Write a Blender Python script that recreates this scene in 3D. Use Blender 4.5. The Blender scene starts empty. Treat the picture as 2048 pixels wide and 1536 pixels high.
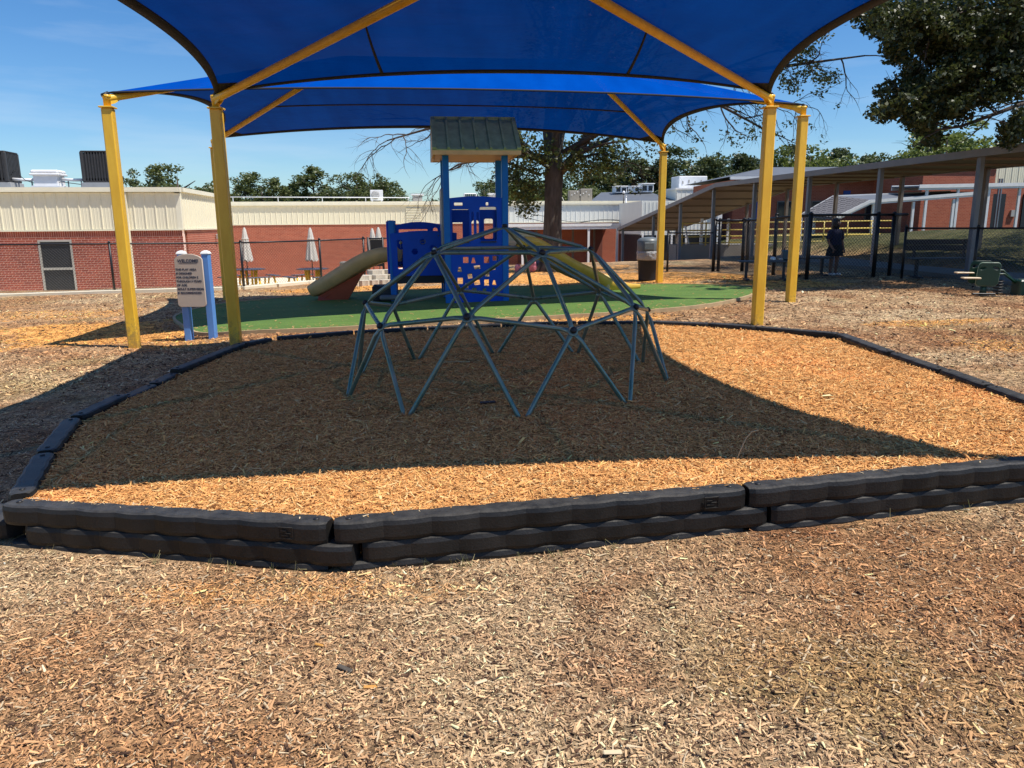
import bpy, bmesh, math, random
import numpy as np
from mathutils import Vector, Matrix, Euler
R = math.radians
random.seed(11)
rng = np.random.default_rng(11)
scene = bpy.context.scene
col = scene.collection

# ------------------------------------------------------------------ camera
cam_d = bpy.data.cameras.new('camera')
cam_d.sensor_width = 36.0
cam_d.lens = 36.0 * 1500.0 / 2048.0
cam_d.clip_start = 0.05
cam_d.clip_end = 3000.0
cam = bpy.data.objects.new('camera', cam_d)
col.objects.link(cam)
cam.location = (0, 0, 1.6)
cam.rotation_mode = 'QUATERNION'
cam.rotation_quaternion = (Euler((R(78.0), 0, 0)).to_matrix() @ Matrix.Rotation(R(-0.45), 3, 'Z')).to_quaternion()
scene.camera = cam

# ------------------------------------------------------------------ sky and sun
SUN = Vector((0.42, -0.16, 0.89)).normalized()
world = bpy.data.worlds.new('World')
scene.world = world
world.use_nodes = True
wn = world.node_tree.nodes
wl = world.node_tree.links
wn.clear()
w_out = wn.new('ShaderNodeOutputWorld')
w_bg = wn.new('ShaderNodeBackground')
w_sky = wn.new('ShaderNodeTexSky')
w_sky.sky_type = 'NISHITA'
w_sky.sun_disc = False
w_sky.sun_elevation = math.asin(SUN.z)
w_sky.sun_rotation = math.atan2(SUN.x, SUN.y)
w_sky.altitude = 100
w_sky.air_density = 1.0
w_sky.dust_density = 0.35
w_sky.ozone_density = 2.2
# thin streaks of cirrus
w_tc = wn.new('ShaderNodeTexCoord')
w_map = wn.new('ShaderNodeMapping')
w_map.inputs['Scale'].default_value = (1.2, 1.2, 9.0)
w_map.inputs['Rotation'].default_value = (0.12, 0.05, 0.3)
w_noi = wn.new('ShaderNodeTexNoise')
w_noi.inputs['Scale'].default_value = 2.2
w_noi.inputs['Detail'].default_value = 7
w_noi.inputs['Roughness'].default_value = 0.55
w_rmp = wn.new('ShaderNodeValToRGB')
w_rmp.color_ramp.elements[0].position = 0.52
w_rmp.color_ramp.elements[1].position = 0.85
w_rmp.color_ramp.elements[1].color = (0.35, 0.35, 0.35, 1)
w_mix = wn.new('ShaderNodeMixRGB')
w_mix.inputs['Color2'].default_value = (6.5, 7.2, 8.0, 1)
wl.new(w_tc.outputs['Generated'], w_map.inputs['Vector'])
wl.new(w_map.outputs['Vector'], w_noi.inputs['Vector'])
wl.new(w_noi.outputs['Fac'], w_rmp.inputs['Fac'])
wl.new(w_rmp.outputs['Color'], w_mix.inputs['Fac'])
w_hsv = wn.new('ShaderNodeHueSaturation')
w_hsv.inputs['Saturation'].default_value = 1.28
w_tint = wn.new('ShaderNodeMixRGB')
w_tint.blend_type = 'MULTIPLY'
w_tint.inputs['Fac'].default_value = 1.0
w_tint.inputs['Color2'].default_value = (0.78, 0.94, 1.10, 1)
wl.new(w_sky.outputs['Color'], w_hsv.inputs['Color'])
wl.new(w_hsv.outputs['Color'], w_tint.inputs['Color1'])
wl.new(w_tint.outputs['Color'], w_mix.inputs['Color1'])
wl.new(w_mix.outputs['Color'], w_bg.inputs['Color'])
w_bg.inputs['Strength'].default_value = 0.095
wl.new(w_bg.outputs['Background'], w_out.inputs['Surface'])

sun_d = bpy.data.lights.new('sun', 'SUN')
sun_d.energy = 4.8
sun_d.angle = R(0.53)
sun_d.color = (1.0, 0.945, 0.87)
sun = bpy.data.objects.new('sun', sun_d)
sun.rotation_mode = 'QUATERNION'
sun.rotation_quaternion = SUN.to_track_quat('Z', 'Y')
sun.location = SUN * 40
col.objects.link(sun)

scene.view_settings.view_transform = 'Standard'
scene.view_settings.look = 'None'
scene.view_settings.gamma = 1.0
scene.view_settings.exposure = 0.4
scene.view_settings.use_curve_mapping = False
scene.render.engine = 'CYCLES'
scene.cycles.max_bounces = 6
scene.cycles.transparent_max_bounces = 12

# ------------------------------------------------------------------ materials
def new_mat(name):
    m = bpy.data.materials.new(name)
    m.use_nodes = True
    nt = m.node_tree
    b = nt.nodes['Principled BSDF']
    return m, nt, b

def mat(name, c, rough=0.6, var=0.12, scale=6.0, bump=0.0, bscale=None, metal=0.0, c2=None, spec=0.5, space='Object', det=6, stretch=None):
    """colour broken up by two scales of noise, uneven gloss, fine relief"""
    m, nt, b = new_mat(name)
    N, L = nt.nodes, nt.links
    tc = N.new('ShaderNodeTexCoord')
    src = tc.outputs[space]
    if stretch:
        mp = N.new('ShaderNodeMapping')
        mp.inputs['Scale'].default_value = stretch
        L.new(src, mp.inputs['Vector'])
        src = mp.outputs['Vector']
    n = N.new('ShaderNodeTexNoise')
    n.inputs['Scale'].default_value = scale
    n.inputs['Detail'].default_value = det
    n.inputs['Roughness'].default_value = 0.62
    L.new(src, n.inputs['Vector'])
    rp = N.new('ShaderNodeValToRGB')
    rp.color_ramp.elements[0].position = 0.32
    rp.color_ramp.elements[1].position = 0.68
    if c2 is None:
        c2 = tuple(min(1, x * (1 + var)) for x in c)
        c1 = tuple(x * (1 - var) for x in c)
    else:
        c1 = c
    rp.color_ramp.elements[0].color = (*c1, 1)
    rp.color_ramp.elements[1].color = (*c2, 1)
    L.new(n.outputs['Fac'], rp.inputs['Fac'])
    L.new(rp.outputs['Color'], b.inputs['Base Color'])
    mr = N.new('ShaderNodeMapRange')
    mr.inputs['To Min'].default_value = max(0.02, rough - 0.1)
    mr.inputs['To Max'].default_value = min(1, rough + 0.1)
    L.new(n.outputs['Fac'], mr.inputs['Value'])
    L.new(mr.outputs['Result'], b.inputs['Roughness'])
    b.inputs['Metallic'].default_value = metal
    b.inputs['Specular IOR Level'].default_value = spec
    if bump:
        n2 = N.new('ShaderNodeTexNoise')
        n2.inputs['Scale'].default_value = bscale or scale * 6
        n2.inputs['Detail'].default_value = 4
        L.new(src, n2.inputs['Vector'])
        bp = N.new('ShaderNodeBump')
        bp.inputs['Strength'].default_value = bump
        bp.inputs['Distance'].default_value = 0.01
        L.new(n2.outputs['Fac'], bp.inputs['Height'])
        L.new(bp.outputs['Normal'], b.inputs['Normal'])
    return m

M = {}
M['post_yellow'] = mat('yellow powder coat', (0.74, 0.40, 0.024), 0.36, 0.14, 7.0, 0.10, 60, c2=(0.86, 0.53, 0.045), stretch=(1, 1, .30))
M['hem'] = mat('black webbing', (0.006, 0.006, 0.010), 0.85, 0.2, 30, 0.2)
M['dome'] = mat('weathered teal paint', (0.095, 0.20, 0.160), 0.29, 0.2, 5.0, 0.08, 50, metal=0.45, c2=(0.23, 0.27, 0.23))
M['black_rubber'] = mat('black rubber', (0.012, 0.012, 0.013), 0.5, 0.2, 20, 0.1)
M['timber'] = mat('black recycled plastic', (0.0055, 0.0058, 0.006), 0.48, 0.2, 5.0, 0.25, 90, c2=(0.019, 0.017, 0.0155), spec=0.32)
M['blue_post'] = mat('blue painted steel', (0.008, 0.15, 0.50), 0.4, 0.1, 5.0, 0.04, spec=.2)
M['blue_panel'] = mat('blue moulded plastic', (0.001, 0.070, 0.50), 0.42, 0.1, 4.0, 0.08, 40, spec=.2)
M['sign_blue'] = mat('sign post blue', (0.11, 0.27, 0.62), 0.42, 0.1, 6, 0.05, stretch=(1, 1, .3))
M['sign_board'] = mat('sign board tan', (0.52, 0.42, 0.33), 0.5, 0.05, 5, 0.03)
M['ink'] = mat('sign ink', (0.015, 0.02, 0.05), 0.6, 0.05, 5)
M['white'] = mat('white paint', (0.78, 0.77, 0.74), 0.5, 0.06, 4, 0.05)
M['cap_white'] = mat('cap white', (0.72, 0.72, 0.7), 0.5, 0.05, 8)
M['roof_green'] = mat('grey green plastic', (0.24, 0.36, 0.20), 0.55, 0.22, 6.0, 0.25, 60)
M['tan'] = mat('tan plastic', (0.66, 0.46, 0.20), 0.5, 0.12, 5.0, 0.1, 40)
M['roof_tan'] = mat('ochre plastic', (0.55, 0.27, 0.06), 0.5, 0.12, 5.0, 0.1, 40)
M['slide_tan'] = mat('faded tan plastic', (0.70, 0.43, 0.18), 0.4, 0.12, 4.0, 0.05, 40)
M['slide_red'] = mat('rust red plastic', (0.36, 0.048, 0.012), 0.45, 0.15, 5.0, 0.05)
M['slide_yellow'] = mat('yellow moulded plastic', (0.62, 0.38, 0.055), 0.36, 0.12, 4.0, 0.05, 40)
M['slide_inner'] = mat('pale yellow plastic', (0.70, 0.56, 0.27), 0.34, 0.1, 4.0, 0.05, 40)
M['deck'] = mat('dark vinyl deck', (0.025, 0.024, 0.024), 0.7, 0.2, 12, 0.2)
M['grey_plastic'] = mat('grey plastic', (0.17, 0.16, 0.16), 0.5, 0.15, 6, 0.1)
M['panel_grey'] = mat('pale grey panel', (0.36, 0.35, 0.33), 0.5, 0.1, 5, 0.05)
M['siding'] = mat('cream metal siding', (0.78, 0.72, 0.53), 0.42, 0.04, 1.2, 0.03, 9, stretch=(1, 1, .3))
M['siding_white'] = mat('white metal siding', (0.80, 0.79, 0.70), 0.42, 0.04, 1.2, 0.03, 9)
M['trim'] = mat('cream trim', (0.78, 0.73, 0.56), 0.4, 0.04, 2)
M['mortar'] = mat('mortar', (0.74, 0.50, 0.40), 0.9, 0.12, 14, 0.4, 80)
M['grey_roof'] = mat('grey sheet roof', (0.105, 0.115, 0.13), 0.6, 0.12, 2.0, 0.05)
M['roof_gravel'] = mat('flat roof membrane', (0.30, 0.30, 0.29), 0.85, 0.12, 3, 0.2)
M['walk_under'] = mat('brown soffit panel', (0.20, 0.15, 0.105), 0.6, 0.1, 2.5, 0.05, stretch=(1, .2, 1))
M['fascia_grey'] = mat('grey fascia', (0.20, 0.20, 0.20), 0.5, 0.1, 3, 0.03)
M['steel_post'] = mat('galvanised post', (0.16, 0.18, 0.21), 0.42, 0.15, 5, 0.05, metal=0.3, stretch=(1, 1, .3))
M['brown_post'] = mat('brown post', (0.15, 0.12, 0.095), 0.5, 0.15, 5, 0.05)
M['fence_black'] = mat('black vinyl coat', (0.010, 0.010, 0.011), 0.45, 0.2, 9)
M['fence_wire'] = mat('chain link wire', (0.020, 0.020, 0.021), 0.5, 0.2, 9)
M['concrete'] = mat('pale concrete', (0.70, 0.61, 0.43), 0.85, 0.1, 1.3, 0.25, 40, c2=(0.78, 0.70, 0.52))
M['block'] = mat('retaining block concrete', (0.52, 0.47, 0.38), 0.9, 0.15, 4, 0.4, 40)
M['concrete_dark'] = mat('grey concrete', (0.24, 0.22, 0.19), 0.85, 0.15, 2, 0.3, 30)
M['rail_yellow'] = mat('railing yellow', (0.56, 0.41, 0.09), 0.45, 0.1, 6)
M['table_yellow'] = mat('table frame yellow', (0.85, 0.48, 0.012), 0.45, 0.1, 6)
M['table_top'] = mat('blue grey mesh table', (0.055, 0.06, 0.085), 0.5, 0.2, 30)
M['umbrella'] = mat('cream umbrella cloth', (0.52, 0.49, 0.44), 0.9, 0.1, 12, 0.2)
M['dark_pole'] = mat('bronze pole', (0.03, 0.025, 0.02), 0.4, 0.2, 8)
M['bark'] = mat('grey brown bark', (0.040, 0.033, 0.026), 0.95, 0.2, 9, 0.9, 26, c2=(0.115, 0.098, 0.078), stretch=(1, 1, .22))
M['twig'] = mat('twig bark', (0.075, 0.058, 0.045), 0.95, 0.25, 12)
M['far_bark'] = mat('far bark', (0.06, 0.045, 0.035), 0.95, 0.2, 5)
M['can_dark'] = mat('dark grey can', (0.024, 0.030, 0.040), 0.6, 0.12, 6, 0.05, spec=.15)
M['can_lid'] = mat('grey can lid', (0.12, 0.14, 0.15), 0.42, 0.1, 6, 0.05)
M['ac_dark'] = mat('dark condenser steel', (0.040, 0.040, 0.041), 0.5, 0.15, 8)
M['ac_grille'] = mat('condenser grille', (0.022, 0.022, 0.022), 0.6, 0.15, 8)
M['ac_pad'] = mat('roof curb grey', (0.34, 0.35, 0.35), 0.7, 0.1, 5)
M['white_metal'] = mat('white roof metal', (0.74, 0.75, 0.76), 0.45, 0.05, 4)
M['screen'] = mat('dark window screen', (0.012, 0.013, 0.017), 0.35, 0.2, 4)
M['alu'] = mat('aluminium frame', (0.40, 0.38, 0.34), 0.42, 0.1, 5, metal=0.3)
M['glass'] = mat('window glass', (0.02, 0.025, 0.03), 0.08, 0.1, 2)
M['dark_red_brick'] = mat('painted red door', (0.16, 0.05, 0.035), 0.8, 0.1, 3)
M['blue_door'] = mat('blue door', (0.02, 0.06, 0.26), 0.5, 0.1, 3)
M['rider_green'] = mat('dark green plastic', (0.004, 0.034, 0.018), 0.42, 0.15, 6, 0.05)
M['rider_edge'] = mat('pale green cut edge', (0.20, 0.27, 0.19), 0.5, 0.1, 6)
M['spring'] = mat('dark spring steel', (0.03, 0.028, 0.026), 0.5, 0.3, 12)
M['seat_tan'] = mat('tan seat plastic', (0.62, 0.48, 0.30), 0.5, 0.1, 6)
M['bench'] = mat('black coated bench', (0.015, 0.017, 0.022), 0.5, 0.2, 20)
M['bench_top'] = mat('slate bench top', (0.055, 0.065, 0.075), 0.5, 0.15, 20)
M['teal_box'] = mat('teal lunch box', (0.02, 0.07, 0.10), 0.5, 0.1, 6)
M['silver'] = mat('silver foil', (0.6, 0.62, 0.62), 0.3, 0.1, 6, metal=0.5)
M['pink'] = mat('pink cloth', (0.55, 0.20, 0.24), 0.9, 0.2, 9)
M['grey_cloth'] = mat('grey cloth', (0.23, 0.22, 0.22), 0.9, 0.2, 9)
M['skin'] = mat('skin', (0.20, 0.105, 0.07), 0.55, 0.08, 9)
M['navy'] = mat('navy cloth', (0.010, 0.012, 0.045), 0.9, 0.2, 12, 0.2)
M['black_cloth'] = mat('black cloth', (0.008, 0.008, 0.010), 0.95, 0.2, 12, 0.2)
M['hair'] = mat('dark hair', (0.008, 0.006, 0.005), 0.5, 0.2, 30)
M['cable'] = mat('black cable', (0.02, 0.02, 0.02), 0.6, 0.1, 5)
M['dry_leaf'] = mat('pale dry leaf', (0.66, 0.55, 0.28), 0.8, 0.1, 20)
M['dry_stem'] = mat('dry stem', (0.50, 0.38, 0.20), 0.8, 0.1, 20)

# scuffs and splashed soil low on the yellow poles
_m = M['post_yellow']; _N, _L = _m.node_tree.nodes, _m.node_tree.links
_t = _N.new('ShaderNodeTexCoord'); _g = _N.new('ShaderNodeNewGeometry'); _s = _N.new('ShaderNodeSeparateXYZ'); _L.new(_g.outputs['Position'], _s.inputs[0])
_n = _N.new('ShaderNodeTexNoise'); _n.inputs['Scale'].default_value = 16; _n.inputs['Detail'].default_value = 8; _n.inputs['Roughness'].default_value = .75; _L.new(_g.outputs['Position'], _n.inputs['Vector'])
_r = _N.new('ShaderNodeMapRange'); _r.inputs['From Min'].default_value = .55; _r.inputs['From Max'].default_value = .05; _r.inputs['To Min'].default_value = -.06; _r.inputs['To Max'].default_value = .22; _L.new(_s.outputs['Z'], _r.inputs['Value'])
_a = _N.new('ShaderNodeMath'); _a.operation = 'ADD'; _L.new(_n.outputs['Fac'], _a.inputs[0]); _L.new(_r.outputs[0], _a.inputs[1])
_q = _N.new('ShaderNodeMapRange'); _q.inputs['From Min'].default_value = .60; _q.inputs['From Max'].default_value = .74; _q.inputs['To Max'].default_value = .65; _L.new(_a.outputs[0], _q.inputs['Value'])
_b = _m.node_tree.nodes['Principled BSDF']; _old = _b.inputs['Base Color'].links[0].from_socket
_x = _N.new('ShaderNodeMixRGB'); _x.inputs['Color2'].default_value = (.26, .17, .07, 1); _L.new(_q.outputs[0], _x.inputs['Fac']); _L.new(_old, _x.inputs['Color1']); _L.new(_x.outputs[0], _b.inputs['Base Color'])

# sheen on the timber tops, painted as a paler colour on upward faces
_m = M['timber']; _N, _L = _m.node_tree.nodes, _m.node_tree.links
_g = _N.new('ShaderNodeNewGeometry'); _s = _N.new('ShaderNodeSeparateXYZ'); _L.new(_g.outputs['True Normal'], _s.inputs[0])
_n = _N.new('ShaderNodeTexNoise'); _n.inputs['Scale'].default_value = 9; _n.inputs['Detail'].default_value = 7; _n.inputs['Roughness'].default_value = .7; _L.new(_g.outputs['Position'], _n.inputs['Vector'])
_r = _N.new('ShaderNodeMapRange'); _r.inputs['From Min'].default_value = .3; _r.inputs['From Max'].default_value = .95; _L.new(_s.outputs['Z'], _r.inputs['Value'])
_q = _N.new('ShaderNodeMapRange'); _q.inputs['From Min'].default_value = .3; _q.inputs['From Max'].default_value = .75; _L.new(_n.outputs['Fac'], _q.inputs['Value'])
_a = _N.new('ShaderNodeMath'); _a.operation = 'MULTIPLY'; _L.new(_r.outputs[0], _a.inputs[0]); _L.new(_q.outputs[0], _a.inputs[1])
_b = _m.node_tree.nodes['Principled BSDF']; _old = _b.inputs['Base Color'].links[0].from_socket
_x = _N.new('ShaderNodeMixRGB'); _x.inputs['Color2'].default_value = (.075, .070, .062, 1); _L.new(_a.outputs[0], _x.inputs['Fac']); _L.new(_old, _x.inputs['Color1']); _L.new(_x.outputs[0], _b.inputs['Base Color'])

# brick: each brick takes its own tone
def brick_mat(name, ca, cb):
    m, nt, b = new_mat(name)
    N, L = nt.nodes, nt.links
    oi = N.new('ShaderNodeObjectInfo')
    tc = N.new('ShaderNodeTexCoord')
    geo = N.new('ShaderNodeNewGeometry')
    n = N.new('ShaderNodeTexNoise'); n.inputs['Scale'].default_value = 40
    L.new(geo.outputs['Position'], n.inputs['Vector'])
    ad = N.new('ShaderNodeMath'); ad.operation = 'MULTIPLY_ADD'; ad.inputs[1].default_value = 0.55
    su = N.new('ShaderNodeMath'); su.operation = 'ADD'; fr = N.new('ShaderNodeMath'); fr.operation = 'FRACT'
    L.new(oi.outputs['Random'], su.inputs[0]); L.new(geo.outputs['Random Per Island'], su.inputs[1]); L.new(su.outputs[0], fr.inputs[0]); L.new(fr.outputs[0], ad.inputs[0])
    mu = N.new('ShaderNodeMath'); mu.operation = 'MULTIPLY'; mu.inputs[1].default_value = 0.45
    L.new(n.outputs['Fac'], mu.inputs[0]); L.new(mu.outputs[0], ad.inputs[2])
    rp = N.new('ShaderNodeValToRGB')
    rp.color_ramp.elements[0].position = 0.15; rp.color_ramp.elements[1].position = 0.85
    rp.color_ramp.elements[0].color = (*ca, 1); rp.color_ramp.elements[1].color = (*cb, 1)
    L.new(ad.outputs[0], rp.inputs['Fac'])
    st = N.new('ShaderNodeTexNoise'); st.inputs['Scale'].default_value = 1.1; st.inputs['Detail'].default_value = 6; st.inputs['Roughness'].default_value = .7
    ms_ = N.new('ShaderNodeMapping'); ms_.inputs['Scale'].default_value = (1, 1, .5); L.new(geo.outputs['Position'], ms_.inputs['Vector']); L.new(ms_.outputs[0], st.inputs['Vector'])
    sr = N.new('ShaderNodeMapRange'); sr.inputs['From Min'].default_value = .3; sr.inputs['From Max'].default_value = .7; sr.inputs['To Min'].default_value = .72; sr.inputs['To Max'].default_value = 1.16; L.new(st.outputs['Fac'], sr.inputs['Value'])
    sm_ = N.new('ShaderNodeMixRGB'); sm_.blend_type = 'MULTIPLY'; sm_.inputs['Fac'].default_value = 1; L.new(rp.outputs['Color'], sm_.inputs['Color1']); L.new(sr.outputs[0], sm_.inputs['Color2'])
    L.new(sm_.outputs[0], b.inputs['Base Color'])
    b.inputs['Roughness'].default_value = 0.85
    bp = N.new('ShaderNodeBump'); bp.inputs['Strength'].default_value = 0.3; bp.inputs['Distance'].default_value = 0.01
    L.new(n.outputs['Fac'], bp.inputs['Height']); L.new(bp.outputs['Normal'], b.inputs['Normal'])
    return m
M['brick'] = brick_mat('red brick', (0.24, 0.048, 0.028), (0.37, 0.088, 0.048))

def wall_brick_mat(name, ca, cb, mo):
    """brickwork too far away to tell its bricks apart one by one"""
    m, nt, b = new_mat(name)
    N, L = nt.nodes, nt.links
    tc = N.new('ShaderNodeTexCoord')
    sp = N.new('ShaderNodeSeparateXYZ'); cb_ = N.new('ShaderNodeCombineXYZ')
    L.new(tc.outputs['Object'], sp.inputs[0])
    ad = N.new('ShaderNodeMath'); ad.operation = 'ADD'
    L.new(sp.outputs['X'], ad.inputs[0]); L.new(sp.outputs['Y'], ad.inputs[1])
    L.new(ad.outputs[0], cb_.inputs['X']); L.new(sp.outputs['Z'], cb_.inputs['Y'])
    bt = N.new('ShaderNodeTexBrick')
    bt.inputs['Scale'].default_value = 1.0
    bt.inputs['Brick Width'].default_value = 0.215
    bt.inputs['Row Height'].default_value = 0.0762
    bt.inputs['Mortar Size'].default_value = 0.007
    bt.inputs['Color1'].default_value = (*ca, 1); bt.inputs['Color2'].default_value = (*cb, 1)
    bt.inputs['Mortar'].default_value = (*mo, 1)
    L.new(cb_.outputs[0], bt.inputs['Vector'])
    n = N.new('ShaderNodeTexNoise'); n.inputs['Scale'].default_value = 1.6; n.inputs['Detail'].default_value = 5
    L.new(tc.outputs['Object'], n.inputs['Vector'])
    mx = N.new('ShaderNodeMixRGB'); mx.blend_type = 'MULTIPLY'; mx.inputs['Fac'].default_value = 0.5
    rp = N.new('ShaderNodeValToRGB'); rp.color_ramp.elements[0].color = (0.6, 0.6, 0.6, 1); rp.color_ramp.elements[1].color = (1.25, 1.2, 1.15, 1)
    L.new(n.outputs['Fac'], rp.inputs['Fac'])
    L.new(bt.outputs['Color'], mx.inputs['Color1']); L.new(rp.outputs['Color'], mx.inputs['Color2'])
    L.new(mx.outputs['Color'], b.inputs['Base Color'])
    b.inputs['Roughness'].default_value = 0.88
    bp = N.new('ShaderNodeBump'); bp.inputs['Strength'].default_value = 0.4; bp.inputs['Distance'].default_value = 0.008; bp.invert = True
    L.new(bt.outputs['Fac'], bp.inputs['Height']); L.new(bp.outputs['Normal'], b.inputs['Normal'])
    return m
M['brick_far'] = wall_brick_mat('far red brick', (0.30, 0.060, 0.030), (0.38, 0.092, 0.046), (0.52, 0.27, 0.18))
M['brick_right'] = wall_brick_mat('orange red brick', (0.31, 0.068, 0.034), (0.38, 0.10, 0.05), (0.42, 0.19, 0.12))

# knitted shade cloth: lets a little light straight through and glows when lit from behind
def fabric_mat():
    m, nt, b = new_mat('blue shade cloth')
    N, L = nt.nodes, nt.links
    N.remove(b)
    out = N['Material Output']
    geo = N.new('ShaderNodeNewGeometry')
    n = N.new('ShaderNodeTexNoise'); n.inputs['Scale'].default_value = 1.3; n.inputs['Detail'].default_value = 6
    mp = N.new('ShaderNodeMapping'); mp.inputs['Scale'].default_value = (2.5, 0.5, 1)
    L.new(geo.outputs['Position'], mp.inputs['Vector']); L.new(mp.outputs[0], n.inputs['Vector'])
    rp = N.new('ShaderNodeValToRGB')
    rp.color_ramp.elements[0].position = 0.3; rp.color_ramp.elements[1].position = 0.7
    rp.color_ramp.elements[0].color = (0.0008, 0.078, 0.46, 1); rp.color_ramp.elements[1].color = (0.0010, 0.096, 0.54, 1)
    L.new(n.outputs['Fac'], rp.inputs['Fac'])
    rp2 = N.new('ShaderNodeValToRGB')
    rp2.color_ramp.elements[0].position = 0.25; rp2.color_ramp.elements[1].position = 0.75
    rp2.color_ramp.elements[0].color = (0.0004, 0.016, 0.115, 1); rp2.color_ramp.elements[1].color = (0.0005, 0.026, 0.165, 1)
    L.new(n.outputs['Fac'], rp2.inputs['Fac'])
    wk = N.new('ShaderNodeTexNoise'); wk.inputs['Scale'].default_value = 1.1; wk.inputs['Detail'].default_value = 3
    mk = N.new('ShaderNodeMapping'); mk.inputs['Scale'].default_value = (.7, 2.4, 1); mk.inputs['Rotation'].default_value = (0, 0, .5); L.new(geo.outputs['Position'], mk.inputs['Vector']); L.new(mk.outputs[0], wk.inputs['Vector'])
    bk = N.new('ShaderNodeBump'); bk.inputs['Strength'].default_value = .7; bk.inputs['Distance'].default_value = .10; L.new(wk.outputs['Fac'], bk.inputs['Height'])
    d = N.new('ShaderNodeBsdfDiffuse'); t = N.new('ShaderNodeBsdfTranslucent'); L.new(bk.outputs[0], d.inputs['Normal']); L.new(bk.outputs[0], t.inputs['Normal']); tr = N.new('ShaderNodeBsdfTransparent')
    L.new(rp.outputs[0], d.inputs['Color']); L.new(rp2.outputs[0], t.inputs['Color'])
    a = N.new('ShaderNodeMixShader'); a.inputs['Fac'].default_value = 0.42
    L.new(d.outputs[0], a.inputs[1]); L.new(t.outputs[0], a.inputs[2])
    c = N.new('ShaderNodeMixShader'); c.inputs['Fac'].default_value = 0.026; tr.inputs['Color'].default_value = (1.0, 0.66, 0.55, 1)
    L.new(a.outputs[0], c.inputs[1]); L.new(tr.outputs[0], c.inputs[2])
    L.new(c.outputs[0], out.inputs['Surface'])
    return m
M['fabric'] = fabric_mat()

def bag_mat():
    m, nt, b = new_mat('clear bin bag')
    N, L = nt.nodes, nt.links
    b.inputs['Base Color'].default_value = (0.75, 0.75, 0.75, 1)
    b.inputs['Roughness'].default_value = 0.18
    tr = N.new('ShaderNodeBsdfTransparent'); mx = N.new('ShaderNodeMixShader'); mx.inputs['Fac'].default_value = 0.55
    n = N.new('ShaderNodeTexNoise'); n.inputs['Scale'].default_value = 14
    bp = N.new('ShaderNodeBump'); bp.inputs['Strength'].default_value = 0.8; bp.inputs['Distance'].default_value = 0.05
    tc = N.new('ShaderNodeTexCoord'); L.new(tc.outputs['Object'], n.inputs['Vector'])
    L.new(n.outputs['Fac'], bp.inputs['Height']); L.new(bp.outputs['Normal'], b.inputs['Normal'])
    L.new(b.outputs[0], mx.inputs[1]); L.new(tr.outputs[0], mx.inputs[2])
    L.new(mx.outputs[0], N['Material Output'].inputs['Surface'])
    return m
M['bag'] = bag_mat()

def leaf_mat(name, c1, c2, c3, trans=0.3):
    m, nt, b = new_mat(name)
    N, L = nt.nodes, nt.links
    N.remove(b)
    geo = N.new('ShaderNodeNewGeometry')
    rp = N.new('ShaderNodeValToRGB')
    rp.color_ramp.elements[0].color = (*c1, 1); rp.color_ramp.elements[1].color = (*c3, 1)
    e = rp.color_ramp.elements.new(0.5); e.color = (*c2, 1)
    n = N.new('ShaderNodeTexNoise'); n.inputs['Scale'].default_value = 0.9; n.inputs['Detail'].default_value = 3
    L.new(geo.outputs['Position'], n.inputs['Vector'])
    ad = N.new('ShaderNodeMath'); ad.operation = 'MULTIPLY_ADD'; ad.inputs[1].default_value = 0.6
    s = N.new('ShaderNodeMath'); s.operation = 'MULTIPLY'; s.inputs[1].default_value = 0.45
    L.new(n.outputs['Fac'], s.inputs[0])
    L.new(geo.outputs['Random Per Island'], ad.inputs[0]); L.new(s.outputs[0], ad.inputs[2])
    L.new(ad.outputs[0], rp.inputs['Fac'])
    d = N.new('ShaderNodeBsdfPrincipled'); d.inputs['Roughness'].default_value = 0.45
    t = N.new('ShaderNodeBsdfTranslucent')
    L.new(rp.outputs[0], d.inputs['Base Color']); L.new(rp.outputs[0], t.inputs['Color'])
    mx = N.new('ShaderNodeMixShader'); mx.inputs['Fac'].default_value = trans
    L.new(d.outputs[0], mx.inputs[1]); L.new(t.outputs[0], mx.inputs[2])
    L.new(mx.outputs[0], N['Material Output'].inputs['Surface'])
    return m
M['leaf_oak'] = leaf_mat('oak leaves', (0.040, 0.060, 0.014), (0.085, 0.115, 0.026), (0.19, 0.21, 0.06), 0.42)
M['leaf_dark'] = leaf_mat('dark oak leaves', (0.022, 0.032, 0.010), (0.045, 0.060, 0.016), (0.11, 0.12, 0.034), 0.35)
M['leaf_pine'] = leaf_mat('pine needles', (0.036, 0.055, 0.020), (0.068, 0.092, 0.030), (0.125, 0.145, 0.052), 0.28)
M['leaf_mid'] = leaf_mat('broad leaves', (0.055, 0.078, 0.022), (0.10, 0.128, 0.036), (0.18, 0.20, 0.065), 0.36)
M['leaf_bright'] = leaf_mat('bright broad leaves', (0.08, 0.11, 0.02), (0.14, 0.18, 0.035), (0.22, 0.25, 0.06), 0.35)

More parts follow.
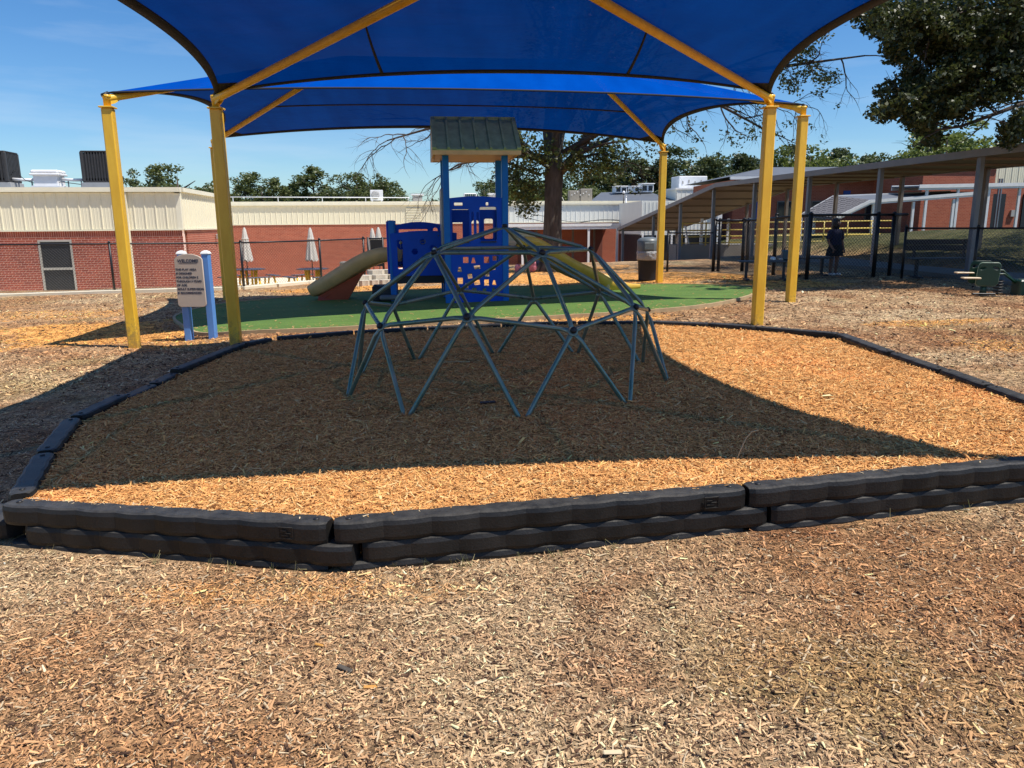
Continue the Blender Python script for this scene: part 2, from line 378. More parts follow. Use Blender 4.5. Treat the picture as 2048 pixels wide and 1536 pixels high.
# ------------------------------------------------------------------ mesh helpers
class MB:
    """collects vertices and faces; build() links them as ONE mesh object"""
    def __init__(s): s.v = []; s.f = []; s.sm = []
    def add(s, vs, fs, smooth=False):
        o = len(s.v); s.v += [tuple(x) for x in vs]
        s.f += [tuple(i + o for i in f) for f in fs]; s.sm += [smooth] * len(fs)
    def box(s, c, d, rot=None, bev=0.0):
        x, y, z = d[0] / 2, d[1] / 2, d[2] / 2
        if bev <= 0:
            vs = [(-x, -y, -z), (x, -y, -z), (x, y, -z), (-x, y, -z), (-x, -y, z), (x, -y, z), (x, y, z), (-x, y, z)]
            fs = [(0, 3, 2, 1), (4, 5, 6, 7), (0, 1, 5, 4), (1, 2, 6, 5), (2, 3, 7, 6), (3, 0, 4, 7)]
        else:
            b = bev
            vs = []
            for zz, bb in ((-z, b), (-z + b, 0), (z - b, 0), (z, b)):
                X, Y = x - bb, y - bb; c2 = b if bb == 0 else b * .4
                vs += [(-X + c2, -Y, zz), (X - c2, -Y, zz), (X, -Y + c2, zz), (X, Y - c2, zz), (X - c2, Y, zz), (-X + c2, Y, zz), (-X, Y - c2, zz), (-X, -Y + c2, zz)]
            fs = [tuple(range(7, -1, -1)), tuple(range(24, 32))]
            for k in range(3):
                for i in range(8):
                    j = (i + 1) % 8; fs.append((k * 8 + i, k * 8 + j, k * 8 + 8 + j, k * 8 + 8 + i))
        if rot is not None: vs = [rot @ Vector(p) for p in vs]
        c = Vector(c)
        s.add([Vector(p) + c for p in vs], fs); return s
    def beam(s, a, b, w, h, up=(0, 0, 1)):
        """box from a to b, w across, h along up"""
        a, b = Vector(a), Vector(b); d = b - a; L = d.length; d.normalize()
        u = Vector(up); x = d.cross(u)
        if x.length < 1e-4: x = d.cross(Vector((0, 1, 0)))
        x.normalize(); u = x.cross(d).normalized()
        vs = []
        for p in (a, b):
            for sx, sz in ((-1, -1), (1, -1), (1, 1), (-1, 1)): vs.append(p + x * sx * w / 2 + u * sz * h / 2)
        s.add(vs, [(0, 1, 2, 3), (7, 6, 5, 4), (0, 4, 5, 1), (1, 5, 6, 2), (2, 6, 7, 3), (3, 7, 4, 0)]); return s
    def tube(s, pts, r, n=8, cap=True, smooth=True):
        pts = [Vector(p) for p in pts]; m = len(pts)
        rs = r if isinstance(r, (list, tuple)) else [r] * m
        t0 = (pts[1] - pts[0]).normalized()
        x = t0.orthogonal().normalized(); vs = []
        for i, p in enumerate(pts):
            if i == 0: t = t0
            elif i == m - 1: t = (pts[i] - pts[i - 1]).normalized()
            else: t = ((pts[i + 1] - p).normalized() + (p - pts[i - 1]).normalized())
            if t.length < 1e-6: t = t0
            t.normalize(); x = (x - t * x.dot(t))
            if x.length < 1e-6: x = t.orthogonal()
            x.normalize(); y = t.cross(x)
            for k in range(n):
                a = 2 * math.pi * k / n
                vs.append(p + (x * math.cos(a) + y * math.sin(a)) * rs[i])
        fs = []
        for i in range(m - 1):
            for k in range(n):
                j = (k + 1) % n; fs.append((i * n + k, i * n + j, i * n + n + j, i * n + n + k))
        if cap: fs += [tuple(range(n - 1, -1, -1)), tuple(range((m - 1) * n, m * n))]
        s.add(vs, fs, smooth); return s
    def lathe(s, prof, c=(0, 0, 0), n=20, smooth=True, ang=0):
        vs = []; fs = []
        for (r, z) in prof:
            for k in range(n):
                a = 2 * math.pi * k / n + ang; vs.append((c[0] + r * math.cos(a), c[1] + r * math.sin(a), c[2] + z))
        for i in range(len(prof) - 1):
            for k in range(n):
                j = (k + 1) % n; fs.append((i * n + k, i * n + j, i * n + n + j, i * n + n + k))
        fs += [tuple(range(n - 1, -1, -1)), tuple(range((len(prof) - 1) * n, len(prof) * n))]
        s.add(vs, fs, smooth); return s
    def prism(s, poly, z0, z1):
        n = len(poly); vs = [(p[0], p[1], z0) for p in poly] + [(p[0], p[1], z1) for p in poly]
        fs = [tuple(range(n - 1, -1, -1)), tuple(range(n, 2 * n))] + [(i, (i + 1) % n, n + (i + 1) % n, n + i) for i in range(n)]
        s.add(vs, fs); return s
    def slab(s, poly3, t):
        """flat polygon of 3d points given thickness t downwards"""
        n = len(poly3); vs = [Vector(p) for p in poly3] + [Vector(p) - Vector((0, 0, t)) for p in poly3]
        fs = [tuple(range(n)), tuple(range(2 * n - 1, n - 1, -1))] + [(i, n + i, n + (i + 1) % n, (i + 1) % n) for i in range(n)]
        s.add(vs, fs); return s
    def mesh(s, name):
        me = bpy.data.meshes.new(name); me.from_pydata(s.v, [], s.f)
        me.polygons.foreach_set('use_smooth', s.sm); me.update(); return me
    def build(s, name, m, parent=None, loc=None):
        return link(name, s.mesh(name), m, parent, loc)

def link(name, me, m, parent=None, loc=None):
    o = bpy.data.objects.new(name, me); col.objects.link(o)
    if m is not None and len(me.materials) == 0: me.materials.append(m)
    if parent is not None: o.parent = parent
    if loc is not None: o.location = loc
    return o

def tag(o, label=None, cat=None, group=None, kind=None):
    if label: o['label'] = label
    if cat: o['category'] = cat
    if group: o['group'] = group
    if kind: o['kind'] = kind
    return o

def thing(name, label, cat, loc=(0, 0, 0), rz=0.0, group=None):
    o = bpy.data.objects.new(name, None); col.objects.link(o)
    o.empty_display_size = 0.2
    o.location = loc; o.rotation_euler = (0, 0, rz)
    return tag(o, label, cat, group)

def copy_tree(o, parent=None):
    c = o.copy(); col.objects.link(c)
    if parent is not None: c.parent = parent
    for ch in list(o.children): copy_tree(ch, c)
    return c

def cut_panel(outline, holes, t):
    """flat board in the XZ plane with holes through it, thickness t along +Y"""
    cu = bpy.data.curves.new('cut', 'CURVE'); cu.dimensions = '2D'; cu.fill_mode = 'BOTH'
    cu.extrude = t / 2; cu.bevel_depth = min(0.006, t * .2); cu.bevel_resolution = 1; cu.offset = -cu.bevel_depth
    for poly in [outline] + holes:
        sp = cu.splines.new('POLY'); sp.points.add(len(poly) - 1); sp.use_cyclic_u = True
        for i, p in enumerate(poly): sp.points[i].co = (p[0], p[1], 0, 1)
    o = bpy.data.objects.new('cut', cu); col.objects.link(o)
    dg = bpy.context.evaluated_depsgraph_get()
    me = bpy.data.meshes.new_from_object(o.evaluated_get(dg))
    bpy.data.objects.remove(o); bpy.data.curves.remove(cu)
    me.transform(Matrix(((1, 0, 0, 0), (0, 0, -1, 0), (0, 1, 0, 0), (0, 0, 0, 1))))
    me.transform(Matrix.Translation((0, t / 2, 0)))
    me.materials.clear()
    return me

def text_mesh(body, size, align='LEFT', spacing=1.0):
    cu = bpy.data.curves.new('txt', 'FONT'); cu.body = body; cu.size = size; cu.extrude = 0.0012
    cu.align_x = align; cu.space_line = spacing; cu.offset = size * 0.018
    o = bpy.data.objects.new('txt', cu); col.objects.link(o)
    dg = bpy.context.evaluated_depsgraph_get()
    me = bpy.data.meshes.new_from_object(o.evaluated_get(dg))
    bpy.data.objects.remove(o); bpy.data.curves.remove(cu)
    me.transform(Matrix(((1, 0, 0, 0), (0, 0, -1, 0), (0, 1, 0, 0), (0, 0, 0, 1))))
    me.materials.clear()
    return me

def arc(cx, cz, rx, rz_, a0, a1, n):
    return [(cx + rx * math.cos(R(a0 + (a1 - a0) * i / n)), cz + rz_ * math.sin(R(a0 + (a1 - a0) * i / n))) for i in range(n + 1)]
def rect(x0, z0, x1, z1): return [(x0, z0), (x1, z0), (x1, z1), (x0, z1)]
def rrect(x0, z0, x1, z1, r, n=3):
    return (arc(x1 - r, z0 + r, r, r, -90, 0, n) + arc(x1 - r, z1 - r, r, r, 0, 90, n) + arc(x0 + r, z1 - r, r, r, 90, 180, n) + arc(x0 + r, z0 + r, r, r, 180, 270, n))

def ss(a, b, x):
    t = np.clip((np.asarray(x, float) - a) / (b - a), 0, 1); return t * t * (3 - 2 * t)

# value noise for terrain and for placing colour patches
_tab = np.random.default_rng(5).random((256, 256))
def vnoise(x, y, s):
    x = np.asarray(x, float) * s; y = np.asarray(y, float) * s
    xi = np.floor(x).astype(int); yi = np.floor(y).astype(int); fx = x - xi; fy = y - yi
    fx = fx * fx * (3 - 2 * fx); fy = fy * fy * (3 - 2 * fy)
    g = lambda a, b: _tab[a % 256, b % 256]
    return (g(xi, yi) * (1 - fx) * (1 - fy) + g(xi + 1, yi) * fx * (1 - fy) + g(xi, yi + 1) * (1 - fx) * fy + g(xi + 1, yi + 1) * fx * fy)
def fbm(x, y, s): return (vnoise(x, y, s) * .5 + vnoise(x + 31, y + 17, s * 2.1) * .28 + vnoise(x + 7, y + 59, s * 4.3) * .15 + vnoise(x + 3, y + 9, s * 9.1) * .07)

# ------------------------------------------------------------------ the lie of the land
RING = [(-2.75, 3.86), (-0.89, 3.47), (1.24, 3.82), (3.34, 4.19), (3.86, 5.2), (3.88, 5.95), (3.90, 6.6), (3.92, 7.6), (3.95, 8.75), (3.62, 9.25), (3.16, 9.74), (2.68, 10.16), (1.97, 10.56), (0.92, 10.78), (-0.2, 10.78), (-1.23, 10.62), (-2.25, 10.36), (-3.2, 9.97), (-3.46, 9.5), (-3.52, 7.7), (-3.5, 6.6), (-3.46, 5.75), (-3.1, 4.75)]
def in_poly(x, y, poly):
    x = np.asarray(x, float); y = np.asarray(y, float); r = np.zeros(x.shape, bool); n = len(poly)
    for i in range(n):
        x0, y0 = poly[i]; x1, y1 = poly[(i + 1) % n]
        if y0 == y1: continue
        c = ((y0 > y) != (y1 > y)) & (x < (x1 - x0) * (y - y0) / (y1 - y0) + x0); r ^= c
    return r
def gz0(x, y):
    x = np.asarray(x, float); y = np.asarray(y, float)
    z = .02 * np.clip(x, -14, 10.5) + .01 * (np.clip(y, -6, 24) - 3)
    z = z - .045 * ss(2.0, 2.9, y) * ss(5.2, 4.2, y) * ss(4.2, 3.2, np.abs(x))
    z = z - .07 * ss(-3.6, -5.2, x) * ss(9.4, 10.6, y) * ss(13.5, 11.5, y)
    z = z - 1.75 * ss(26, 44, y) * (1 - ss(9, 13, x))
    z = z - 1.1 * ss(19.9, 31, y) * ss(-3.2, -6.0, x)
    z = z + (.50 * ss(10.4, 12.2, x) + .42 * ss(12.5, 16, x)) * ss(15.5, 21, y) - .35 * ss(26, 36, y) * ss(10.6, 14.5, x)
    return z
def gz(x, y):
    x = np.asarray(x, float); y = np.asarray(y, float)
    n = (fbm(x, y, .7) - .5) * .06 + (fbm(x + 9, y, 2.6) - .5) * .03
    d = np.sqrt((x + .75) ** 2 + (y - 3.35) ** 2)
    return gz0(x, y) + n * ss(0, 2, np.abs(y) + 1.0) - .0 * d
def mz(x, y):
    x = np.asarray(x, float); y = np.asarray(y, float)
    return .163 + .02 * x + (fbm(x + 40, y, .8) - .5) * .05 + (fbm(x + 2, y + 70, 3.1) - .5) * .028
def G(x, y): return float(gz(x, y))

# where fresh orange mulch lies over the weathered chips (0..1)
SPOTS = [(-7.0, 12.0, 1.9, 1.6, 1.0), (-5.0, 10.9, 1.2, .55, .55), (-9.0, 14.6, 2.2, 1.3, .5), (2.2, 19.6, 5.2, 2.2, 1.0), (5.3, 16.9, 2.2, 1.2, .9), (1.4, 12.0, 1.5, .45, .8), (-2.6, 10.95, 1.6, .35, .7), (-3.9, 18.6, 2.3, 1.0, 1.0), (6.4, 8.4, 1.5, .9, .55), (6.2, 10.6, 1.2, .35, .6), (8.2, 9.2, 1.0, .5, .8), (.6, 23, 4.5, 2.2, .9), (-1.2, 3.2, 1.1, .16, .30)]
def tone(x, y):
    x = np.asarray(x, float); y = np.asarray(y, float); t = np.zeros(x.shape)
    w = (fbm(x, y, 1.1) - .5) * 1.3
    for cx, cy, a, b, s in SPOTS:
        q = np.sqrt(((x - cx) / a) ** 2 + ((y - cy) / b) ** 2) + w
        t = np.maximum(t, s * ss(1.15, .55, q))
    return t
# weathering of the plain chips: -1 grey tan .. +1 red brown; and how green it is
def rusty(x, y): return np.clip((fbm(x + 11, y + 5, .62) - .5) * 4.6 + (fbm(x, y, 2.3) - .5) * 1.4, -1, 1) - .55 * ss(5, 7, x) * ss(16.5, 13, y) * ss(8, 11, y)
def greeny(x, y): return np.clip((fbm(x + 71, y + 33, .9) - .60) * 6, 0, 1) * .6 + .8 * ss(.5, .2, np.hypot((x - 5.8) / 1.0, (y - 7.6) / .4))
def grassy(x, y): return ss(10.3, 12.0, x + (fbm(x, y, 1.2) - .5) * 2) * ss(16.0, 17.5, y) + ss(60, 70, y)
PAL = np.array([[.385, .275, .160], [.315, .175, .082], [.62, .30, .085], [.22, .19, .075]])
def chip_rgb(x, y, lay=True):
    r = rusty(x, y)[:, None] * .5 + .5; t = tone(x, y)[:, None] * (1 if lay else 0); g = greeny(x, y)[:, None]
    c = PAL[0] * (1 - r) + PAL[1] * r
    c = c * (1 - g * .6) + PAL[3] * g * .6
    c = c * (1 - np.array([.26, .36, .40]) * np.clip((fbm(x + 17, y + 91, 1.9) - .58) * 7, 0, 1)[:, None])      # bare damp soil
    return c * (1 - t) + PAL[2] * t

def chip_ground_mat(name, attr=True, base=None, fine=1.0):
    """bed of wood chips: bark shreds crossing each other, colour from the attribute laid on the mesh"""
    m, nt, b = new_mat(name)
    N, L = nt.nodes, nt.links
    geo = N.new('ShaderNodeNewGeometry')
    if attr:
        at = N.new('ShaderNodeAttribute'); at.attribute_name = 'chip'; src = at.outputs['Color']
        to = N.new('ShaderNodeAttribute'); to.attribute_name = 'fresh'
        tn = N.new('ShaderNodeTexNoise'); tn.inputs['Scale'].default_value = 11; tn.inputs['Detail'].default_value = 8; tn.inputs['Roughness'].default_value = .75
        L.new(geo.outputs['Position'], tn.inputs['Vector'])
        t1 = N.new('ShaderNodeMath'); t1.operation = 'SUBTRACT'; t1.inputs[1].default_value = .5; L.new(tn.outputs['Fac'], t1.inputs[0])
        t2 = N.new('ShaderNodeMath'); t2.operation = 'MULTIPLY_ADD'; t2.inputs[1].default_value = 3.2; L.new(t1.outputs[0], t2.inputs[0]); L.new(to.outputs['Fac'], t2.inputs[2])
        t3 = N.new('ShaderNodeMapRange'); t3.inputs['From Min'].default_value = .25; t3.inputs['From Max'].default_value = .85; L.new(t2.outputs[0], t3.inputs['Value'])
        t4 = N.new('ShaderNodeMath'); t4.operation = 'MULTIPLY'; L.new(t3.outputs[0], t4.inputs[0])
        t5 = N.new('ShaderNodeMapRange'); t5.inputs['From Max'].default_value = .25; L.new(to.outputs['Fac'], t5.inputs['Value']); L.new(t5.outputs[0], t4.inputs[1])
        tm = N.new('ShaderNodeMixRGB'); tm.inputs['Color2'].default_value = (*PAL[2], 1); L.new(t4.outputs[0], tm.inputs['Fac']); L.new(src, tm.inputs['Color1']); src = tm.outputs[0]
    else:
        cn = N.new('ShaderNodeRGB'); cn.outputs[0].default_value = (*base, 1); src = cn.outputs[0]
    hs = []
    for k, (ang, sx, sy) in enumerate(((.4, 170, 42), (1.5, 150, 38), (2.5, 190, 50))):
        mp = N.new('ShaderNodeMapping'); mp.inputs['Rotation'].default_value = (0, 0, ang); mp.inputs['Scale'].default_value = (sx * fine, sy * fine, 10)
        wv = N.new('ShaderNodeTexNoise'); wv.inputs['Scale'].default_value = 2.2
        L.new(geo.outputs['Position'], wv.inputs['Vector'])
        va = N.new('ShaderNodeVectorMath'); va.operation = 'MULTIPLY_ADD'; va.inputs[1].default_value = (.07, .07, 0)
        L.new(wv.outputs['Color'], va.inputs[0]); L.new(geo.outputs['Position'], va.inputs[2])
        L.new(va.outputs[0], mp.inputs['Vector'])
        vo = N.new('ShaderNodeTexVoronoi'); vo.inputs['Scale'].default_value = 1.0; vo.inputs['Randomness'].default_value = 1.0
        L.new(mp.outputs[0], vo.inputs['Vector'])
        hs.append(vo)
    wh = N.new('ShaderNodeTexNoise'); wh.inputs['Scale'].default_value = 46 * fine; wh.inputs['Detail'].default_value = 3
    L.new(geo.outputs['Position'], wh.inputs['Vector'])
    # choose between the three layers by a patchy mask
    s1 = N.new('ShaderNodeMath'); s1.operation = 'GREATER_THAN'; s1.inputs[1].default_value = .5
    L.new(wh.outputs['Fac'], s1.inputs[0])
    mA = N.new('ShaderNodeMixRGB'); L.new(s1.outputs[0], mA.inputs['Fac']); L.new(hs[0].outputs['Color'], mA.inputs['Color1']); L.new(hs[1].outputs['Color'], mA.inputs['Color2'])
    mB = N.new('ShaderNodeMixRGB'); mB.inputs['Fac'].default_value = .33; L.new(mA.outputs[0], mB.inputs['Color1']); L.new(hs[2].outputs['Color'], mB.inputs['Color2'])
    sp = N.new('ShaderNodeSeparateColor'); L.new(mB.outputs[0], sp.inputs[0])
    big = N.new('ShaderNodeTexNoise'); big.inputs['Scale'].default_value = 5; big.inputs['Detail'].default_value = 8; big.inputs['Roughness'].default_value = .7
    L.new(geo.outputs['Position'], big.inputs['Vector'])
    ad = N.new('ShaderNodeMath'); ad.operation = 'MULTIPLY_ADD'; ad.inputs[1].default_value = .55; L.new(sp.outputs[0], ad.inputs[0]); L.new(big.outputs['Fac'], ad.inputs[2])
    rp = N.new('ShaderNodeValToRGB')
    rp.color_ramp.elements[0].position = .42; rp.color_ramp.elements[0].color = (.26, .22, .18, 1)
    rp.color_ramp.elements[1].position = 1.0; rp.color_ramp.elements[1].color = (1.75, 1.75, 1.75, 1)
    e = rp.color_ramp.elements.new(.72); e.color = (.95, .93, .92, 1)
    L.new(ad.outputs[0], rp.inputs['Fac'])
    spk = N.new('ShaderNodeTexVoronoi'); spk.inputs['Scale'].default_value = 27 * fine
    mps = N.new('ShaderNodeMapping'); mps.inputs['Scale'].default_value = (.75, 1.0, 1); L.new(geo.outputs['Position'], mps.inputs['Vector']); L.new(mps.outputs[0], spk.inputs['Vector'])
    sps = N.new('ShaderNodeSeparateColor'); L.new(spk.outputs['Color'], sps.inputs[0])
    mrs = N.new('ShaderNodeMapRange'); mrs.inputs['To Min'].default_value = .58; mrs.inputs['To Max'].default_value = 1.40; L.new(sps.outputs[0], mrs.inputs['Value'])
    mus = N.new('ShaderNodeMixRGB'); mus.blend_type = 'MULTIPLY'; mus.inputs['Fac'].default_value = 1; L.new(src, mus.inputs['Color1']); L.new(mrs.outputs[0], mus.inputs['Color2']); src = mus.outputs[0]
    mu = N.new('ShaderNodeMixRGB'); mu.blend_type = 'MULTIPLY'; mu.inputs['Fac'].default_value = 1
    L.new(src, mu.inputs['Color1']); L.new(rp.outputs[0], mu.inputs['Color2'])
    L.new(mu.outputs[0], b.inputs['Base Color'])
    b.inputs['Roughness'].default_value = .95; b.inputs['Specular IOR Level'].default_value = .15
    bp = N.new('ShaderNodeBump'); bp.inputs['Strength'].default_value = 1.0; bp.inputs['Distance'].default_value = .02
    L.new(ad.outputs[0], bp.inputs['Height']); L.new(bp.outputs['Normal'], b.inputs['Normal'])
    return m
M['chips'] = chip_ground_mat('wood chip ground')
M['orange_bed'] = chip_ground_mat('orange shredded mulch', True, None, 1.15)

def grid_mesh(name, xs, ys, zf, colf, m, keep=None, freshf=None):
    X, Y = np.meshgrid(xs, ys); Z = zf(X, Y)
    nx, ny = len(xs), len(ys)
    V = np.stack([X, Y, Z], -1).reshape(-1, 3)
    I = np.arange(nx * ny).reshape(ny, nx)
    F = np.stack([I[:-1, :-1], I[:-1, 1:], I[1:, 1:], I[1:, :-1]], -1).reshape(-1, 4)
    if keep is not None:
        k = keep(V[:, 0], V[:, 1]); F = F[k[F].any(1)]
    me = bpy.data.meshes.new(name); me.from_pydata(V.tolist(), [], F.tolist()); me.update()
    me.polygons.foreach_set('use_smooth', [True] * len(me.polygons))
    if colf is not None:
        c = np.ones((len(V), 4)); c[:, :3] = colf(V[:, 0], V[:, 1])
        at = me.color_attributes.new('chip', 'FLOAT_COLOR', 'POINT'); at.data.foreach_set('color', c.ravel())
        if freshf is not None: f_ = me.attributes.new('fresh', 'FLOAT', 'POINT'); f_.data.foreach_set('value', freshf(V[:, 0], V[:, 1]).astype(np.float32))
    return link(name, me, m)

def ground_rgb(x, y):
    c = chip_rgb(x, y, False); g = grassy(x, y)[:, None]
    c = c * (1 - .34 * ss(7.5, 3.6, y) * ss(-2, 0, y))[:, None]       # shade between the loose chips, painted into the near ground colour
    v = (fbm(x, y, 1.7)[:, None] - .3) * 1.6
    gr = np.array([.045, .052, .017]) * (1 - v) + np.array([.12, .105, .045]) * v
    return c * (1 - g) + gr * g
xs = np.unique(np.concatenate([np.linspace(-400, -30, 14), np.linspace(-30, -9, 36), np.linspace(-9, 11, 190), np.linspace(11, 40, 60), np.linspace(40, 400, 14)]))
ys = np.unique(np.concatenate([np.linspace(-60, -3, 8), np.linspace(-3, 24, 230), np.linspace(24, 60, 60), np.linspace(60, 600, 24)]))
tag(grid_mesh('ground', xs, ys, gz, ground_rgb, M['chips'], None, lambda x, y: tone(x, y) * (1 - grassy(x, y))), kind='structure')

def ring_rgb(x, y):
    n = (fbm(x + 5, y + 3, .9)[:, None] - .5)
    return np.array([.64, .322, .108]) * (1 + n * .35) + np.array([.0, -.03, -.012]) * np.clip(n * 4, 0, 1)
xr = np.linspace(-3.8, 4.2, 130); yr = np.linspace(3.3, 11, 130)
RIN = [(cx + (px - cx) * .985, cy + (py - cy) * .985) for (px, py) in RING for (cx, cy) in [(.2, 7.2)]]
tag(grid_mesh('mulch_bed', xr, yr, mz, ring_rgb, M['orange_bed'], keep=lambda x, y: in_poly(x, y, [(.2 + (p[0] - .2) * .965, 7.2 + (p[1] - 7.2) * .965) for p in RING])), kind='structure')

# turf island under the play tower (outline above)
def smooth_loop(pts, n=6):
    out = []; m = len(pts)
    for i in range(m):
        p0, p1, p2, p3 = (np.array(pts[(i + k - 1) % m], float) for k in range(4))
        for j in range(n):
            t = j / n
            out.append(tuple(.5 * ((2 * p1) + (-p0 + p2) * t + (2 * p0 - 5 * p1 + 4 * p2 - p3) * t * t + (-p0 + 3 * p1 - 3 * p2 + p3) * t ** 3)))
    return out
TURF = smooth_loop([(-5.3, 12.2), (-4.7, 11.55), (-3.65, 11.32), (-2.48, 11.45), (-.97, 11.8), (.3, 11.98), (2.31, 12.45), (3.74, 13.3), (5.0, 15.0), (5.15, 15.9), (4.0, 16.8), (2.6, 17.3), (.2, 17.5), (-2.0, 17.4), (-3.65, 17.1), (-4.9, 16.4), (-6.0, 15.4), (-6.1, 13.6)])
def turf_mat():
    m, nt, b = new_mat('artificial turf')
    N, L = nt.nodes, nt.links
    geo = N.new('ShaderNodeNewGeometry')
    a = N.new('ShaderNodeTexNoise'); a.inputs['Scale'].default_value = 120; a.inputs['Detail'].default_value = 2
    c = N.new('ShaderNodeTexNoise'); c.inputs['Scale'].default_value = 1.4; c.inputs['Detail'].default_value = 7; c.inputs['Roughness'].default_value = .7
    mp = N.new('ShaderNodeMapping'); mp.inputs['Scale'].default_value = (.5, 1.6, 1)
    L.new(geo.outputs['Position'], a.inputs['Vector']); L.new(geo.outputs['Position'], mp.inputs['Vector']); L.new(mp.outputs[0], c.inputs['Vector'])
    ad = N.new('ShaderNodeMath'); ad.operation = 'MULTIPLY_ADD'; ad.inputs[1].default_value = .5; L.new(a.outputs['Fac'], ad.inputs[0])
    L.new(c.outputs['Fac'], ad.inputs[2])
    rp = N.new('ShaderNodeValToRGB'); rp.color_ramp.elements[0].position = .5; rp.color_ramp.elements[1].position = 1.0
    rp.color_ramp.elements[0].color = (.052, .128, .014, 1); rp.color_ramp.elements[1].color = (.135, .228, .032, 1)
    L.new(ad.outputs[0], rp.inputs['Fac']); L.new(rp.outputs[0], b.inputs['Base Color'])
    b.inputs['Roughness'].default_value = .8
    bp = N.new('ShaderNodeBump'); bp.inputs['Distance'].default_value = .02; bp.inputs['Strength'].default_value = .8
    L.new(a.outputs['Fac'], bp.inputs['Height']); L.new(bp.outputs['Normal'], b.inputs['Normal'])
    return m
M['turf'] = turf_mat()
M['turf_edge'] = mat('turf edging timber', (.40, .29, .16), .9, .15, 5, .2)
xt = np.linspace(-6.6, 5.6, 110); yt = np.linspace(11, 17.9, 64)
def sheet_over(name, poly, dz, m, step, kind='structure', zf=gz):
    """polygon cut exactly to its outline and laid dz above the ground"""
    bm = bmesh.new()
    vs = [bm.verts.new((p[0], p[1], 0)) for p in poly]
    bm.faces.new(vs)
    x0, x1 = min(p[0] for p in poly), max(p[0] for p in poly); y0, y1 = min(p[1] for p in poly), max(p[1] for p in poly)
    for k in np.arange(x0 + step, x1, step): bmesh.ops.bisect_plane(bm, geom=bm.verts[:] + bm.edges[:] + bm.faces[:], plane_co=(k, 0, 0), plane_no=(1, 0, 0))
    for k in np.arange(y0 + step, y1, step): bmesh.ops.bisect_plane(bm, geom=bm.verts[:] + bm.edges[:] + bm.faces[:], plane_co=(0, k, 0), plane_no=(0, 1, 0))
    bmesh.ops.triangulate(bm, faces=[f for f in bm.faces if len(f.verts) > 4])
    for v in bm.verts: v.co.z = float(zf(v.co.x, v.co.y)) + dz
    for f in bm.faces:
        f.smooth = True
        if f.normal.z < 0: f.normal_flip()
    me = bpy.data.meshes.new(name); bm.to_mesh(me); bm.free()
    return tag(link(name, me, m), kind=kind)
def gz_smooth(x, y): return gz0(x, y) + .035
sheet_over('artificial_turf', TURF, .014, M['turf'], .5, zf=gz_smooth)
eb = MB()
for i in range(len(TURF)):
    a, b_ = TURF[i], TURF[(i + 1) % len(TURF)]
    eb.beam((a[0], a[1], float(gz_smooth(*a)) - .03), (b_[0], b_[1], float(gz_smooth(*b_)) - .03), .045, .115)
tag(eb.build('turf_edging', M['turf_edge']), kind='structure')

# sunken patio, its kerb
def pz(x, y):
    y = np.asarray(y, float)
    return -.06 - .07 * np.clip(y - 19.9, 0, 11.2) - .043 * np.clip(y - 31.1, 0, 40)
PATIO = [(-34, 19.6), (-6.9, 19.6), (-5.9, 20.8), (-5.2, 22.2), (-4.6, 24.2), (-3.4, 28), (-3.0, 51), (-34, 51)]
sheet_over('patio', PATIO, 0.0, M['concrete'], 2.0, zf=pz)
kb = MB()
KERB = [(-34, 19.35), (-14, 19.38), (-10, 19.40), (-8, 19.36), (-6.95, 19.42), (-6.3, 20.0), (-5.75, 20.9), (-5.1, 22.2), (-4.5, 24.2), (-3.4, 28)]
for a, b_ in zip(KERB[:-1], KERB[1:]):
    kb.beam((a[0], a[1], G(a[0], a[1] - .3) - .05), (b_[0], b_[1], G(b_[0], b_[1] - .3) - .05), .42, .24)
tag(kb.build('concrete_kerb', M['concrete']), kind='structure')

# ------------------------------------------------------------------ border timbers
def timber_mesh(L, h=.105, d=.135, nw=None, phase=0.0, amp=.013, seed=0):
    nw = nw or max(3, round(L / .225)); st = nw * 8
    r = .018; vs = []; fs = []
    def tri(t):
        t = t % 1.0; a = abs(2 * t - 1)           # 1..0..1
        return math.sin(math.pi * t)
    for i in range(st + 1):
        t = i / st; x = t * L
        e = min(x, L - x); rr = 1.0 if e > .05 else (.80 + .20 * math.sqrt(max(0, 1 - ((.05 - e) / .05) ** 2)))
        w = amp * (tri(t * nw + phase) * 2 - 1)
        f = -d / 2 * rr - w; b = d / 2 * rr + w; zt = h * (1 if e > .02 else .985)
        prof = [(f + .006, 0), (f, r), (f, zt - r * 1.5), (f + .008, zt - .006), (f + .024, zt), (b - .024, zt), (b - .008, zt - .006), (b, zt - r * 1.5), (b, r), (b - .006, 0)]
        vs += [(x, p[0], p[1]) for p in prof]
    n = 10
    for i in range(st):
        for k in range(n):
            j = (k + 1) % n; fs.append((i * n + k, i * n + n + k, i * n + n + j, i * n + j))
    fs += [tuple(range(n)), tuple(range(st * n + n - 1, st * n - 1, -1))]
    mb = MB(); mb.add(vs, fs, False)
    return mb
timber_i = 0
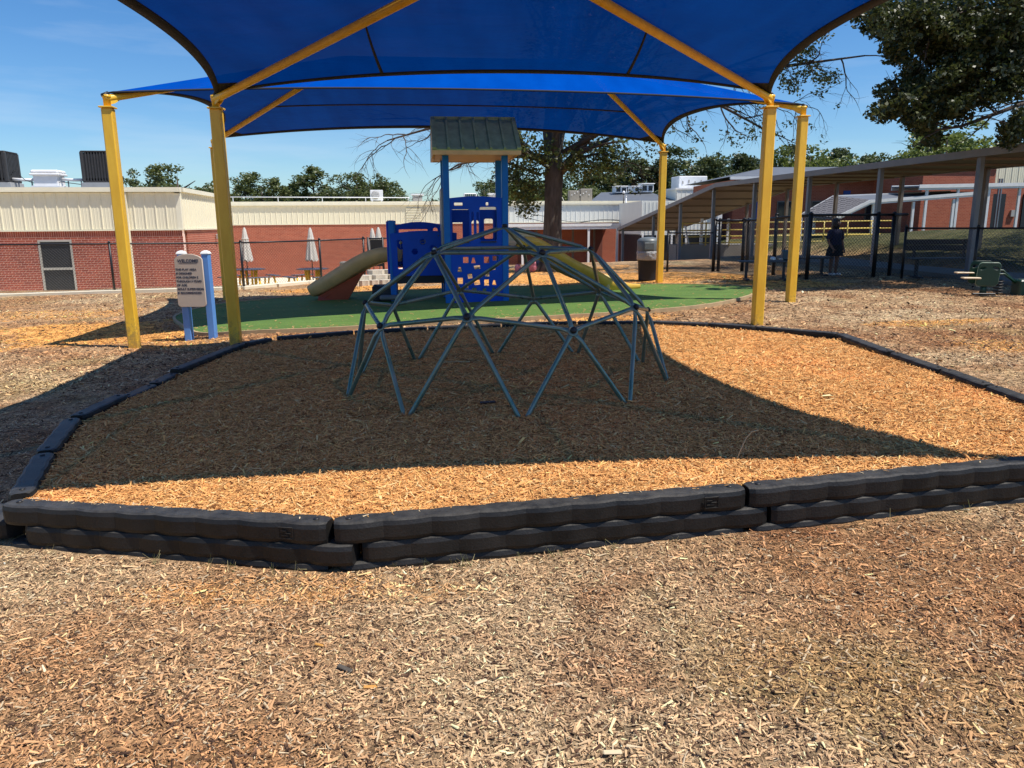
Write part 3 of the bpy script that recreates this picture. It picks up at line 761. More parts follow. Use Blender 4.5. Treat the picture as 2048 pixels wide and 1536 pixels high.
def timber(a, b, z0, z1, label, h=.105, d=.135, phase=0.0, cat='border timber', group='black plastic timbers round the mulch bed', gap=.012, amp=.013, stamp=False):
    a = Vector((a[0], a[1], z0)); b = Vector((b[0], b[1], z1)); v = b - a; L = v.length - gap * 2; v.normalize()
    mb = timber_mesh(L, h, d, None, phase, amp)
    me = mb.mesh('border_timber')
    for p in me.polygons: p.use_smooth = False
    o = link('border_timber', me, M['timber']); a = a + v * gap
    y = Vector((0, 0, 1)).cross(v).normalized(); z = v.cross(y)
    o.matrix_world = Matrix(((v.x, y.x, z.x, a.x), (v.y, y.y, z.y, a.y), (v.z, y.z, z.z, a.z), (0, 0, 0, 1)))
    tag(o, label, cat, group)
    if stamp:
        s = MB(); x = L - .2
        for (u, w, dx, dz) in ((0, 0, .075, .004), (0, .058, .075, .004), (-.037, .029, .004, .058), (.037, .029, .004, .058), (-.012, .04, .03, .005), (.012, .028, .03, .005), (-.006, .016, .04, .005)):
            s.box((x + u, -d / 2 - amp * .6 - .001, .024 + w), (dx, .006, dz))
        q = s.build('moulded_stamp', M['timber'], o)
    # drive stakes through the ends
    for x in (.07, L - .07): MB().lathe([(.016, h - .002), (.016, h + .004), (.010, h + .007)], (x, 0, 0), 8).build('stake_head', M['black_rubber'], o)
    return o
A_, B_, C_, D_ = (-2.75, 3.86), (-.89, 3.47), (1.24, 3.82), (3.48, 4.23)
tops = {A_: .150, B_: .186, C_: .222, D_: .268}
FR = [(A_, B_, 'left front side'), (B_, C_, 'middle front side'), (C_, D_, 'right front side')]
lay = ('top', 'second', 'half buried bottom')
for i, (a, b, nm) in enumerate(FR):
    for k in range(3):
        va = Vector((b[0] - a[0], b[1] - a[1])).normalized()
        sh = (0, .13, .02)[k]
        a2 = (a[0] + va.x * sh, a[1] + va.y * sh); b2 = (b[0] + va.x * (sh if k == 1 else 0), b[1] + va.y * (sh if k == 1 else 0))
        timber(a2, b2, tops[a] - .105 * (k + 1), tops[b] - .105 * (k + 1), 'black scalloped border timber, %s course of the %s of the bed' % (lay[k], nm), phase=(.5 * (k % 2) + sh / (math.hypot(b[0] - a[0], b[1] - a[1]) / max(3, round((math.hypot(b[0] - a[0], b[1] - a[1]) - .024) / .225)))), stamp=(k == 0 and i < 2), amp=.0078)
# filler piece under the left corner
a = (-2.85, 3.93)
timber((-3.05, 4.1), (-2.74, 3.88), tops[A_] - .21, tops[A_] - .212, 'short end of a border timber under the left front corner of the bed', group=None)
zt = lambda p, k=.035: float(.163 + .02 * p[0]) + k - .105
LEFT = [((-2.76, 3.98), (-3.12, 4.80), 'flat border timber running back from the left front corner, end nearest the corner', .04),
        ((-3.13, 4.82), (-3.47, 5.74), 'flat border timber second from the left front corner, with a screw hole strip', .045),
        ((-3.47, 5.78), (-3.50, 6.58), 'border timber at the bend of the left side, angled toward the blue sign', .05),
        ((-3.50, 6.60), (-3.505, 7.16), 'border timber of the left side buried to its top edge in mulch', .014),
        ((-3.505, 7.18), (-3.53, 7.70), 'half buried border timber of the left side with only its stub showing', .022),
        ((-3.54, 7.72), (-3.46, 9.52), 'border timber beside the base of the left yellow pole', .055),
        ((-3.45, 9.54), (-3.22, 9.93), 'short border timber ending at the gap by the turf', .05)]
for a, b, lb, k in LEFT: timber(a, b, zt(a, k), zt(b, k), lb, amp=.004)
BACK = [((-3.16, 9.98), (-2.2, 10.38), 'border timber right of the gap, back edge of the bed along the turf'),
        ((-2.2, 10.38), (-1.2, 10.64), 'border timber behind the left legs of the climbing dome'),
        ((-1.2, 10.64), (-.15, 10.79), 'border timber behind the middle of the climbing dome'),
        ((-.15, 10.79), (.95, 10.79), 'border timber on the back edge, behind the right legs of the dome'),
        ((.95, 10.79), (1.98, 10.58), 'pale topped border timber on the back edge right of the dome'),
        ((1.98, 10.58), (2.7, 10.17), 'short border timber left of the right yellow pole'),
        ((2.7, 10.17), (3.2, 9.72), 'border timber at the foot of the right yellow pole'),
        ((3.2, 9.72), (3.94, 8.95), 'border timber just right of the right yellow pole'),
        ((3.95, 8.93), (3.90, 7.60), 'long border timber on the right side beyond the orange mulch'),
        ((3.92, 7.58), (3.91, 6.66), 'half buried border timber on the right side under drifted mulch'),
        ((3.91, 6.64), (3.88, 5.95), 'border timber on the right side with a broken dark end'),
        ((3.88, 5.93), (3.86, 5.20), 'border timber on the right side nearest the picture edge'),
        ((3.85, 5.18), (3.50, 4.34), 'border timber closing the right front corner of the bed')]
for i, (a, b, lb) in enumerate(BACK):
    k = (.055, .05, .045, .045, .045, .05, .055, .055, .055, .052, .06, .06, .06)[i]
    timber(a, b, zt(a, k), zt(b, k), lb, amp=.004)

# ------------------------------------------------------------------ loose wood chips lying on the beds
def chip_points(name, P, rot, scl, rgb, m, kind='stuff', size=(1, 1, 1)):
    me = bpy.data.meshes.new(name); n = len(P)
    me.vertices.add(n); me.vertices.foreach_set('co', P.astype(np.float32).ravel())
    for nm, arr in (('rot', rot), ('scl', scl)):
        a = me.attributes.new(nm, 'FLOAT_VECTOR', 'POINT'); a.data.foreach_set('vector', arr.astype(np.float32).ravel())
    c = np.ones((n, 4), np.float32); c[:, :3] = rgb
    a = me.attributes.new('tint', 'FLOAT_COLOR', 'POINT'); a.data.foreach_set('color', c.ravel())
    o = link(name, me, m)
    g = bpy.data.node_groups.new(name, 'GeometryNodeTree')
    g.interface.new_socket('Geometry', in_out='INPUT', socket_type='NodeSocketGeometry')
    g.interface.new_socket('Geometry', in_out='OUTPUT', socket_type='NodeSocketGeometry')
    N, L = g.nodes, g.links
    gi = N.new('NodeGroupInput'); go = N.new('NodeGroupOutput')
    cy = N.new('GeometryNodeMeshCone'); cy.inputs['Vertices'].default_value = 5; cy.inputs['Radius Bottom'].default_value = .5; cy.inputs['Radius Top'].default_value = .22; cy.inputs['Depth'].default_value = 1.0
    cy.fill_type = 'NGON'; up_ = N.new('GeometryNodeTransform'); up_.inputs['Translation'].default_value = (0, 0, -.5); L.new(cy.outputs['Mesh'], up_.inputs['Geometry'])
    sm = N.new('GeometryNodeSetMaterial'); sm.inputs['Material'].default_value = m
    ip = N.new('GeometryNodeInstanceOnPoints')
    nr = N.new('GeometryNodeInputNamedAttribute'); nr.data_type = 'FLOAT_VECTOR'; nr.inputs['Name'].default_value = 'rot'
    er = N.new('FunctionNodeEulerToRotation')
    ns = N.new('GeometryNodeInputNamedAttribute'); ns.data_type = 'FLOAT_VECTOR'; ns.inputs['Name'].default_value = 'scl'
    L.new(gi.outputs[0], ip.inputs['Points']); L.new(up_.outputs['Geometry'], sm.inputs['Geometry']); L.new(sm.outputs[0], ip.inputs['Instance'])
    L.new(nr.outputs['Attribute'], er.inputs[0]); L.new(er.outputs[0], ip.inputs['Rotation']); L.new(ns.outputs['Attribute'], ip.inputs['Scale'])
    L.new(ip.outputs[0], go.inputs[0])
    md = o.modifiers.new('scatter', 'NODES'); md.node_group = g
    return tag(o, kind=kind)
def chip_inst_mat(name):
    m, nt, b = new_mat(name)
    N, L = nt.nodes, nt.links
    at = N.new('ShaderNodeAttribute'); at.attribute_type = 'INSTANCER'; at.attribute_name = 'tint'
    L.new(at.outputs['Color'], b.inputs['Base Color'])
    b.inputs['Roughness'].default_value = .85; b.inputs['Specular IOR Level'].default_value = .25
    return m
M['chip'] = chip_inst_mat('single wood chip')
def visible(x, y, z, mx=.72):
    d = y * .978 - (z - 1.6) * .208; v = y * .208 + (z - 1.6) * .978
    return (d > .5) & (np.abs(x / d) < mx) & (v / d > -.54)
def scatter(n_try, x0, x1, y0, y1, dens, inside, ringside):
    x = rng.uniform(x0, x1, n_try); y = rng.uniform(y0, y1, n_try)
    k = rng.random(n_try) < dens(x, y); x, y = x[k], y[k]
    i = in_poly(x, y, [(.2 + (p[0] - .2) * (.982 if inside else 1.025), 7.2 + (p[1] - 7.2) * (.982 if inside else 1.025)) for p in RING])
    k = i if inside else ~i
    x, y = x[k], y[k]
    z = (mz if inside else gz)(x, y)
    k = visible(x, y, z); return x[k], y[k], z[k]
# weathered chips outside
x, y, z = scatter(2600000, -6.5, 6.5, 1.6, 10.5, lambda x, y: np.clip((2.9 / np.maximum(y, .5)) ** 2.0, 0, 1) , False, None)
n = len(x); pass
ln = rng.lognormal(math.log(.0120), .58, n).clip(.004, .075) * (1 + .06 * (y - 3).clip(0, 7)); wd = np.minimum(ln * rng.uniform(.13, .42, n), .013); th = np.minimum(wd * rng.uniform(.3, .7, n), .006)
rot = np.stack([rng.normal(0, .4, n), rng.normal(math.pi / 2, .30, n), rng.uniform(0, 6.283, n)], 1)
b = rng.lognormal(0, .36, n)[:, None]; pale = (rng.random(n) < .12)[:, None]; dark = (rng.random(n) < .20)[:, None]
rgb = chip_rgb(x, y) * np.array([1.42, 1.32, 1.24]) * b; gt = rng.uniform(-.10, .13, n)[:, None] * np.array([.25, -.05, -.25]); rgb = rgb * (1 + gt)
rgb = np.where(pale, np.array([.52, .40, .25]) * (.75 + .25 * b), rgb); rgb = np.where(dark, np.array([.085, .045, .026]) * b, rgb)
chip_points('wood_chips', np.stack([x, y, z + rng.uniform(-.006, .010, n)], 1), rot, np.stack([th, wd, ln], 1), rgb.clip(.01, .8), M['chip'])
# the same chips farther out, where only the larger ones still show
x = rng.uniform(-13, 12, 420000); y = rng.uniform(7.5, 19.3, 420000)
k = (rng.random(len(x)) < (9.0 / y) ** 1.2 * .55) & ~in_poly(x, y, [(.2 + (p[0] - .2) * 1.03, 7.2 + (p[1] - 7.2) * 1.03) for p in RING]) & ~in_poly(x, y, TURF) & (grassy(x, y) < .3) & ~((y > 18.9) & (x < -5))
x, y = x[k], y[k]; z = gz(x, y); k = visible(x, y, z); x, y, z = x[k], y[k], z[k]; n = len(x)
ln = rng.lognormal(math.log(.034), .45, n).clip(.012, .10); wd = ln * rng.uniform(.2, .5, n); th = wd * rng.uniform(.3, .6, n)
rot = np.stack([rng.normal(0, .4, n), rng.normal(math.pi / 2, .34, n), rng.uniform(0, 6.283, n)], 1)
b = rng.lognormal(0, .42, n)[:, None]; dark = (rng.random(n) < .22)[:, None]
fr_ = (rng.random(n) < np.clip(tone(x, y) * 1.5 - .2, 0, 1))[:, None]
rgb = np.where(fr_, PAL[2] * b, chip_rgb(x, y, False) * np.array([1.35, 1.26, 1.18]) * b); rgb = np.where(dark, np.array([.09, .05, .03]) * b, rgb)
chip_points('wood_chips', np.stack([x, y, z + rng.uniform(-.004, .010, n)], 1), rot, np.stack([th, wd, ln], 1), rgb.clip(.01, .8), M['chip'])
# fresh orange slivers inside the border
x, y, z = scatter(420000, -3.8, 4.2, 3.4, 10.8, lambda x, y: np.clip((4.2 / np.maximum(y, .5)) ** 1.5, 0, 1), True, None)
n = len(x)
ln = rng.lognormal(math.log(.034), .4, n).clip(.01, .11) * (1 + .05 * (y - 4).clip(0, 7)); wd = ln * rng.uniform(.07, .2, n) + .0015; th = wd * rng.uniform(.3, .7, n)
rot = np.stack([rng.normal(0, .32, n), rng.normal(math.pi / 2, .30, n), rng.uniform(0, 6.283, n)], 1)
b = rng.lognormal(0, .26, n)[:, None]
rgb = ring_rgb(x, y) * b; rgb = np.where((rng.random(n) < .12)[:, None], np.array([.74, .50, .22]) * (.8 + .2 * b), rgb); rgb = np.where((rng.random(n) < .10)[:, None], np.array([.25, .10, .03]) * b, rgb)
chip_points('mulch_slivers', np.stack([x, y, z + rng.uniform(-.002, .012, n)], 1), rot, np.stack([th, wd, ln], 1), rgb.clip(.01, .85), M['chip'])
# crumbs of mulch on top of the front timbers
pts = []
for (a, b_, nm) in FR:
    va = np.array([b_[0] - a[0], b_[1] - a[1]]); L = np.linalg.norm(va); va /= L; nv = np.array([-va[1], va[0]])
    for _ in range(70):
        t = random.random(); w = random.gauss(.045, .018)
        w = max(-.05, min(.075, w)); p = np.array(a) + va * t * L + nv * w
        pts.append((p[0], p[1], tops[a] + (tops[b_] - tops[a]) * t + .003))
P = np.array(pts); n = len(P)
ln = rng.uniform(.008, .035, n); wd = ln * rng.uniform(.1, .35, n)
chip_points('timber_crumbs', P, np.stack([rng.normal(0, .1, n), rng.normal(math.pi / 2, .06, n), rng.uniform(0, 6.28, n)], 1), np.stack([wd * .4, wd, ln], 1), np.where((rng.random(n) < .5)[:, None], [.62, .48, .30], [.62, .33, .11]) * rng.uniform(.7, 1.2, n)[:, None], M['chip'])
# stray chips kicked onto the edge of the turf
tx, ty = rng.uniform(-5.8, 5.0, 9000), rng.uniform(11.3, 17.4, 9000)
k = in_poly(tx, ty, TURF); tx, ty = tx[k], ty[k]
ed = np.min(np.stack([np.hypot(tx - p[0], ty - p[1]) for p in TURF]), 0); k = rng.random(len(tx)) < np.exp(-ed / .28) * .9 + .05; tx, ty = tx[k], ty[k]; n = len(tx)
ln = rng.uniform(.02, .07, n); wd = ln * rng.uniform(.15, .4, n)
chip_points('turf_chips', np.stack([tx, ty, gz_smooth(tx, ty) + .020], 1), np.stack([rng.normal(0, .15, n), rng.normal(math.pi / 2, .12, n), rng.uniform(0, 6.28, n)], 1), np.stack([wd * .4, wd, ln], 1), np.array([.60, .36, .15]) * rng.uniform(.6, 1.15, n)[:, None], M['chip'])
# blades of dry grass coming through the chips
x, y, z = scatter(16000, -6, 6, 1.7, 9, lambda x, y: np.clip(.04 + greeny(x, y) * 1.2, 0, 1) * np.clip((3.2 / y) ** 1.5, 0, 1), False, None)
n = len(x); ln = rng.uniform(.015, .05, n)
chip_points('grass_blades', np.stack([x, y, z + ln * .3], 1), np.stack([rng.normal(0, .7, n), rng.normal(0, .7, n), rng.uniform(0, 6.28, n)], 1), np.stack([np.full(n, .0022), np.full(n, .0011), ln], 1), np.where((rng.random(n) < .5)[:, None], [.20, .22, .06], [.42, .37, .16]) * rng.uniform(.6, 1.2, n)[:, None], M['chip'])
# tufts of grass at the foot of the timbers
tp = []
for k in range(24):
    i = random.choice([0, 0, 1, 1, 2]); a, b_, nm = FR[i]; t = random.random()
    px, py = a[0] + (b_[0] - a[0]) * t, a[1] + (b_[1] - a[1]) * t - .115
    for j in range(5): tp.append((px + random.gauss(0, .02), py - abs(random.gauss(0, .02))))
P = np.array(tp); n = len(P); ln = rng.uniform(.03, .09, n)
chip_points('grass_tufts', np.stack([P[:, 0], P[:, 1], gz(P[:, 0], P[:, 1]) + ln * .42], 1), np.stack([rng.normal(0, .5, n), rng.normal(0, .5, n), rng.uniform(0, 6.28, n)], 1), np.stack([np.full(n, .0026), np.full(n, .001), ln], 1), np.where((rng.random(n) < .55)[:, None], [.15, .16, .05], [.36, .31, .15]) * rng.uniform(.7, 1.2, n)[:, None], M['chip'])

# ------------------------------------------------------------------ shade canopies
def lerp3(a, b, t): return Vector(a) + (Vector(b) - Vector(a)) * t
def canopy(label, corners, ridge, sags, seams, group, exps=(2.15, 2.15, 2.15, 2.15)):
    """corners: far left, far right, near right, near left (tops of the poles, world); ridge: its two ends"""
    cx = sum(c[0] for c in corners) / 4; cy = sum(c[1] for c in corners) / 4; cz = G(cx, cy)
    O = Vector((cx, cy, cz))
    t = thing('shade_canopy', label, 'shade canopy', O, 0, group)
    c = [Vector(p) - O for p in corners]; ra, rb = (Vector(p) - O for p in ridge)
    tops = [(c[0], c[1], ra, rb), (c[1], c[2], rb, rb), (c[2], c[3], rb, ra), (c[3], c[0], ra, ra)]
    if (ra - rb).length > .5 and abs((rb - ra).normalized().dot((c[1] - c[0]).normalized())) < .7:
        tops = [(c[0], c[1], ra, ra), (c[1], c[2], ra, rb), (c[2], c[3], rb, rb), (c[3], c[0], rb, ra)]
    for k, (a, b, ta, tb) in enumerate(tops):
        mid = (a + b) / 2; up = ((ta + tb) / 2 - mid); e = (b - a).normalized(); up = up - e * up.dot(e); up.normalize()
        nor = e.cross(up).normalized()
        if nor.z < 0: nor = -nor
        sg = sags[k]
        def E(u): return a.lerp(b, u) + up * sg * (1 - abs(2 * u - 1) ** exps[k])
        def P(u, v, off=0.0):
            p = E(u).lerp(ta.lerp(tb, u), v)
            return p + nor * (off - .10 * math.sin(math.pi * v) * math.sin(math.pi * u))
        nu, nv = 36, 14; vs = []; fs = []
        for j in range(nv + 1):
            for i in range(nu + 1): vs.append(P(i / nu, (j / nv) * (.999 if ta == tb else 1)))
        for j in range(nv):
            for i in range(nu): q = j * (nu + 1) + i; fs.append((q, q + 1, q + nu + 2, q + nu + 1))
        mb = MB(); mb.add(vs, fs, True); fp = mb.build('fabric_panel', M['fabric'], t)
        # hem pocket with its edge cable
        hw = .11; vs = []; fs = []
        for i in range(nu + 1):
            u = i / nu; d = (ta.lerp(tb, u) - E(u)).length; v = min(.5, hw / d)
            for off, vv in ((.006, -.01 / d), (.006, v), (-.012, v), (-.012, -.01 / d)): vs.append(P(u, vv, off))
        for i in range(nu):
            for q in range(4): fs.append((i * 4 + q, i * 4 + (q + 1) % 4, i * 4 + 4 + (q + 1) % 4, i * 4 + 4 + q))
        mb = MB(); mb.add(vs, fs, True); mb.build('hem', M['hem'], fp)
        for (su0, su1) in seams[k]:
            vs = []; fs = []; n = 14
            for i in range(n + 1):
                f = i / n; u = su0[0] + (su1[0] - su0[0]) * f; v = su0[1] + (su1[1] - su0[1]) * f
                if ta == tb and su0[0] == su1[0]: v *= 2 * min(u, 1 - u) * .97; u = (u - .5 * v) / (1 - v)
                for du, off in ((-.0028, .004), (.0028, .004), (.0028, -.006), (-.0028, -.006)):
                    if abs(su1[0] - su0[0]) > .5: vs.append(P(u, v + du * 3, off))
                    else: vs.append(P(u + du, v, off))
            for i in range(n):
                for q in range(4): fs.append((i * 4 + q, i * 4 + (q + 1) % 4, i * 4 + 4 + (q + 1) % 4, i * 4 + 4 + q))
            mb = MB(); mb.add(vs, fs, True); mb.build('seam', M['hem'], fp)
        # doubled cloth in both corners
        for u0, u1 in ((0, .075), (.925, 1)):
            vs = []; fs = []; n = 6
            for j in range(2):
                for i in range(n + 1):
                    u = u0 + (u1 - u0) * i / n; w = (u / .075) if u0 == 0 else ((1 - u) / .075)
                    d = (ta.lerp(tb, u) - E(u)).length; vs.append(P(u, (0 if j == 0 else max(0.002, (1 - w) * .52 / d)), -.009))
            for i in range(n): fs.append((i, i + 1, n + 2 + i, n + 1 + i))
            mb = MB(); mb.add(vs, fs, True); mb.build('corner_patch', M['hem'], fp)
    # poles, elbows and rafters
    ed = (c[1] - c[0]); rz = math.atan2(ed.y, ed.x)
    for k, p in enumerate(c):
        tgt = {0: ra, 1: rb, 2: rb, 3: ra}[k] if tops[0][2] != tops[0][3] or ra == rb else {0: ra, 1: ra, 2: rb, 3: rb}[k]
        base = Vector((p.x, p.y, G(p.x + cx, p.y + cy) - .25 - cz))
        ptop = p.z - .20; d = (tgt - p).normalized()
        rm = Matrix.Rotation(rz, 3, 'Z')
        mb = MB(); mb.box((0, 0, (base.z + ptop) / 2), (.142, .142, ptop - base.z), rm, .014)
        po = mb.build('pole', M['post_yellow'], t, (p.x, p.y, 0))
        mb = MB(); mb.box((0, 0, ptop + .010), (.185, .185, .020), rm, .004)
        mb.build('cap_plate', M['post_yellow'], po)
        mb = MB(); mb.lathe([(.048, ptop + .02), (.048, p.z - .07), (.06, p.z - .06), (.06, p.z - .03)], (0, 0, 0), 14)
        mb.build('pole_stub', M['post_yellow'], po)
        a0 = p - d * .03 + Vector((0, 0, -.075)); a1 = tgt + Vector((0, 0, -.085))
        ra_ = MB(); ra_.tube([a0, a0 + d * .05, a0.lerp(a1, .5), a1], .049, 14)
        rf = ra_.build('rafter', M['post_yellow'], t)
        gs = MB(); s_ = Vector((-d.y, d.x, 0)).normalized()
        q0 = Vector((p.x, p.y, p.z - .15)); dh = Vector((d.x, d.y, 0)).normalized()
        for sg_ in (-1, 1):
            pl = [q0 + dh * .03, q0 + dh * .09 + Vector((0, 0, .02)), q0 + dh * .18 + Vector((0, 0, .08)) , q0 + dh * .12 + Vector((0, 0, .12)), q0 + Vector((0, 0, .10))]
            vs = [x + s_ * (sg_ * .03 + o_) for o_ in (-.005, .005) for x in pl]; n = 5
            gs.add(vs, [tuple(range(n - 1, -1, -1)), tuple(range(n, 2 * n))] + [(i, (i + 1) % n, n + (i + 1) % n, n + i) for i in range(n)])
        gs.build('gusset_plates', M['post_yellow'], rf)
        bt = MB(); bt.tube([p - d * .06 + Vector((0, 0, -.03)), p + d * .03 + Vector((0, 0, -.012))], .03, 10); bt.build('corner_pulley', M['black_rubber'], rf)
    if (ra - rb).length > .3:
        MB().tube([ra + Vector((0, 0, -.085)), rb + Vector((0, 0, -.085))], .05, 14).build('ridge_beam', M['post_yellow'], t)
    return t
grp = 'blue shade canopies on yellow poles'
canopy('blue shade canopy on yellow poles over the climbing dome, nearer of the two',
       [(-3.83, 10.32, 3.30), (3.56, 10.82, 3.33), (4.25, 3.68, 3.34), (-3.5, 3.0, 3.30)], [(0.0, 7.25, 4.07), (0.0, 7.25, 4.07)],
       (.64, .70, .40, .52), ([((.30, 0), (.30, 1)), ((.715, 0), (.715, 1))], [], [((.3, 0), (.3, 1)), ((.7, 0), (.7, 1))], []), grp)
_e1 = Vector((10.2, 2.65, 0)).normalized(); _A = Vector((-5.9, 13.7, 4.6)); _B = Vector((4.25, 15.7, 4.6))
canopy('blue shade canopy on yellow poles over the play tower, farther of the two',
       [(-6.32, 16.72, 3.44), (3.53, 18.0, 3.40), (4.98, 13.4, 3.55), (-5.47, 10.77, 3.39)], [tuple(_A + _e1 * 3.0), tuple(_B - _e1 * 3.0)],
       (.55, .70, .58, .70), ([((.02, .42), (.98, .42))], [], [], []), grp, (2.15, 2.15, 2.3, 2.15))

# ------------------------------------------------------------------ climbing dome
DC = Vector((-.055, 7.05, .15)); DR, DQ, DL = 1.53, .938, 5.08
dome = thing('climbing_dome', 'teal steel geodesic climbing dome with black hub caps standing in the mulch bed', 'climbing dome', DC)
DV = {'a': Vector((0, 0, DR * DQ))}
def dv(az, el): return Vector((DR * math.cos(R(el)) * math.cos(R(az)), DR * math.cos(R(el)) * math.sin(R(az)), DR * math.sin(R(el)) * DQ))
for k in range(5): DV['u%d' % k] = dv(DL + 72 * k, 58.283)
for k in range(10):
    DV['l%d' % k] = dv(DL + 36 * k, 26.565 if k % 2 == 0 else 31.717)
    f = dv(DL + 18 + 36 * k, 0); f.z = float(mz(f.x + DC.x, f.y + DC.y)) - DC.z - .06; DV['f%d' % k] = f
DE = []
for k in range(5):
    DE += [('a', 'u%d' % k), ('u%d' % k, 'u%d' % ((k + 1) % 5)), ('u%d' % k, 'l%d' % (2 * k)), ('u%d' % k, 'l%d' % (2 * k + 1)), ('u%d' % k, 'l%d' % ((2 * k - 1) % 10))]
for k in range(10):
    DE += [('l%d' % k, 'l%d' % ((k + 1) % 10)), ('l%d' % k, 'f%d' % k), ('l%d' % k, 'f%d' % ((k - 1) % 10))]
def out(v): n = Vector((v.x, v.y, v.z + .25)); return n.normalized()
for a, b in DE:
    p, q = DV[a], DV[b]; d = (q - p); L = d.length; d.normalize(); r = .0188
    mb = MB()
    g = .055
    e0 = p + d * .02; e1 = q - d * .02
    # round tube with ends flattened and bent to the hub plates
    n = 10; st = [(e0, 0), (p + d * g, .35), (p + d * (g + .05), 1), (p.lerp(q, .5), 1), (q - d * (g + .05), 1), (q - d * g, .35), (e1, 0)]
    if b[0] == 'f': st = st[:5] + [(q, 1)]
    no = (out(p) + out(q)).normalized(); x = d.cross(no).normalized(); no = x.cross(d)
    vs = []; fs = []
    for (c_, f) in st:
        w = r * (1.25 + (1 - 1.25) * f); h = r * (.22 + .78 * f)
        dip = no * (-.012 * (1 - f))
        for k in range(n):
            an = 2 * math.pi * k / n; vs.append(c_ + dip + x * math.cos(an) * w + no * math.sin(an) * h)
    for i in range(len(st) - 1):
        for k in range(n): j = (k + 1) % n; fs.append((i * n + k, i * n + j, i * n + n + j, i * n + n + k))
    fs += [tuple(range(n - 1, -1, -1)), tuple(range((len(st) - 1) * n, len(st) * n))]
    mb.add(vs, fs, True); mb.build('bar' if b[0] != 'f' else 'leg_bar', M['dome'], dome)
for k, p in DV.items():
    if k[0] == 'f': continue
    no = out(p); rot = no.to_track_quat('Z', 'Y').to_matrix()
    mb = MB(); mb.lathe([(.045, -.022), (.045, -.012), (.034, -.010)], (0, 0, 0), 12)
    mb.v = [tuple(rot @ Vector(v) + p) for v in mb.v]; hb = mb.build('hub_plate', M['dome'], dome)
    mb = MB(); mb.lathe([(.024, -.012), (.027, .004), (.024, .016), (.012, .022)], (0, 0, 0), 12)
    mb.v = [tuple(rot @ Vector(v) + p) for v in mb.v]; mb.build('hub_cap', M['black_rubber'], hb)

# ------------------------------------------------------------------ welcome sign
sg = thing('welcome_sign', 'tan welcome sign board on two light blue posts with white caps', 'sign', (-4.72, 11.28, G(-4.72, 11.28)), R(-3))
for x in (-.185, .185):
    p_ = MB().box((0, 0, .56), (.105, .105, 1.44), None, .008).build('sign_post', M['sign_blue'], sg, (x, .035, 0))
    MB().lathe([(.085, 1.275), (.085, 1.285), (.06, 1.315), (.02, 1.328)], (0, 0, 0), 4, False, R(45)).build('post_cap', M['cap_white'], p_)
BW, BZ0, BZ1 = .215, .50, 1.30
outl = arc(BW - .05, BZ0 + .05, .05, .05, -90, 0, 4) + arc(0, BZ1 - .12, BW, .10, 12, 168, 12) + arc(-BW + .05, BZ0 + .05, .05, .05, 180, 270, 4)
bd = link('sign_board', cut_panel(outl, [], .022), M['sign_board'], sg, (-.045, -.065, 0))
def letter(txt, size, x, z, al='LEFT', sp=1.0):
    me = text_mesh(txt, size, al, sp); me.transform(Matrix.Translation((x, -.0062, z)))
    return link('lettering', me, M['ink'], bd)
letter('WELCOME!', .062, 0, 1.16, 'CENTER'); MB().box((0, -.006, 1.150), (.27, .003, .006)).build('underline', M['ink'], bd)
for i, ln_ in enumerate(('THIS PLAY AREA', 'IS DESIGNED', 'FOR CHILDREN 2', 'THROUGH 5 YEARS', 'OF AGE.', 'ADULT SUPERVISION', 'IS RECOMMENDED.')):
    letter(ln_, .043, -.20, 1.04 - i * .0575)

# ------------------------------------------------------------------ play tower
PT = Vector((-1.20, 14.42, .10)); prz = R(7)
play = thing('play_tower', 'blue plastic play tower with a grey green pitched roof and two slides', 'play tower', PT, prz)
W_, D_ = 1.10, 1.12
def ppost(x, y, h, s=.118):
    o = MB().box((0, 0, h / 2 - .05), (s, s, h + .1), None, .012).build('tower_post', M['blue_post'], play, (x, y, 0)); return o
for x in (0, W_):
    for y in (0, D_): ppost(x, y, 2.86)
# lower climbing panel with its cut-outs; pixel boxes of the photograph's panel mapped to metres
PW0, PW1 = .045, W_ - .045
def mapx(px): return PW0 + (px - 985) / (1410 - 985) * (PW1 - PW0)
def mapz(pz_): return 1.07 - (pz_ - 975) / (1360 - 975) * 1.07
H0 = []
for (x0, z0, x1, z1, k) in [(1088, 1035, 1130, 1075, 0), (1152, 1040, 1188, 1077, 1), (1255, 1035, 1296, 1077, 0), (1325, 1030, 1372, 1062, 0), (1172, 1090, 1226, 1120, 2), (1040, 1102, 1078, 1136, 1), (1312, 1102, 1348, 1127, 2), (1120, 1144, 1160, 1182, 2), (1263, 1140, 1297, 1170, 0), (1040, 1175, 1082, 1217, 0), (1170, 1190, 1222, 1227, 2), (1255, 1190, 1292, 1232, 0), (1318, 1196, 1352, 1228, 1), (1093, 1213, 1127, 1250, 1), (1155, 1245, 1192, 1285, 0), (1240, 1248, 1272, 1278, 2), (1310, 1245, 1347, 1287, 1)]:
    a, b, c_, d_ = mapx(x0), mapx(x1), mapz(z1), mapz(z0); w = b - a
    H0.append({0: rect(a, c_, b, d_), 1: [(a, c_), (b, c_), (b - w * .3, d_), (a + w * .3, d_)], 2: [(a + w * .12, c_), (b, c_ + .01), (b - w * .1, d_), (a, d_ - .015)]}[k])
link('climbing_panel', cut_panel(rrect(PW0 - .01, .03, PW1 + .01, 1.075, .03), H0, .03), M['blue_panel'], play, (0, -.03, 0))
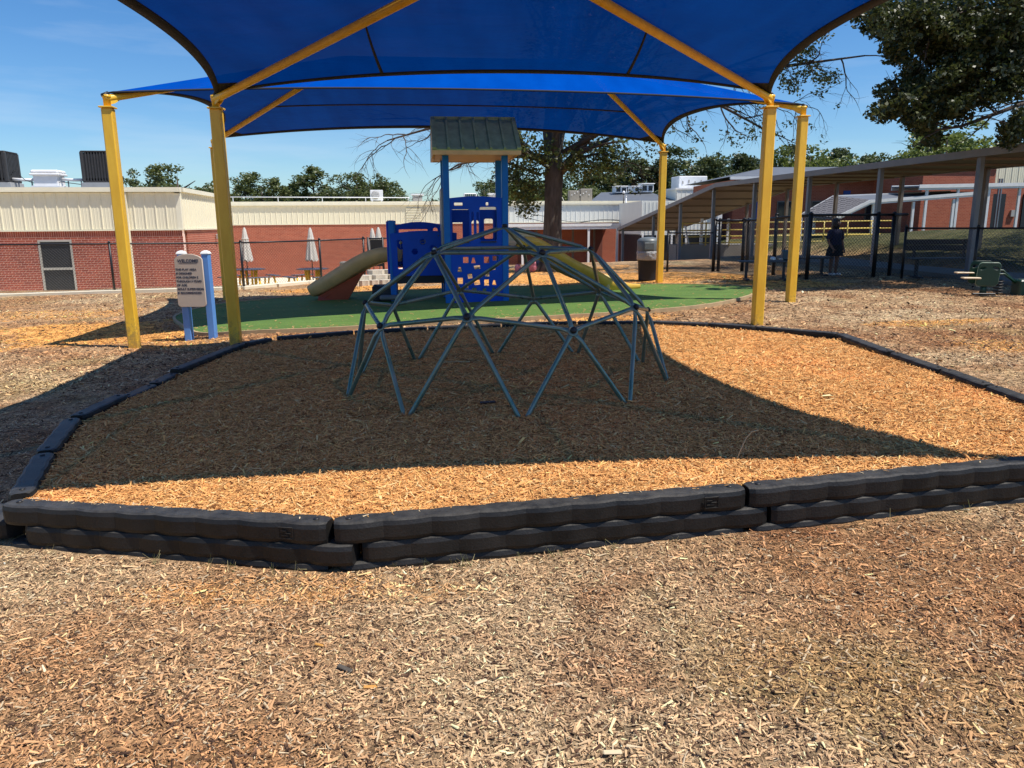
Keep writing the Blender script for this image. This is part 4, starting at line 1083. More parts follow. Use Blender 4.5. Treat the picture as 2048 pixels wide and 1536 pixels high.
# upper window panel
def mz2(pz_): return 1.085 + (975 - pz_) / (975 - 625) * .945
top = [(PW0 - .01, 1.095), (PW1 + .01, 1.095)] + [(PW1 + .01 - (PW1 - PW0 + .02) * i / 12, mz2(640) + .035 * math.sin(math.pi * i / 12)) for i in range(13)]
holes = [rrect(mapx(1003), mz2(932), mapx(1143), mz2(715), .03), rrect(mapx(1226), mz2(930), mapx(1362), mz2(700), .03), rrect(mapx(1160), mz2(890), mapx(1178), mz2(735), .012), rrect(mapx(1200), mz2(890), mapx(1218), mz2(735), .012), rrect(mapx(1026), mz2(690), mapx(1092), mz2(670), .01), rrect(mapx(1276), mz2(690), mapx(1296), mz2(668), .01)]
link('window_panel', cut_panel(top, holes, .03), M['blue_panel'], play, (0, -.03, 0))
lg = MB(); lg.box((mapx(1074), -.02, mz2(940)), (.30, .11, .02)).build('window_ledge', M['deck'], play)
MB().box((mapx(1294), -.02, mz2(938)), (.30, .11, .02)).build('window_ledge', M['deck'], play)
# rear panel with two arched openings and the store sign bar
rh = [rect(.16, 1.22, .36, 1.55) , arc(.62, 1.5, .09, .1, 0, 180, 8) + [(.53, 1.2), (.71, 1.2)], rrect(.80, 1.22, .98, 1.62, .03)]
link('rear_panel', cut_panel(rrect(PW0, 1.10, PW1, 1.80, .03), rh, .03), M['blue_panel'], play, (0, D_, 0))
MB().box((W_ * .52, D_ / 2, 1.055), (W_ - .13, D_ - .13, .05)).build('deck', M['deck'], play)
# tall pale activity panel on the left side, seen edge on
ah = [rrect(.28, 1.78, .62, 2.02, .04), arc(.45, 1.62, .05, .05, 0, 360, 12)[:-1]]
ap = cut_panel(rrect(.10, 1.12, .98, 2.18, .07), ah, .03)
ap.transform(Matrix.Rotation(R(90), 4, 'Z')); apo = link('activity_panel', ap, M['panel_grey'], play, (-.06, 0, 0))
for i in range(4):
    for j in range(3):
        MB().box((-.095, .24 + .17 * i, 1.30 + .09 * j), (.006, .09 - .02 * ((i + j) % 3), .03)).build('panel_mark', M['ink'], apo)
# pitched roof
RX0, RX1, RY0, RY1, RZ0, RZ1 = -.235, W_ + .26, -.33, D_ + .33, 2.80, 3.44
ym = (RY0 + RY1) / 2
rf = None
for s_, y0 in ((0, RY0), (1, RY1)):
    d = Vector((0, ym - y0, RZ1 - RZ0)); n_ = Vector((0, -d.z, d.y) if s_ == 0 else (0, d.z, -d.y)).normalized()
    if n_.z < 0: n_ = -n_
    mb = MB(); tk = .045
    a, b = Vector((RX0, y0, RZ0)), Vector((RX1, y0, RZ0)); c_, e = b + d, a + d
    mb.add([a, b, c_, e, a + n_ * tk, b + n_ * tk, c_ + n_ * tk, e + n_ * tk], [(0, 3, 2, 1), (4, 5, 6, 7), (0, 1, 5, 4), (1, 2, 6, 5), (2, 3, 7, 6), (3, 0, 4, 7)])
    sl = mb.build('roof_slope', M['roof_green'], play)
    for i in range(7):
        x = RX0 + .03 + (RX1 - RX0 - .06) * i / 6; q = Vector((x, y0, RZ0)) + n_ * (tk + .012)
        w = .075 if i in (0, 6) else .04
        MB().beam(q, q + d * 1.0, w, .05, n_).build('roof_rib', M['roof_green'], sl)
    q = Vector((RX0 - .004, y0 - (.012 if s_ == 0 else -.012), RZ0 + .0)); 
    MB().box(((RX0 + RX1) / 2, y0 + (.012 if s_ == 0 else -.012), RZ0 - .012), (RX1 - RX0 + .02, .05, .085)).build('eave_board', M['tan'], sl)
MB().beam((RX0 + .01, ym, RZ1 + .045), (RX1 - .01, ym, RZ1 + .045), .10, .05).build('ridge_cap', M['roof_green'], play)
for x in (RX0 + .035, RX1 - .035):
    g = cut_panel([(RY0 + .05, RZ0 - .06), (RY1 - .05, RZ0 - .06), (RY1 - .05, RZ0 + .02), (ym, RZ1 - .03), (RY0 + .05, RZ0 + .02)], [], .03)
    g.transform(Matrix.Rotation(R(90), 4, 'Z')); link('gable_panel', g, M['roof_tan'], play, (x, 0, 0))
MB().box(((RX0 + RX1) / 2, ym, RZ0 - .03), (RX1 - RX0 - .1, RY1 - RY0 - .12, .03)).build('ceiling_board', M['roof_tan'], play)
# lower deck to the left
LX0, LX1, LY0, LY1 = -1.06, .0, .78, 1.74
for (x, y, h) in ((LX0, LY0, 1.60), (LX0, LY1, 1.60), (LX1 - .02, LY1, 1.80)): ppost(x, y, h)
MB().box(((LX0 + LX1) / 2, (LY0 + LY1) / 2, .50), (LX1 - LX0 + .02, LY1 - LY0, .06)).build('deck', M['deck'], play)
MB().box(((LX0 + LX1) / 2, LY0 - .02, .44), (LX1 - LX0 - .1, .04, .15)).build('deck_skirt', M['deck'], play)
def lmx(px): return LX0 - .03 + (px - 575) / (1000 - 575) * (LX1 - LX0 + .24)
def lmz(pz_): return .50 + (1170 - pz_) / (1170 - 880) * .90
x0, x1 = lmx(575), lmx(1000)
topc = [(x0 + .03, lmz(1165)), (x1, lmz(1165)), (x1, lmz(895))] + [(x1 - (x1 - x0) * i / 14, lmz(905) + .075 * math.sin(math.pi * (.12 + .80 * i / 14))) for i in range(15)]
hx = lambda cx_, cz_, r_: [(lmx(cx_) + r_ * math.cos(R(60 * i)), lmz(cz_) + r_ * math.sin(R(60 * i))) for i in range(6)]
fpn = link('front_panel', cut_panel(topc, [rrect(lmx(618), lmz(1120), lmx(652), lmz(938), .02), hx(783, 950, .062), hx(730, 1012, .062), hx(846, 990, .06)], .03), M['blue_panel'], play, (0, LY0 - .075, 0))
MB().tube([(lmx(636), LY0 - .06, lmz(935)), (lmx(636), LY0 - .06, lmz(1122))], .008, 8).build('bead_rod', M['steel_post'], fpn)
for z_, m_ in ((960, 'tan'), (1056, 'pink'), (1004, 'blue_panel'), (1095, 'blue_panel')): MB().lathe([(.015, -.03), (.032, -.015), (.032, .015), (.015, .03)], (lmx(636), LY0 - .06, lmz(z_)), 10).build('bead', M[m_], fpn)
rg = MB(); rg.tube([(lmx(783) + .058 * math.cos(R(20 * i)), LY0 - .082, lmz(950) + .058 * math.sin(R(20 * i))) for i in range(19)], .012, 8); rg.build('spinner_ring', M['panel_grey'], fpn)
MB().box((lmx(783), LY0 - .07, lmz(950)), (.10, .012, .018)).build('spinner_bar', M['panel_grey'], fpn)
topr = [(LX0 + .02, .64), (LX1, .64), (LX1, 1.50)] + [(LX1 - (LX1 - LX0 - .02) * i / 14, 1.50 + .07 * math.sin(math.pi * i / 14)) for i in range(15)]
link('rear_low_panel', cut_panel(topr, [rrect(LX0 + .12, 1.30, LX0 + .72, 1.42, .02), arc(LX1 - .18, 1.40, .05, .05, 0, 360, 12)[:-1]], .03), M['blue_panel'], play, (0, LY1 - .03, 0))
# slide entrance hood on the left end
for y in (LY0 + .06, LY1 - .06):
    e = cut_panel(rrect(0, .55, .16, 1.58, .05), [], .035); e.transform(Matrix.Rotation(R(90), 4, 'Z'))
    link('entrance_panel', e, M['blue_panel'], play, (LX0 - .06, y - .08, 0))
MB().box((LX0 - .07, LY0 + .08, 1.50), (.05, .16, .2), None, .02).build('hood_corner', M['panel_grey'], play)
# transfer step at the left front
st = MB().box((LX0 - .22, LY0 + .25, .17), (.42, .55, .30), None, .02).build('step_riser', M['deck'], play)
MB().box((LX0 - .10, LY0 - .02, .10), (.36, .30, .10), None, .03).build('step_pad', M['grey_plastic'], play)
MB().tube([(LX0 - .36, LY0 + .05, 0), (LX0 - .36, LY0 + .05, .34)], .022, 8).build('step_leg', M['deck'], play)
def chute(name, path, w, hgt, mo, mi, wall=.028, far=1.0, belly=.055):
    """open trough swept along path: outer moulding plus a lighter inner run"""
    n = len(path); vo, fo, vi, fi = [], [], [], []
    P = [Vector(p) for p in path]
    # smooth the path
    Q = []
    for i in range(n - 1):
        p0, p1, p2, p3 = P[max(0, i - 1)], P[i], P[i + 1], P[min(n - 1, i + 2)]
        for j in range(8):
            t = j / 8; Q.append(.5 * ((2 * p1) + (p2 - p0) * t + (2 * p0 - 5 * p1 + 4 * p2 - p3) * t * t + (-p0 + 3 * p1 - 3 * p2 + p3) * t ** 3))
    Q.append(P[-1]); n = len(Q)
    for i in range(n):
        t = (Q[min(n - 1, i + 1)] - Q[max(0, i - 1)]).normalized(); s = Vector((t.y, -t.x, 0)).normalized(); u = s.cross(t).normalized()
        if u.z < 0: u = -u
        h = hgt * (1 if i > 3 else .8)
        if i > n - 8: h = hgt * (.75 + .25 * (n - 1 - i) / 7)
        po = [(-w / 2, h), (-w / 2 - .03, h - .01), (-w / 2 - .025, h * .4), (-w / 2 + .03, -.03), (-w / 4, -.055), (w / 4, -.055), (w / 2 - .03, -.03), (w / 2 + .025, h * .4), (w / 2 + .03, h - .01), (w / 2, h)]
        pi_ = [(-w / 2, h), (-w / 2 + wall, h - .015), (-w / 2 + wall + .01, h * .4), (-w / 2 + .10, .005), (0, -.012), (w / 2 - .10, .005), (w / 2 - wall - .01, h * .4), (w / 2 - wall, h - .015), (w / 2, h)]
        fa = 1 + (far - 1) * min(1, (n - 1 - i) / 12); be = .055 + (belly - .055) * min(1, (n - 1 - i) / 10)
        po = [(a, b * (fa if a < 0 and b > 0 else 1) if b > 0 else b * be / .055) for a, b in po]; pi_ = [(a, b * (fa if a < 0 and b > .006 else 1)) for a, b in pi_]
        vo += [Q[i] + s * a + u * b for a, b in po]; vi += [Q[i] + s * a + u * b for a, b in pi_]
    for (v, f, k) in ((vo, fo, 10), (vi, fi, 9)):
        for i in range(n - 1):
            for j in range(k - 1): f.append((i * k + j, i * k + j + 1, i * k + k + j + 1, i * k + k + j))
    # close both ends
    o = MB(); o.add(vo, fo, True)
    c_ = o.build(name, mo, play)
    m2 = MB(); m2.add(vi, fi, True); m2.build('slide_bed', mi, c_)
    ends = MB()
    for i in (0, n - 1):
        a = vo[i * 10:i * 10 + 10]; b = vi[i * 9:i * 9 + 9]; vs = a + b; fs = [(j, j + 1, 10 + min(8, j + 1), 10 + j) for j in range(9) if 10 + j < 19 and j < 8] + [(8, 9, 18)]
        ends.add(vs, fs)
    ends.build('slide_lip', mo, c_)
    return c_, Q
inv = Matrix.Rotation(-prz, 3, 'Z')
def loc(p): return inv @ (Vector(p) - PT)
ls, Q = chute('left_slide', [loc(p) for p in [(-2.28, 15.46, .93), (-2.55, 15.50, .93), (-2.95, 15.60, .80), (-3.45, 15.74, .52), (-3.85, 15.86, .30), (-4.12, 15.95, .20)]], .50, .24, M['slide_tan'], M['slide_tan'])
# fin that carries the left slide
a, b, c_, d_, e = (loc(p) for p in [(-4.02, 15.60, .05), (-3.42, 15.58, .05), (-3.10, 15.50, .55), (-2.95, 15.46, .72), (-4.02, 15.66, .17)])
for dy in (0, .34):
    mb = MB(); th = Vector((0, .05, 0)); pl = [v + Vector((0, dy, 0)) for v in (a, b, c_, d_, e)]; vs = pl + [v + th for v in pl]; n = 5
    mb.add(vs, [tuple(range(n)), tuple(range(2 * n - 1, n - 1, -1))] + [(i, n + i, n + (i + 1) % n, (i + 1) % n) for i in range(n)])
    mb.build('slide_fin', M['slide_red'], play)
ft = loc((-3.72, 15.78, .07)); MB().box(ft, (.66, .44, .06), None, .015).build('slide_foot', M['slide_red'], play)
rs, Q = chute('wave_slide', [loc(p) for p in [(.02, 15.05, 1.20), (.35, 15.2, 1.18), (.75, 15.42, .95), (1.15, 15.65, .71), (1.55, 15.9, .52), (1.95, 16.15, .30), (2.35, 16.36, .19), (2.66, 16.50, .20)]], .56, .17, M['slide_yellow'], M['slide_inner'], far=1.7, belly=.12)
for p in ((2.02, 16.0, .1), (2.34, 16.18, .1)):
    v = loc(p); MB().box((v.x, v.y, .14), (.10, .26, .30), None, .02).build('slide_leg', M['tan'], play)

# ------------------------------------------------------------------ rubbish bin
bn = thing('rubbish_bin', 'dark grey round rubbish bin with domed grey lid and clear bag by a yellow pole', 'rubbish bin', (3.38, 18.75, G(3.38, 18.75)))
MB().lathe([(.215, 0), (.222, .03), (.252, .64), (.262, .645), (.262, .68), (.25, .685)], (0, 0, 0), 28).build('bin_body', M['can_dark'], bn)
bg = MB(); pr = []
for i in range(28):
    pass
bg.lathe([(.262, .50), (.285, .53), (.275, .60), (.288, .66), (.282, .71), (.262, .72)], (0, 0, 0), 28).build('bin_bag', M['bag'], bn)
ld = MB().lathe([(.268, .70), (.272, .72), (.272, .95), (.262, .98), (.21, 1.03), (.10, 1.055), (.02, 1.06)], (0, 0, 0), 28).build('bin_lid', M['can_lid'], bn)
MB().box((-.02, -.262, .84), (.24, .03, .17), None, .01).build('lid_flap', M['can_lid'], ld)

# ------------------------------------------------------------------ spring rider
ri = thing('spring_rider', 'dark green spring see-saw rider with tan seats and round hand holes', 'spring rider', (8.62, 13.75, G(8.62, 13.75)), R(-12)); ri.scale = (.86, .86, .86)
pn = rrect(-.21, .22, .21, .70, .075, 5); pn = [(p[0] + (.07 * (p[1] - .22)), p[1]) for p in pn]
hh = [[(cx_ + .062 * math.cos(R(t)) + .0, .585 + .034 * math.sin(R(t + 25 * s_))) for t in range(0, 360, 24)] for cx_, s_ in ((-.10, 1), (.15, -1))]
fp_ = link('rider_panel', cut_panel(pn, hh, .03), M['rider_green'], ri, (0, -.14, 0))
link('rider_panel', fp_.data, None, ri, (-.06, .13, .03))
eg = MB(); eg.tube([(p[0], -.125, p[1]) for p in pn[:]] + [(pn[0][0], -.125, pn[0][1])], .010, 6); eg.build('panel_edge', M['rider_edge'], fp_)
fp_.children[0].parent = fp_; fp_.children[0].location = (0, .14, 0)
MB().lathe([(.075, 0), (.055, .24)], (-.02, -.06, 0), 12).build('rider_stem', M['rider_green'], ri)
MB().box((-.02, -.10, .05), (.44, .10, .03), None, .008).build('rider_foot', M['spring'], ri)
MB().box((-.33, -.20, .385), (.34, .20, .030), None, .010).build('seat', M['seat_tan'], ri)
MB().box((-.36, .12, .475), (.34, .20, .030), None, .010).build('seat', M['seat_tan'], ri)
MB().tube([(.05, -.05, .44), (.36, -.03, .46), (.60, 0, .28)], .024, 8).build('rider_arm', M['rider_green'], ri)
MB().tube([(.05, .07, .52), (.36, .07, .53), (.60, .04, .30)], .024, 8).build('rider_arm', M['rider_green'], ri)
sp_ = [(.28 + .10 * math.cos(t * .55), .02 + .10 * math.sin(t * .55), .02 + .0052 * t) for t in range(0, 60)]
MB().tube(sp_, .011, 6).build('coil_spring', M['spring'], ri)
rb2 = MB().box((.86, 0, .17), (.52, .42, .36), None, .03).build('rider_body', M['rider_green'], ri)
MB().lathe([(.10, .352), (.10, .358)], (.74, -.02, 0), 14).build('hand_hole', M['rider_edge'], rb2)
MB().tube([(-.25, -.30, .02), (.2, -.26, .015), (.75, -.20, .02)], .012, 6).build('ground_bar', M['spring'], ri)

# ------------------------------------------------------------------ tables with closed umbrellas on the patio
def umbrella(x, y, z, label, s=1.0, tilt=0):
    u = thing('patio_umbrella', label, 'umbrella', (x, y, z), random.random() * 6, 'closed cream umbrellas on the patio')
    u.scale = (.84 * s, .84 * s, s)
    MB().tube([(0, 0, 0), (0, 0, 2.16)], .022, 8).build('umbrella_pole', M['dark_pole'], u)
    vs, fs = [], []; n = 32; prof = [(.03, 2.24), (.07, 2.16), (.11, 1.98), (.145, 1.72), (.19, 1.40), (.235, 1.10), (.25, 1.02)]
    for r_, z_ in prof:
        for k in range(n):
            a = 2 * math.pi * k / n; q = r_ * (1 + .26 * math.cos(8 * a + z_ * .7) * min(1, (2.24 - z_) * 1.2)); vs.append((q * math.cos(a), q * math.sin(a), z_ + (.05 * math.cos(8 * a) if z_ < 1.06 else 0)))
    for i in range(len(prof) - 1):
        for k in range(n): j = (k + 1) % n; fs.append((i * n + k, i * n + j, i * n + n + j, i * n + n + k))
    mb = MB(); mb.add(vs, fs, True); mb.build('umbrella_cloth', M['umbrella'], u)
    MB().lathe([(.15, 1.80), (.155, 1.83), (.15, 1.86)], (0, 0, 0), 16).build('umbrella_tie', M['umbrella'], u)
    return u
def patio_table(x, y, z, label):
    t = thing('picnic_table', label, 'picnic table', (x, y, z), .3, 'yellow picnic tables on the patio')
    MB().lathe([(.60, .68), (.61, .69), (.61, .71), (.58, .715)], (0, 0, 0), 8, False).build('table_top', M['table_top'], t)
    for k in range(4):
        a = math.pi / 2 * k + .4; c_, s_ = math.cos(a), math.sin(a)
        MB().tube([(c_ * .30, s_ * .30, .68), (c_ * .26, s_ * .26, .06), (c_ * .95, s_ * .95, .03), (c_ * 1.02, s_ * 1.02, .10), (c_ * .95, s_ * .95, .42)], .038, 8).build('frame_leg', M['table_yellow'], t)
        MB().tube([(c_ * .26 - s_ * .12, s_ * .26 + c_ * .12, .66), (c_ * .26 - s_ * .12, s_ * .26 + c_ * .12, .05), (c_ * .82 - s_ * .25, s_ * .82 + c_ * .25, .03), (c_ * .88 - s_ * .25, s_ * .88 + c_ * .25, .41)], .034, 8).build('frame_leg', M['table_yellow'], t)
        MB().box((0, 0, 0), (.26, .86, .035), None, .01).build('bench_seat', M['table_top'], t, (c_ * .93, s_ * .93, .43)).rotation_euler = (0, 0, a)
    return t
def PZ(x, y): return float(pz(x, y))
patio_table(-9.9, 28.6, PZ(0, 28.6), 'yellow framed picnic table just right of the left yellow pole'); umbrella(-9.95, 28.6, PZ(0, 28.6), 'closed cream umbrella over the picnic table beside the left yellow pole')
patio_table(-7.6, 29.0, PZ(0, 29), 'yellow framed picnic table in front of the middle of the brick wall'); umbrella(-7.6, 29.0, PZ(0, 29), 'closed cream umbrella in front of the middle of the brick wall')
umbrella(-5.36, 29.6, PZ(0, 29.6), 'closed cream umbrella behind the black gate, left of a close pair')
umbrella(-5.02, 29.0, PZ(0, 29), 'closed cream umbrella touching the left blue post of the play tower')
lb = thing('litter_bin', 'grey ribbed litter bin behind the top of the left slide', 'litter bin', (-6.05, 28.4, PZ(0, 28.4)))
MB().lathe([(.28, 0), (.30, .02), (.34, .86), (.36, .87), (.36, .93), (.30, .95)], (0, 0, 0), 20).build('bin_body', M['concrete_dark'], lb)
for k in range(20):
    a = 2 * math.pi * k / 20; MB().beam((.30 * math.cos(a), .30 * math.sin(a), .03), (.345 * math.cos(a), .345 * math.sin(a), .86), .03, .02).build('bin_slat', M['steel_post'], lb)

# ------------------------------------------------------------------ low brick building on the left
LB = thing('brick_building', 'low brick building with cream ribbed metal top and dark screened door at left', 'building', (-24.967, 23.805, 0), R(9.02))
BW_, BD_ = 14.0, 6.4
Z0, ZB, ZS, ZF, ZR = -1.2, 1.30, 1.50, 2.74, 2.92
DX0, DX1, DZ0, DZ1 = 9.42, 10.46, -.52, 1.20
wb = MB()
for (x0, x1, z0, z1) in ((0, DX0, Z0, ZS), (DX1, BW_ - .01, Z0, ZS), (DX0, DX1, DZ1, ZS), (DX0, DX1, Z0, DZ0)): wb.box(((x0 + x1) / 2, .15, (z0 + z1) / 2), (x1 - x0, .28, z1 - z0))
core = wb.build('wall', M['mortar'], LB); core['kind'] = 'stuff'
MB().box((BW_ - .15, BD_ / 2 + .3, (Z0 + ZS) / 2), (.28, BD_ - .6, ZS - Z0)).build('side_wall', M['brick_far'], LB)
MB().box((BW_ / 2, BD_ - .1, .8), (BW_ - .4, .2, 4.0)).build('back_wall', M['mortar'], LB)
bu, bv, bd_ = .215, .0762, .012
rest = MB(); bme = None; nb = 0; cells = []
rows = int((ZB - (-1.15)) / bv)
for r in range(rows):
    z = ZB - (r + .5) * bv; off = (r % 2) * bu / 2
    for c in range(int(BW_ / bu) + 1):
        x = BW_ - (c + .5) * bu - off + .1
        x0, x1 = max(0.01, x - bu / 2 + .005), min(BW_ - .008, x + bu / 2 - .005)
        if z > DZ0 - .04 and z < DZ1 + .03:
            if x0 < DX1 and x1 > DX0:
                if x0 < DX0: x1 = DX0 - .004
                elif x1 > DX1: x0 = DX1 + .004
                else: continue
        if x1 - x0 < .03: continue
        cells.append((x0, x1, z))
shown = [q for q in cells if q[0] > 8.45 and q[2] > -.62]
shown.sort(key=lambda q: (-(q[2] > .1), q[0]))
one = [q for q in shown if abs((q[1] - q[0]) - (bu - .01)) < .002][:298]
key = set(one)
ms = MB().box((0, 0, 0), (bu - .013, bd_, bv - .015)).mesh('brick'); ms.materials.append(M['brick'])
for q in one: link('brick', ms, None, LB, ((q[0] + q[1]) / 2, .0105, q[2]))
for q in cells:
    if q not in key: rest.box(((q[0] + q[1]) / 2, .0105, q[2]), (q[1] - q[0] - .003, bd_, bv - .015))
x = .04
while x < BW_ - .02:
    rest.box((x, .0105, ZB + .10), (.058, bd_, .19)); x += .0685
ro = rest.build('brickwork', M['brick'], LB); ro['kind'] = 'stuff'
# door
for (cx_, cz_, dx, dz) in (((DX0 + DX1) / 2, DZ1 - .02, DX1 - DX0, .05), ((DX0 + DX1) / 2, DZ0 + .02, DX1 - DX0, .05), (DX0 + .03, (DZ0 + DZ1) / 2, .06, DZ1 - DZ0 - .1), (DX1 - .03, (DZ0 + DZ1) / 2, .06, DZ1 - DZ0 - .1), ((DX0 + DX1) / 2, .27, DX1 - DX0 - .12, .075)):
    MB().box((cx_, .03, cz_), (dx, .09, dz)).build('door_frame', M['alu'], LB)
for z0, z1 in ((DZ0 + .045, .232), (.308, DZ1 - .045)): MB().box(((DX0 + DX1) / 2, .05, (z0 + z1) / 2), (DX1 - DX0 - .12, .02, z1 - z0)).build('door_screen', M['screen'], LB)
# ribbed panels: one shared mesh per face
def rib_panel(w, h, name='siding_panel', rib=.055, proud=.034):
    mb = MB(); b0 = .012
    prof = [(0, 0), (0, -proud * .25), (.010, -proud), (rib - .012, -proud), (rib, -b0), (w * .38, -b0), (w * .40, -b0 - .006), (w * .45, -b0 - .006), (w * .47, -b0), (w * .68, -b0), (w * .70, -b0 - .006), (w * .75, -b0 - .006), (w * .77, -b0), (w - .001, -b0), (w - .001, 0)]
    n = len(prof); vs = [(p[0], p[1], 0) for p in prof] + [(p[0], p[1], h) for p in prof]
    fs = [tuple(range(n)), tuple(range(2 * n - 1, n - 1, -1))] + [(i, n + i, n + (i + 1) % n, (i + 1) % n) for i in range(n)]
    mb.add(vs, fs); return mb.mesh(name)
pw = .3405
pm = rib_panel(pw, ZF - ZS - .05); pm.materials.append(M['siding'])
x = BW_ - .14 - pw
while x > -.2:
    link('siding_panel', pm, None, LB, (x, .012, ZS + .05)); x -= pw
pm2 = rib_panel(pw, ZF - ZS + .05); pm2.materials.append(M['siding'])
y = .16
while y < BD_ - .3:
    o = link('siding_panel', pm2, None, LB, (BW_ - .012, y, ZS + .05)); o.rotation_euler = (0, 0, R(90)); y += pw
MB().box((BW_ / 2 - .1, .16, (ZS + ZF) / 2 + .02), (BW_ - .3, .26, ZF - ZS)).build('panel_backing', M['siding'], LB)
MB().box((BW_ - .16, BD_ / 2 + .1, (ZS + ZF) / 2 + .02), (.26, BD_ - .5, ZF - ZS)).build('panel_backing', M['siding'], LB)
MB().box((BW_ - .066, .07, (ZS + ZF) / 2 + .01), (.155, .155, ZF - ZS - .07)).build('corner_trim', M['trim'], LB)
MB().box((BW_ / 2, -.012, ZS + .022), (BW_ + .06, .075, .045)).build('drip_trim', M['trim'], LB)
MB().box((BW_ + .012, BD_ / 2 + .1, ZS + .024), (.075, BD_ - .1, .045)).build('drip_trim', M['trim'], LB)
MB().box((BW_ / 2, -.045, ZF + .055), (BW_ + .14, .17, .075)).build('gutter', M['trim'], LB)
MB().box((BW_ / 2, -.025, ZF + .133), (BW_ + .12, .17, .075)).build('fascia', M['trim'], LB)
MB().box((BW_ + .045, BD_ / 2 + .1, ZF + .10), (.12, BD_ - .1, .14)).build('fascia', M['trim'], LB)
MB().box((BW_ / 2, BD_ / 2, ZF + .12), (BW_ - .05, BD_ - .1, .07)).build('roof', M['roof_gravel'], LB)
MB().box((12.30, -.07, 1.08), (.10, .075, 3.32)).build('downspout', M['siding'], LB)
MB().box((BW_ + .09, 4.9, 1.22), (.12, .16, .20), None, .02).build('wall_lamp', M['panel_grey'], LB)

def tochild(o, x, y, z):
    return Matrix.Translation(o.location) @ Matrix.Rotation(o.rotation_euler.z, 4, 'Z') @ Vector((x, y, z))
# ------------------------------------------------------------------ rooftop equipment, left building
def condenser(p, label, rz, w=1.02, h=.98):
    t = thing('roof_condenser', label, 'air conditioner', p, rz, 'dark condensers on the left roof')
    MB().box((0, 0, .10), (w * 1.12, w * 1.0, .20), None, .01).build('roof_curb', M['ac_pad'], t)
    MB().box((0, 0, .23 + h * .5), (w * .96, w * .96, h * .96), None, .10).build('condenser_core', M['ac_grille'], t)
    MB().box((0, 0, .21 + h), (w, w, .05), None, .03).build('condenser_lid', M['ac_dark'], t)
    MB().box((0, 0, .225), (w, w, .05), None, .02).build('condenser_base', M['ac_dark'], t)
    for s in range(4):
        a = R(90 * s); c, s_ = math.cos(a), math.sin(a)
        for k in range(9):
            u = -w * .40 + w * .80 * k / 8; q = (u * c + w * .485 * s_, u * s_ - w * .485 * c)
            MB().box((q[0], q[1], .21 + h / 2), (.042, .02, h - .06), Matrix.Rotation(a, 3, 'Z')).build('louvre', M['ac_dark'], t)
    for sx in (-1, 1):
        for sy in (-1, 1): MB().box((sx * w * .455, sy * w * .455, .21 + h / 2), (.10, .10, h - .02), None, .02).build('corner_post', M['ac_dark'], t)
    return t
ac1 = condenser(tochild(LB, 8.05, 1.1, 2.90), 'dark round cornered roof condenser with white warning stickers at the left edge', R(9), .95, .98)
for q in ((.16, -.485, .98, .16, .10), (.22, -.486, .86, .06, .24)): MB().box((q[0], q[1] - .005, q[2]), (q[3], .012, q[4])).build('sticker', M['white'], ac1)
MB().box((-.05, -.50, .42), (.55, .03, .40)).build('service_panel', M['ac_grille'], ac1)
condenser(tochild(LB, 11.28, 1.1, 2.90), 'dark slatted roof condenser behind the left yellow pole', R(6), .92, 1.0)
wv = thing('roof_vent', 'white boxy roof vent hood between the two dark condensers', 'roof vent', tochild(LB, 9.65, .95, 2.90), R(9)); wv.scale = (.88, .88, .95)
MB().box((0, 0, .05), (1.0, .8, .10)).build('vent_curb', M['white_metal'], wv)
MB().box((0, 0, .27), (.84, .7, .38)).build('vent_body', M['white_metal'], wv)
MB().box((0, 0, .485), (1.04, .86, .07), None, .02).build('vent_skirt', M['white_metal'], wv)
MB().box((0, 0, .575), (.98, .80, .13), None, .05).build('vent_cap', M['white_metal'], wv)
for x0, x1, lb in ((8.5, 9.25, 'white insulated pipe from the left condenser to the vent'), (10.05, 10.8, 'white insulated pipe from the vent to the right condenser')):
    pa, pb = tochild(LB, x0, .95, 3.22), tochild(LB, x1, .95, 3.20)
    t = thing('roof_pipe', lb, 'pipe', pa)
    MB().tube([(0, 0, 0), tuple((pb - pa) * .5 + Vector((0, 0, -.015))), tuple(pb - pa)], .05, 10).build('pipe_wrap', M['white_metal'], t)
    for f in (.25, .8):
        q = (pb - pa) * f; MB().box((q.x, q.y, -.16), (.03, .03, .26)).build('pipe_stand', M['steel_post'], t)
pa = tochild(LB, 8.5, .85, 3.3)
MB_ = MB(); MB_.tube([pa, pa + Vector((.15, 0, .2)), pa + Vector((.45, .05, -.12)), pa + Vector((.9, .1, -.28)), pa + Vector((1.6, .15, -.18)), pa + Vector((2.5, .25, -.3))], .012, 6)
tag(MB_.build('roof_cable', M['cable']), 'thin black cable drooping over the white roof vent', 'cable')

# ------------------------------------------------------------------ long building across the back
CB = thing('school_building', 'long low red brick building with cream metal band across the back', 'building', (-19.0, 47.0, 0), R(10))
X0, X1 = 0.0, 31.6
CZ0, CZS, CZF, CZR = -2.2, 1.69, 2.86, 3.11
MB().box(((X0 + X1) / 2, .2, (CZ0 + CZS) / 2), (X1 - X0, .38, CZS - CZ0)).build('wall', M['brick_far'], CB)
MB().box(((X0 + X1) / 2, 5, (CZ0 + CZR) / 2 - .1), (X1 - X0 - .1, 9.2, CZR - CZ0 - .3)).build('rear_block', M['mortar'], CB)
MB().box(((X0 + X1) / 2, .2, (CZS + CZF) / 2 + .01), (X1 - X0 - .02, .34, CZF - CZS)).build('panel_backing', M['siding'], CB)
pm = rib_panel(.32, CZF - CZS - .06); pm.materials.append(M['siding'])
pmw = rib_panel(.32, CZF - CZS - .06); pmw.materials.append(M['siding_white'])
x = 1.60
while x + .32 < X1:
    if not (12.2 < x < 13.5): link('siding_panel', pm if x < 19 else pmw, None, CB, (x, .03, CZS + .05))
    x += .32
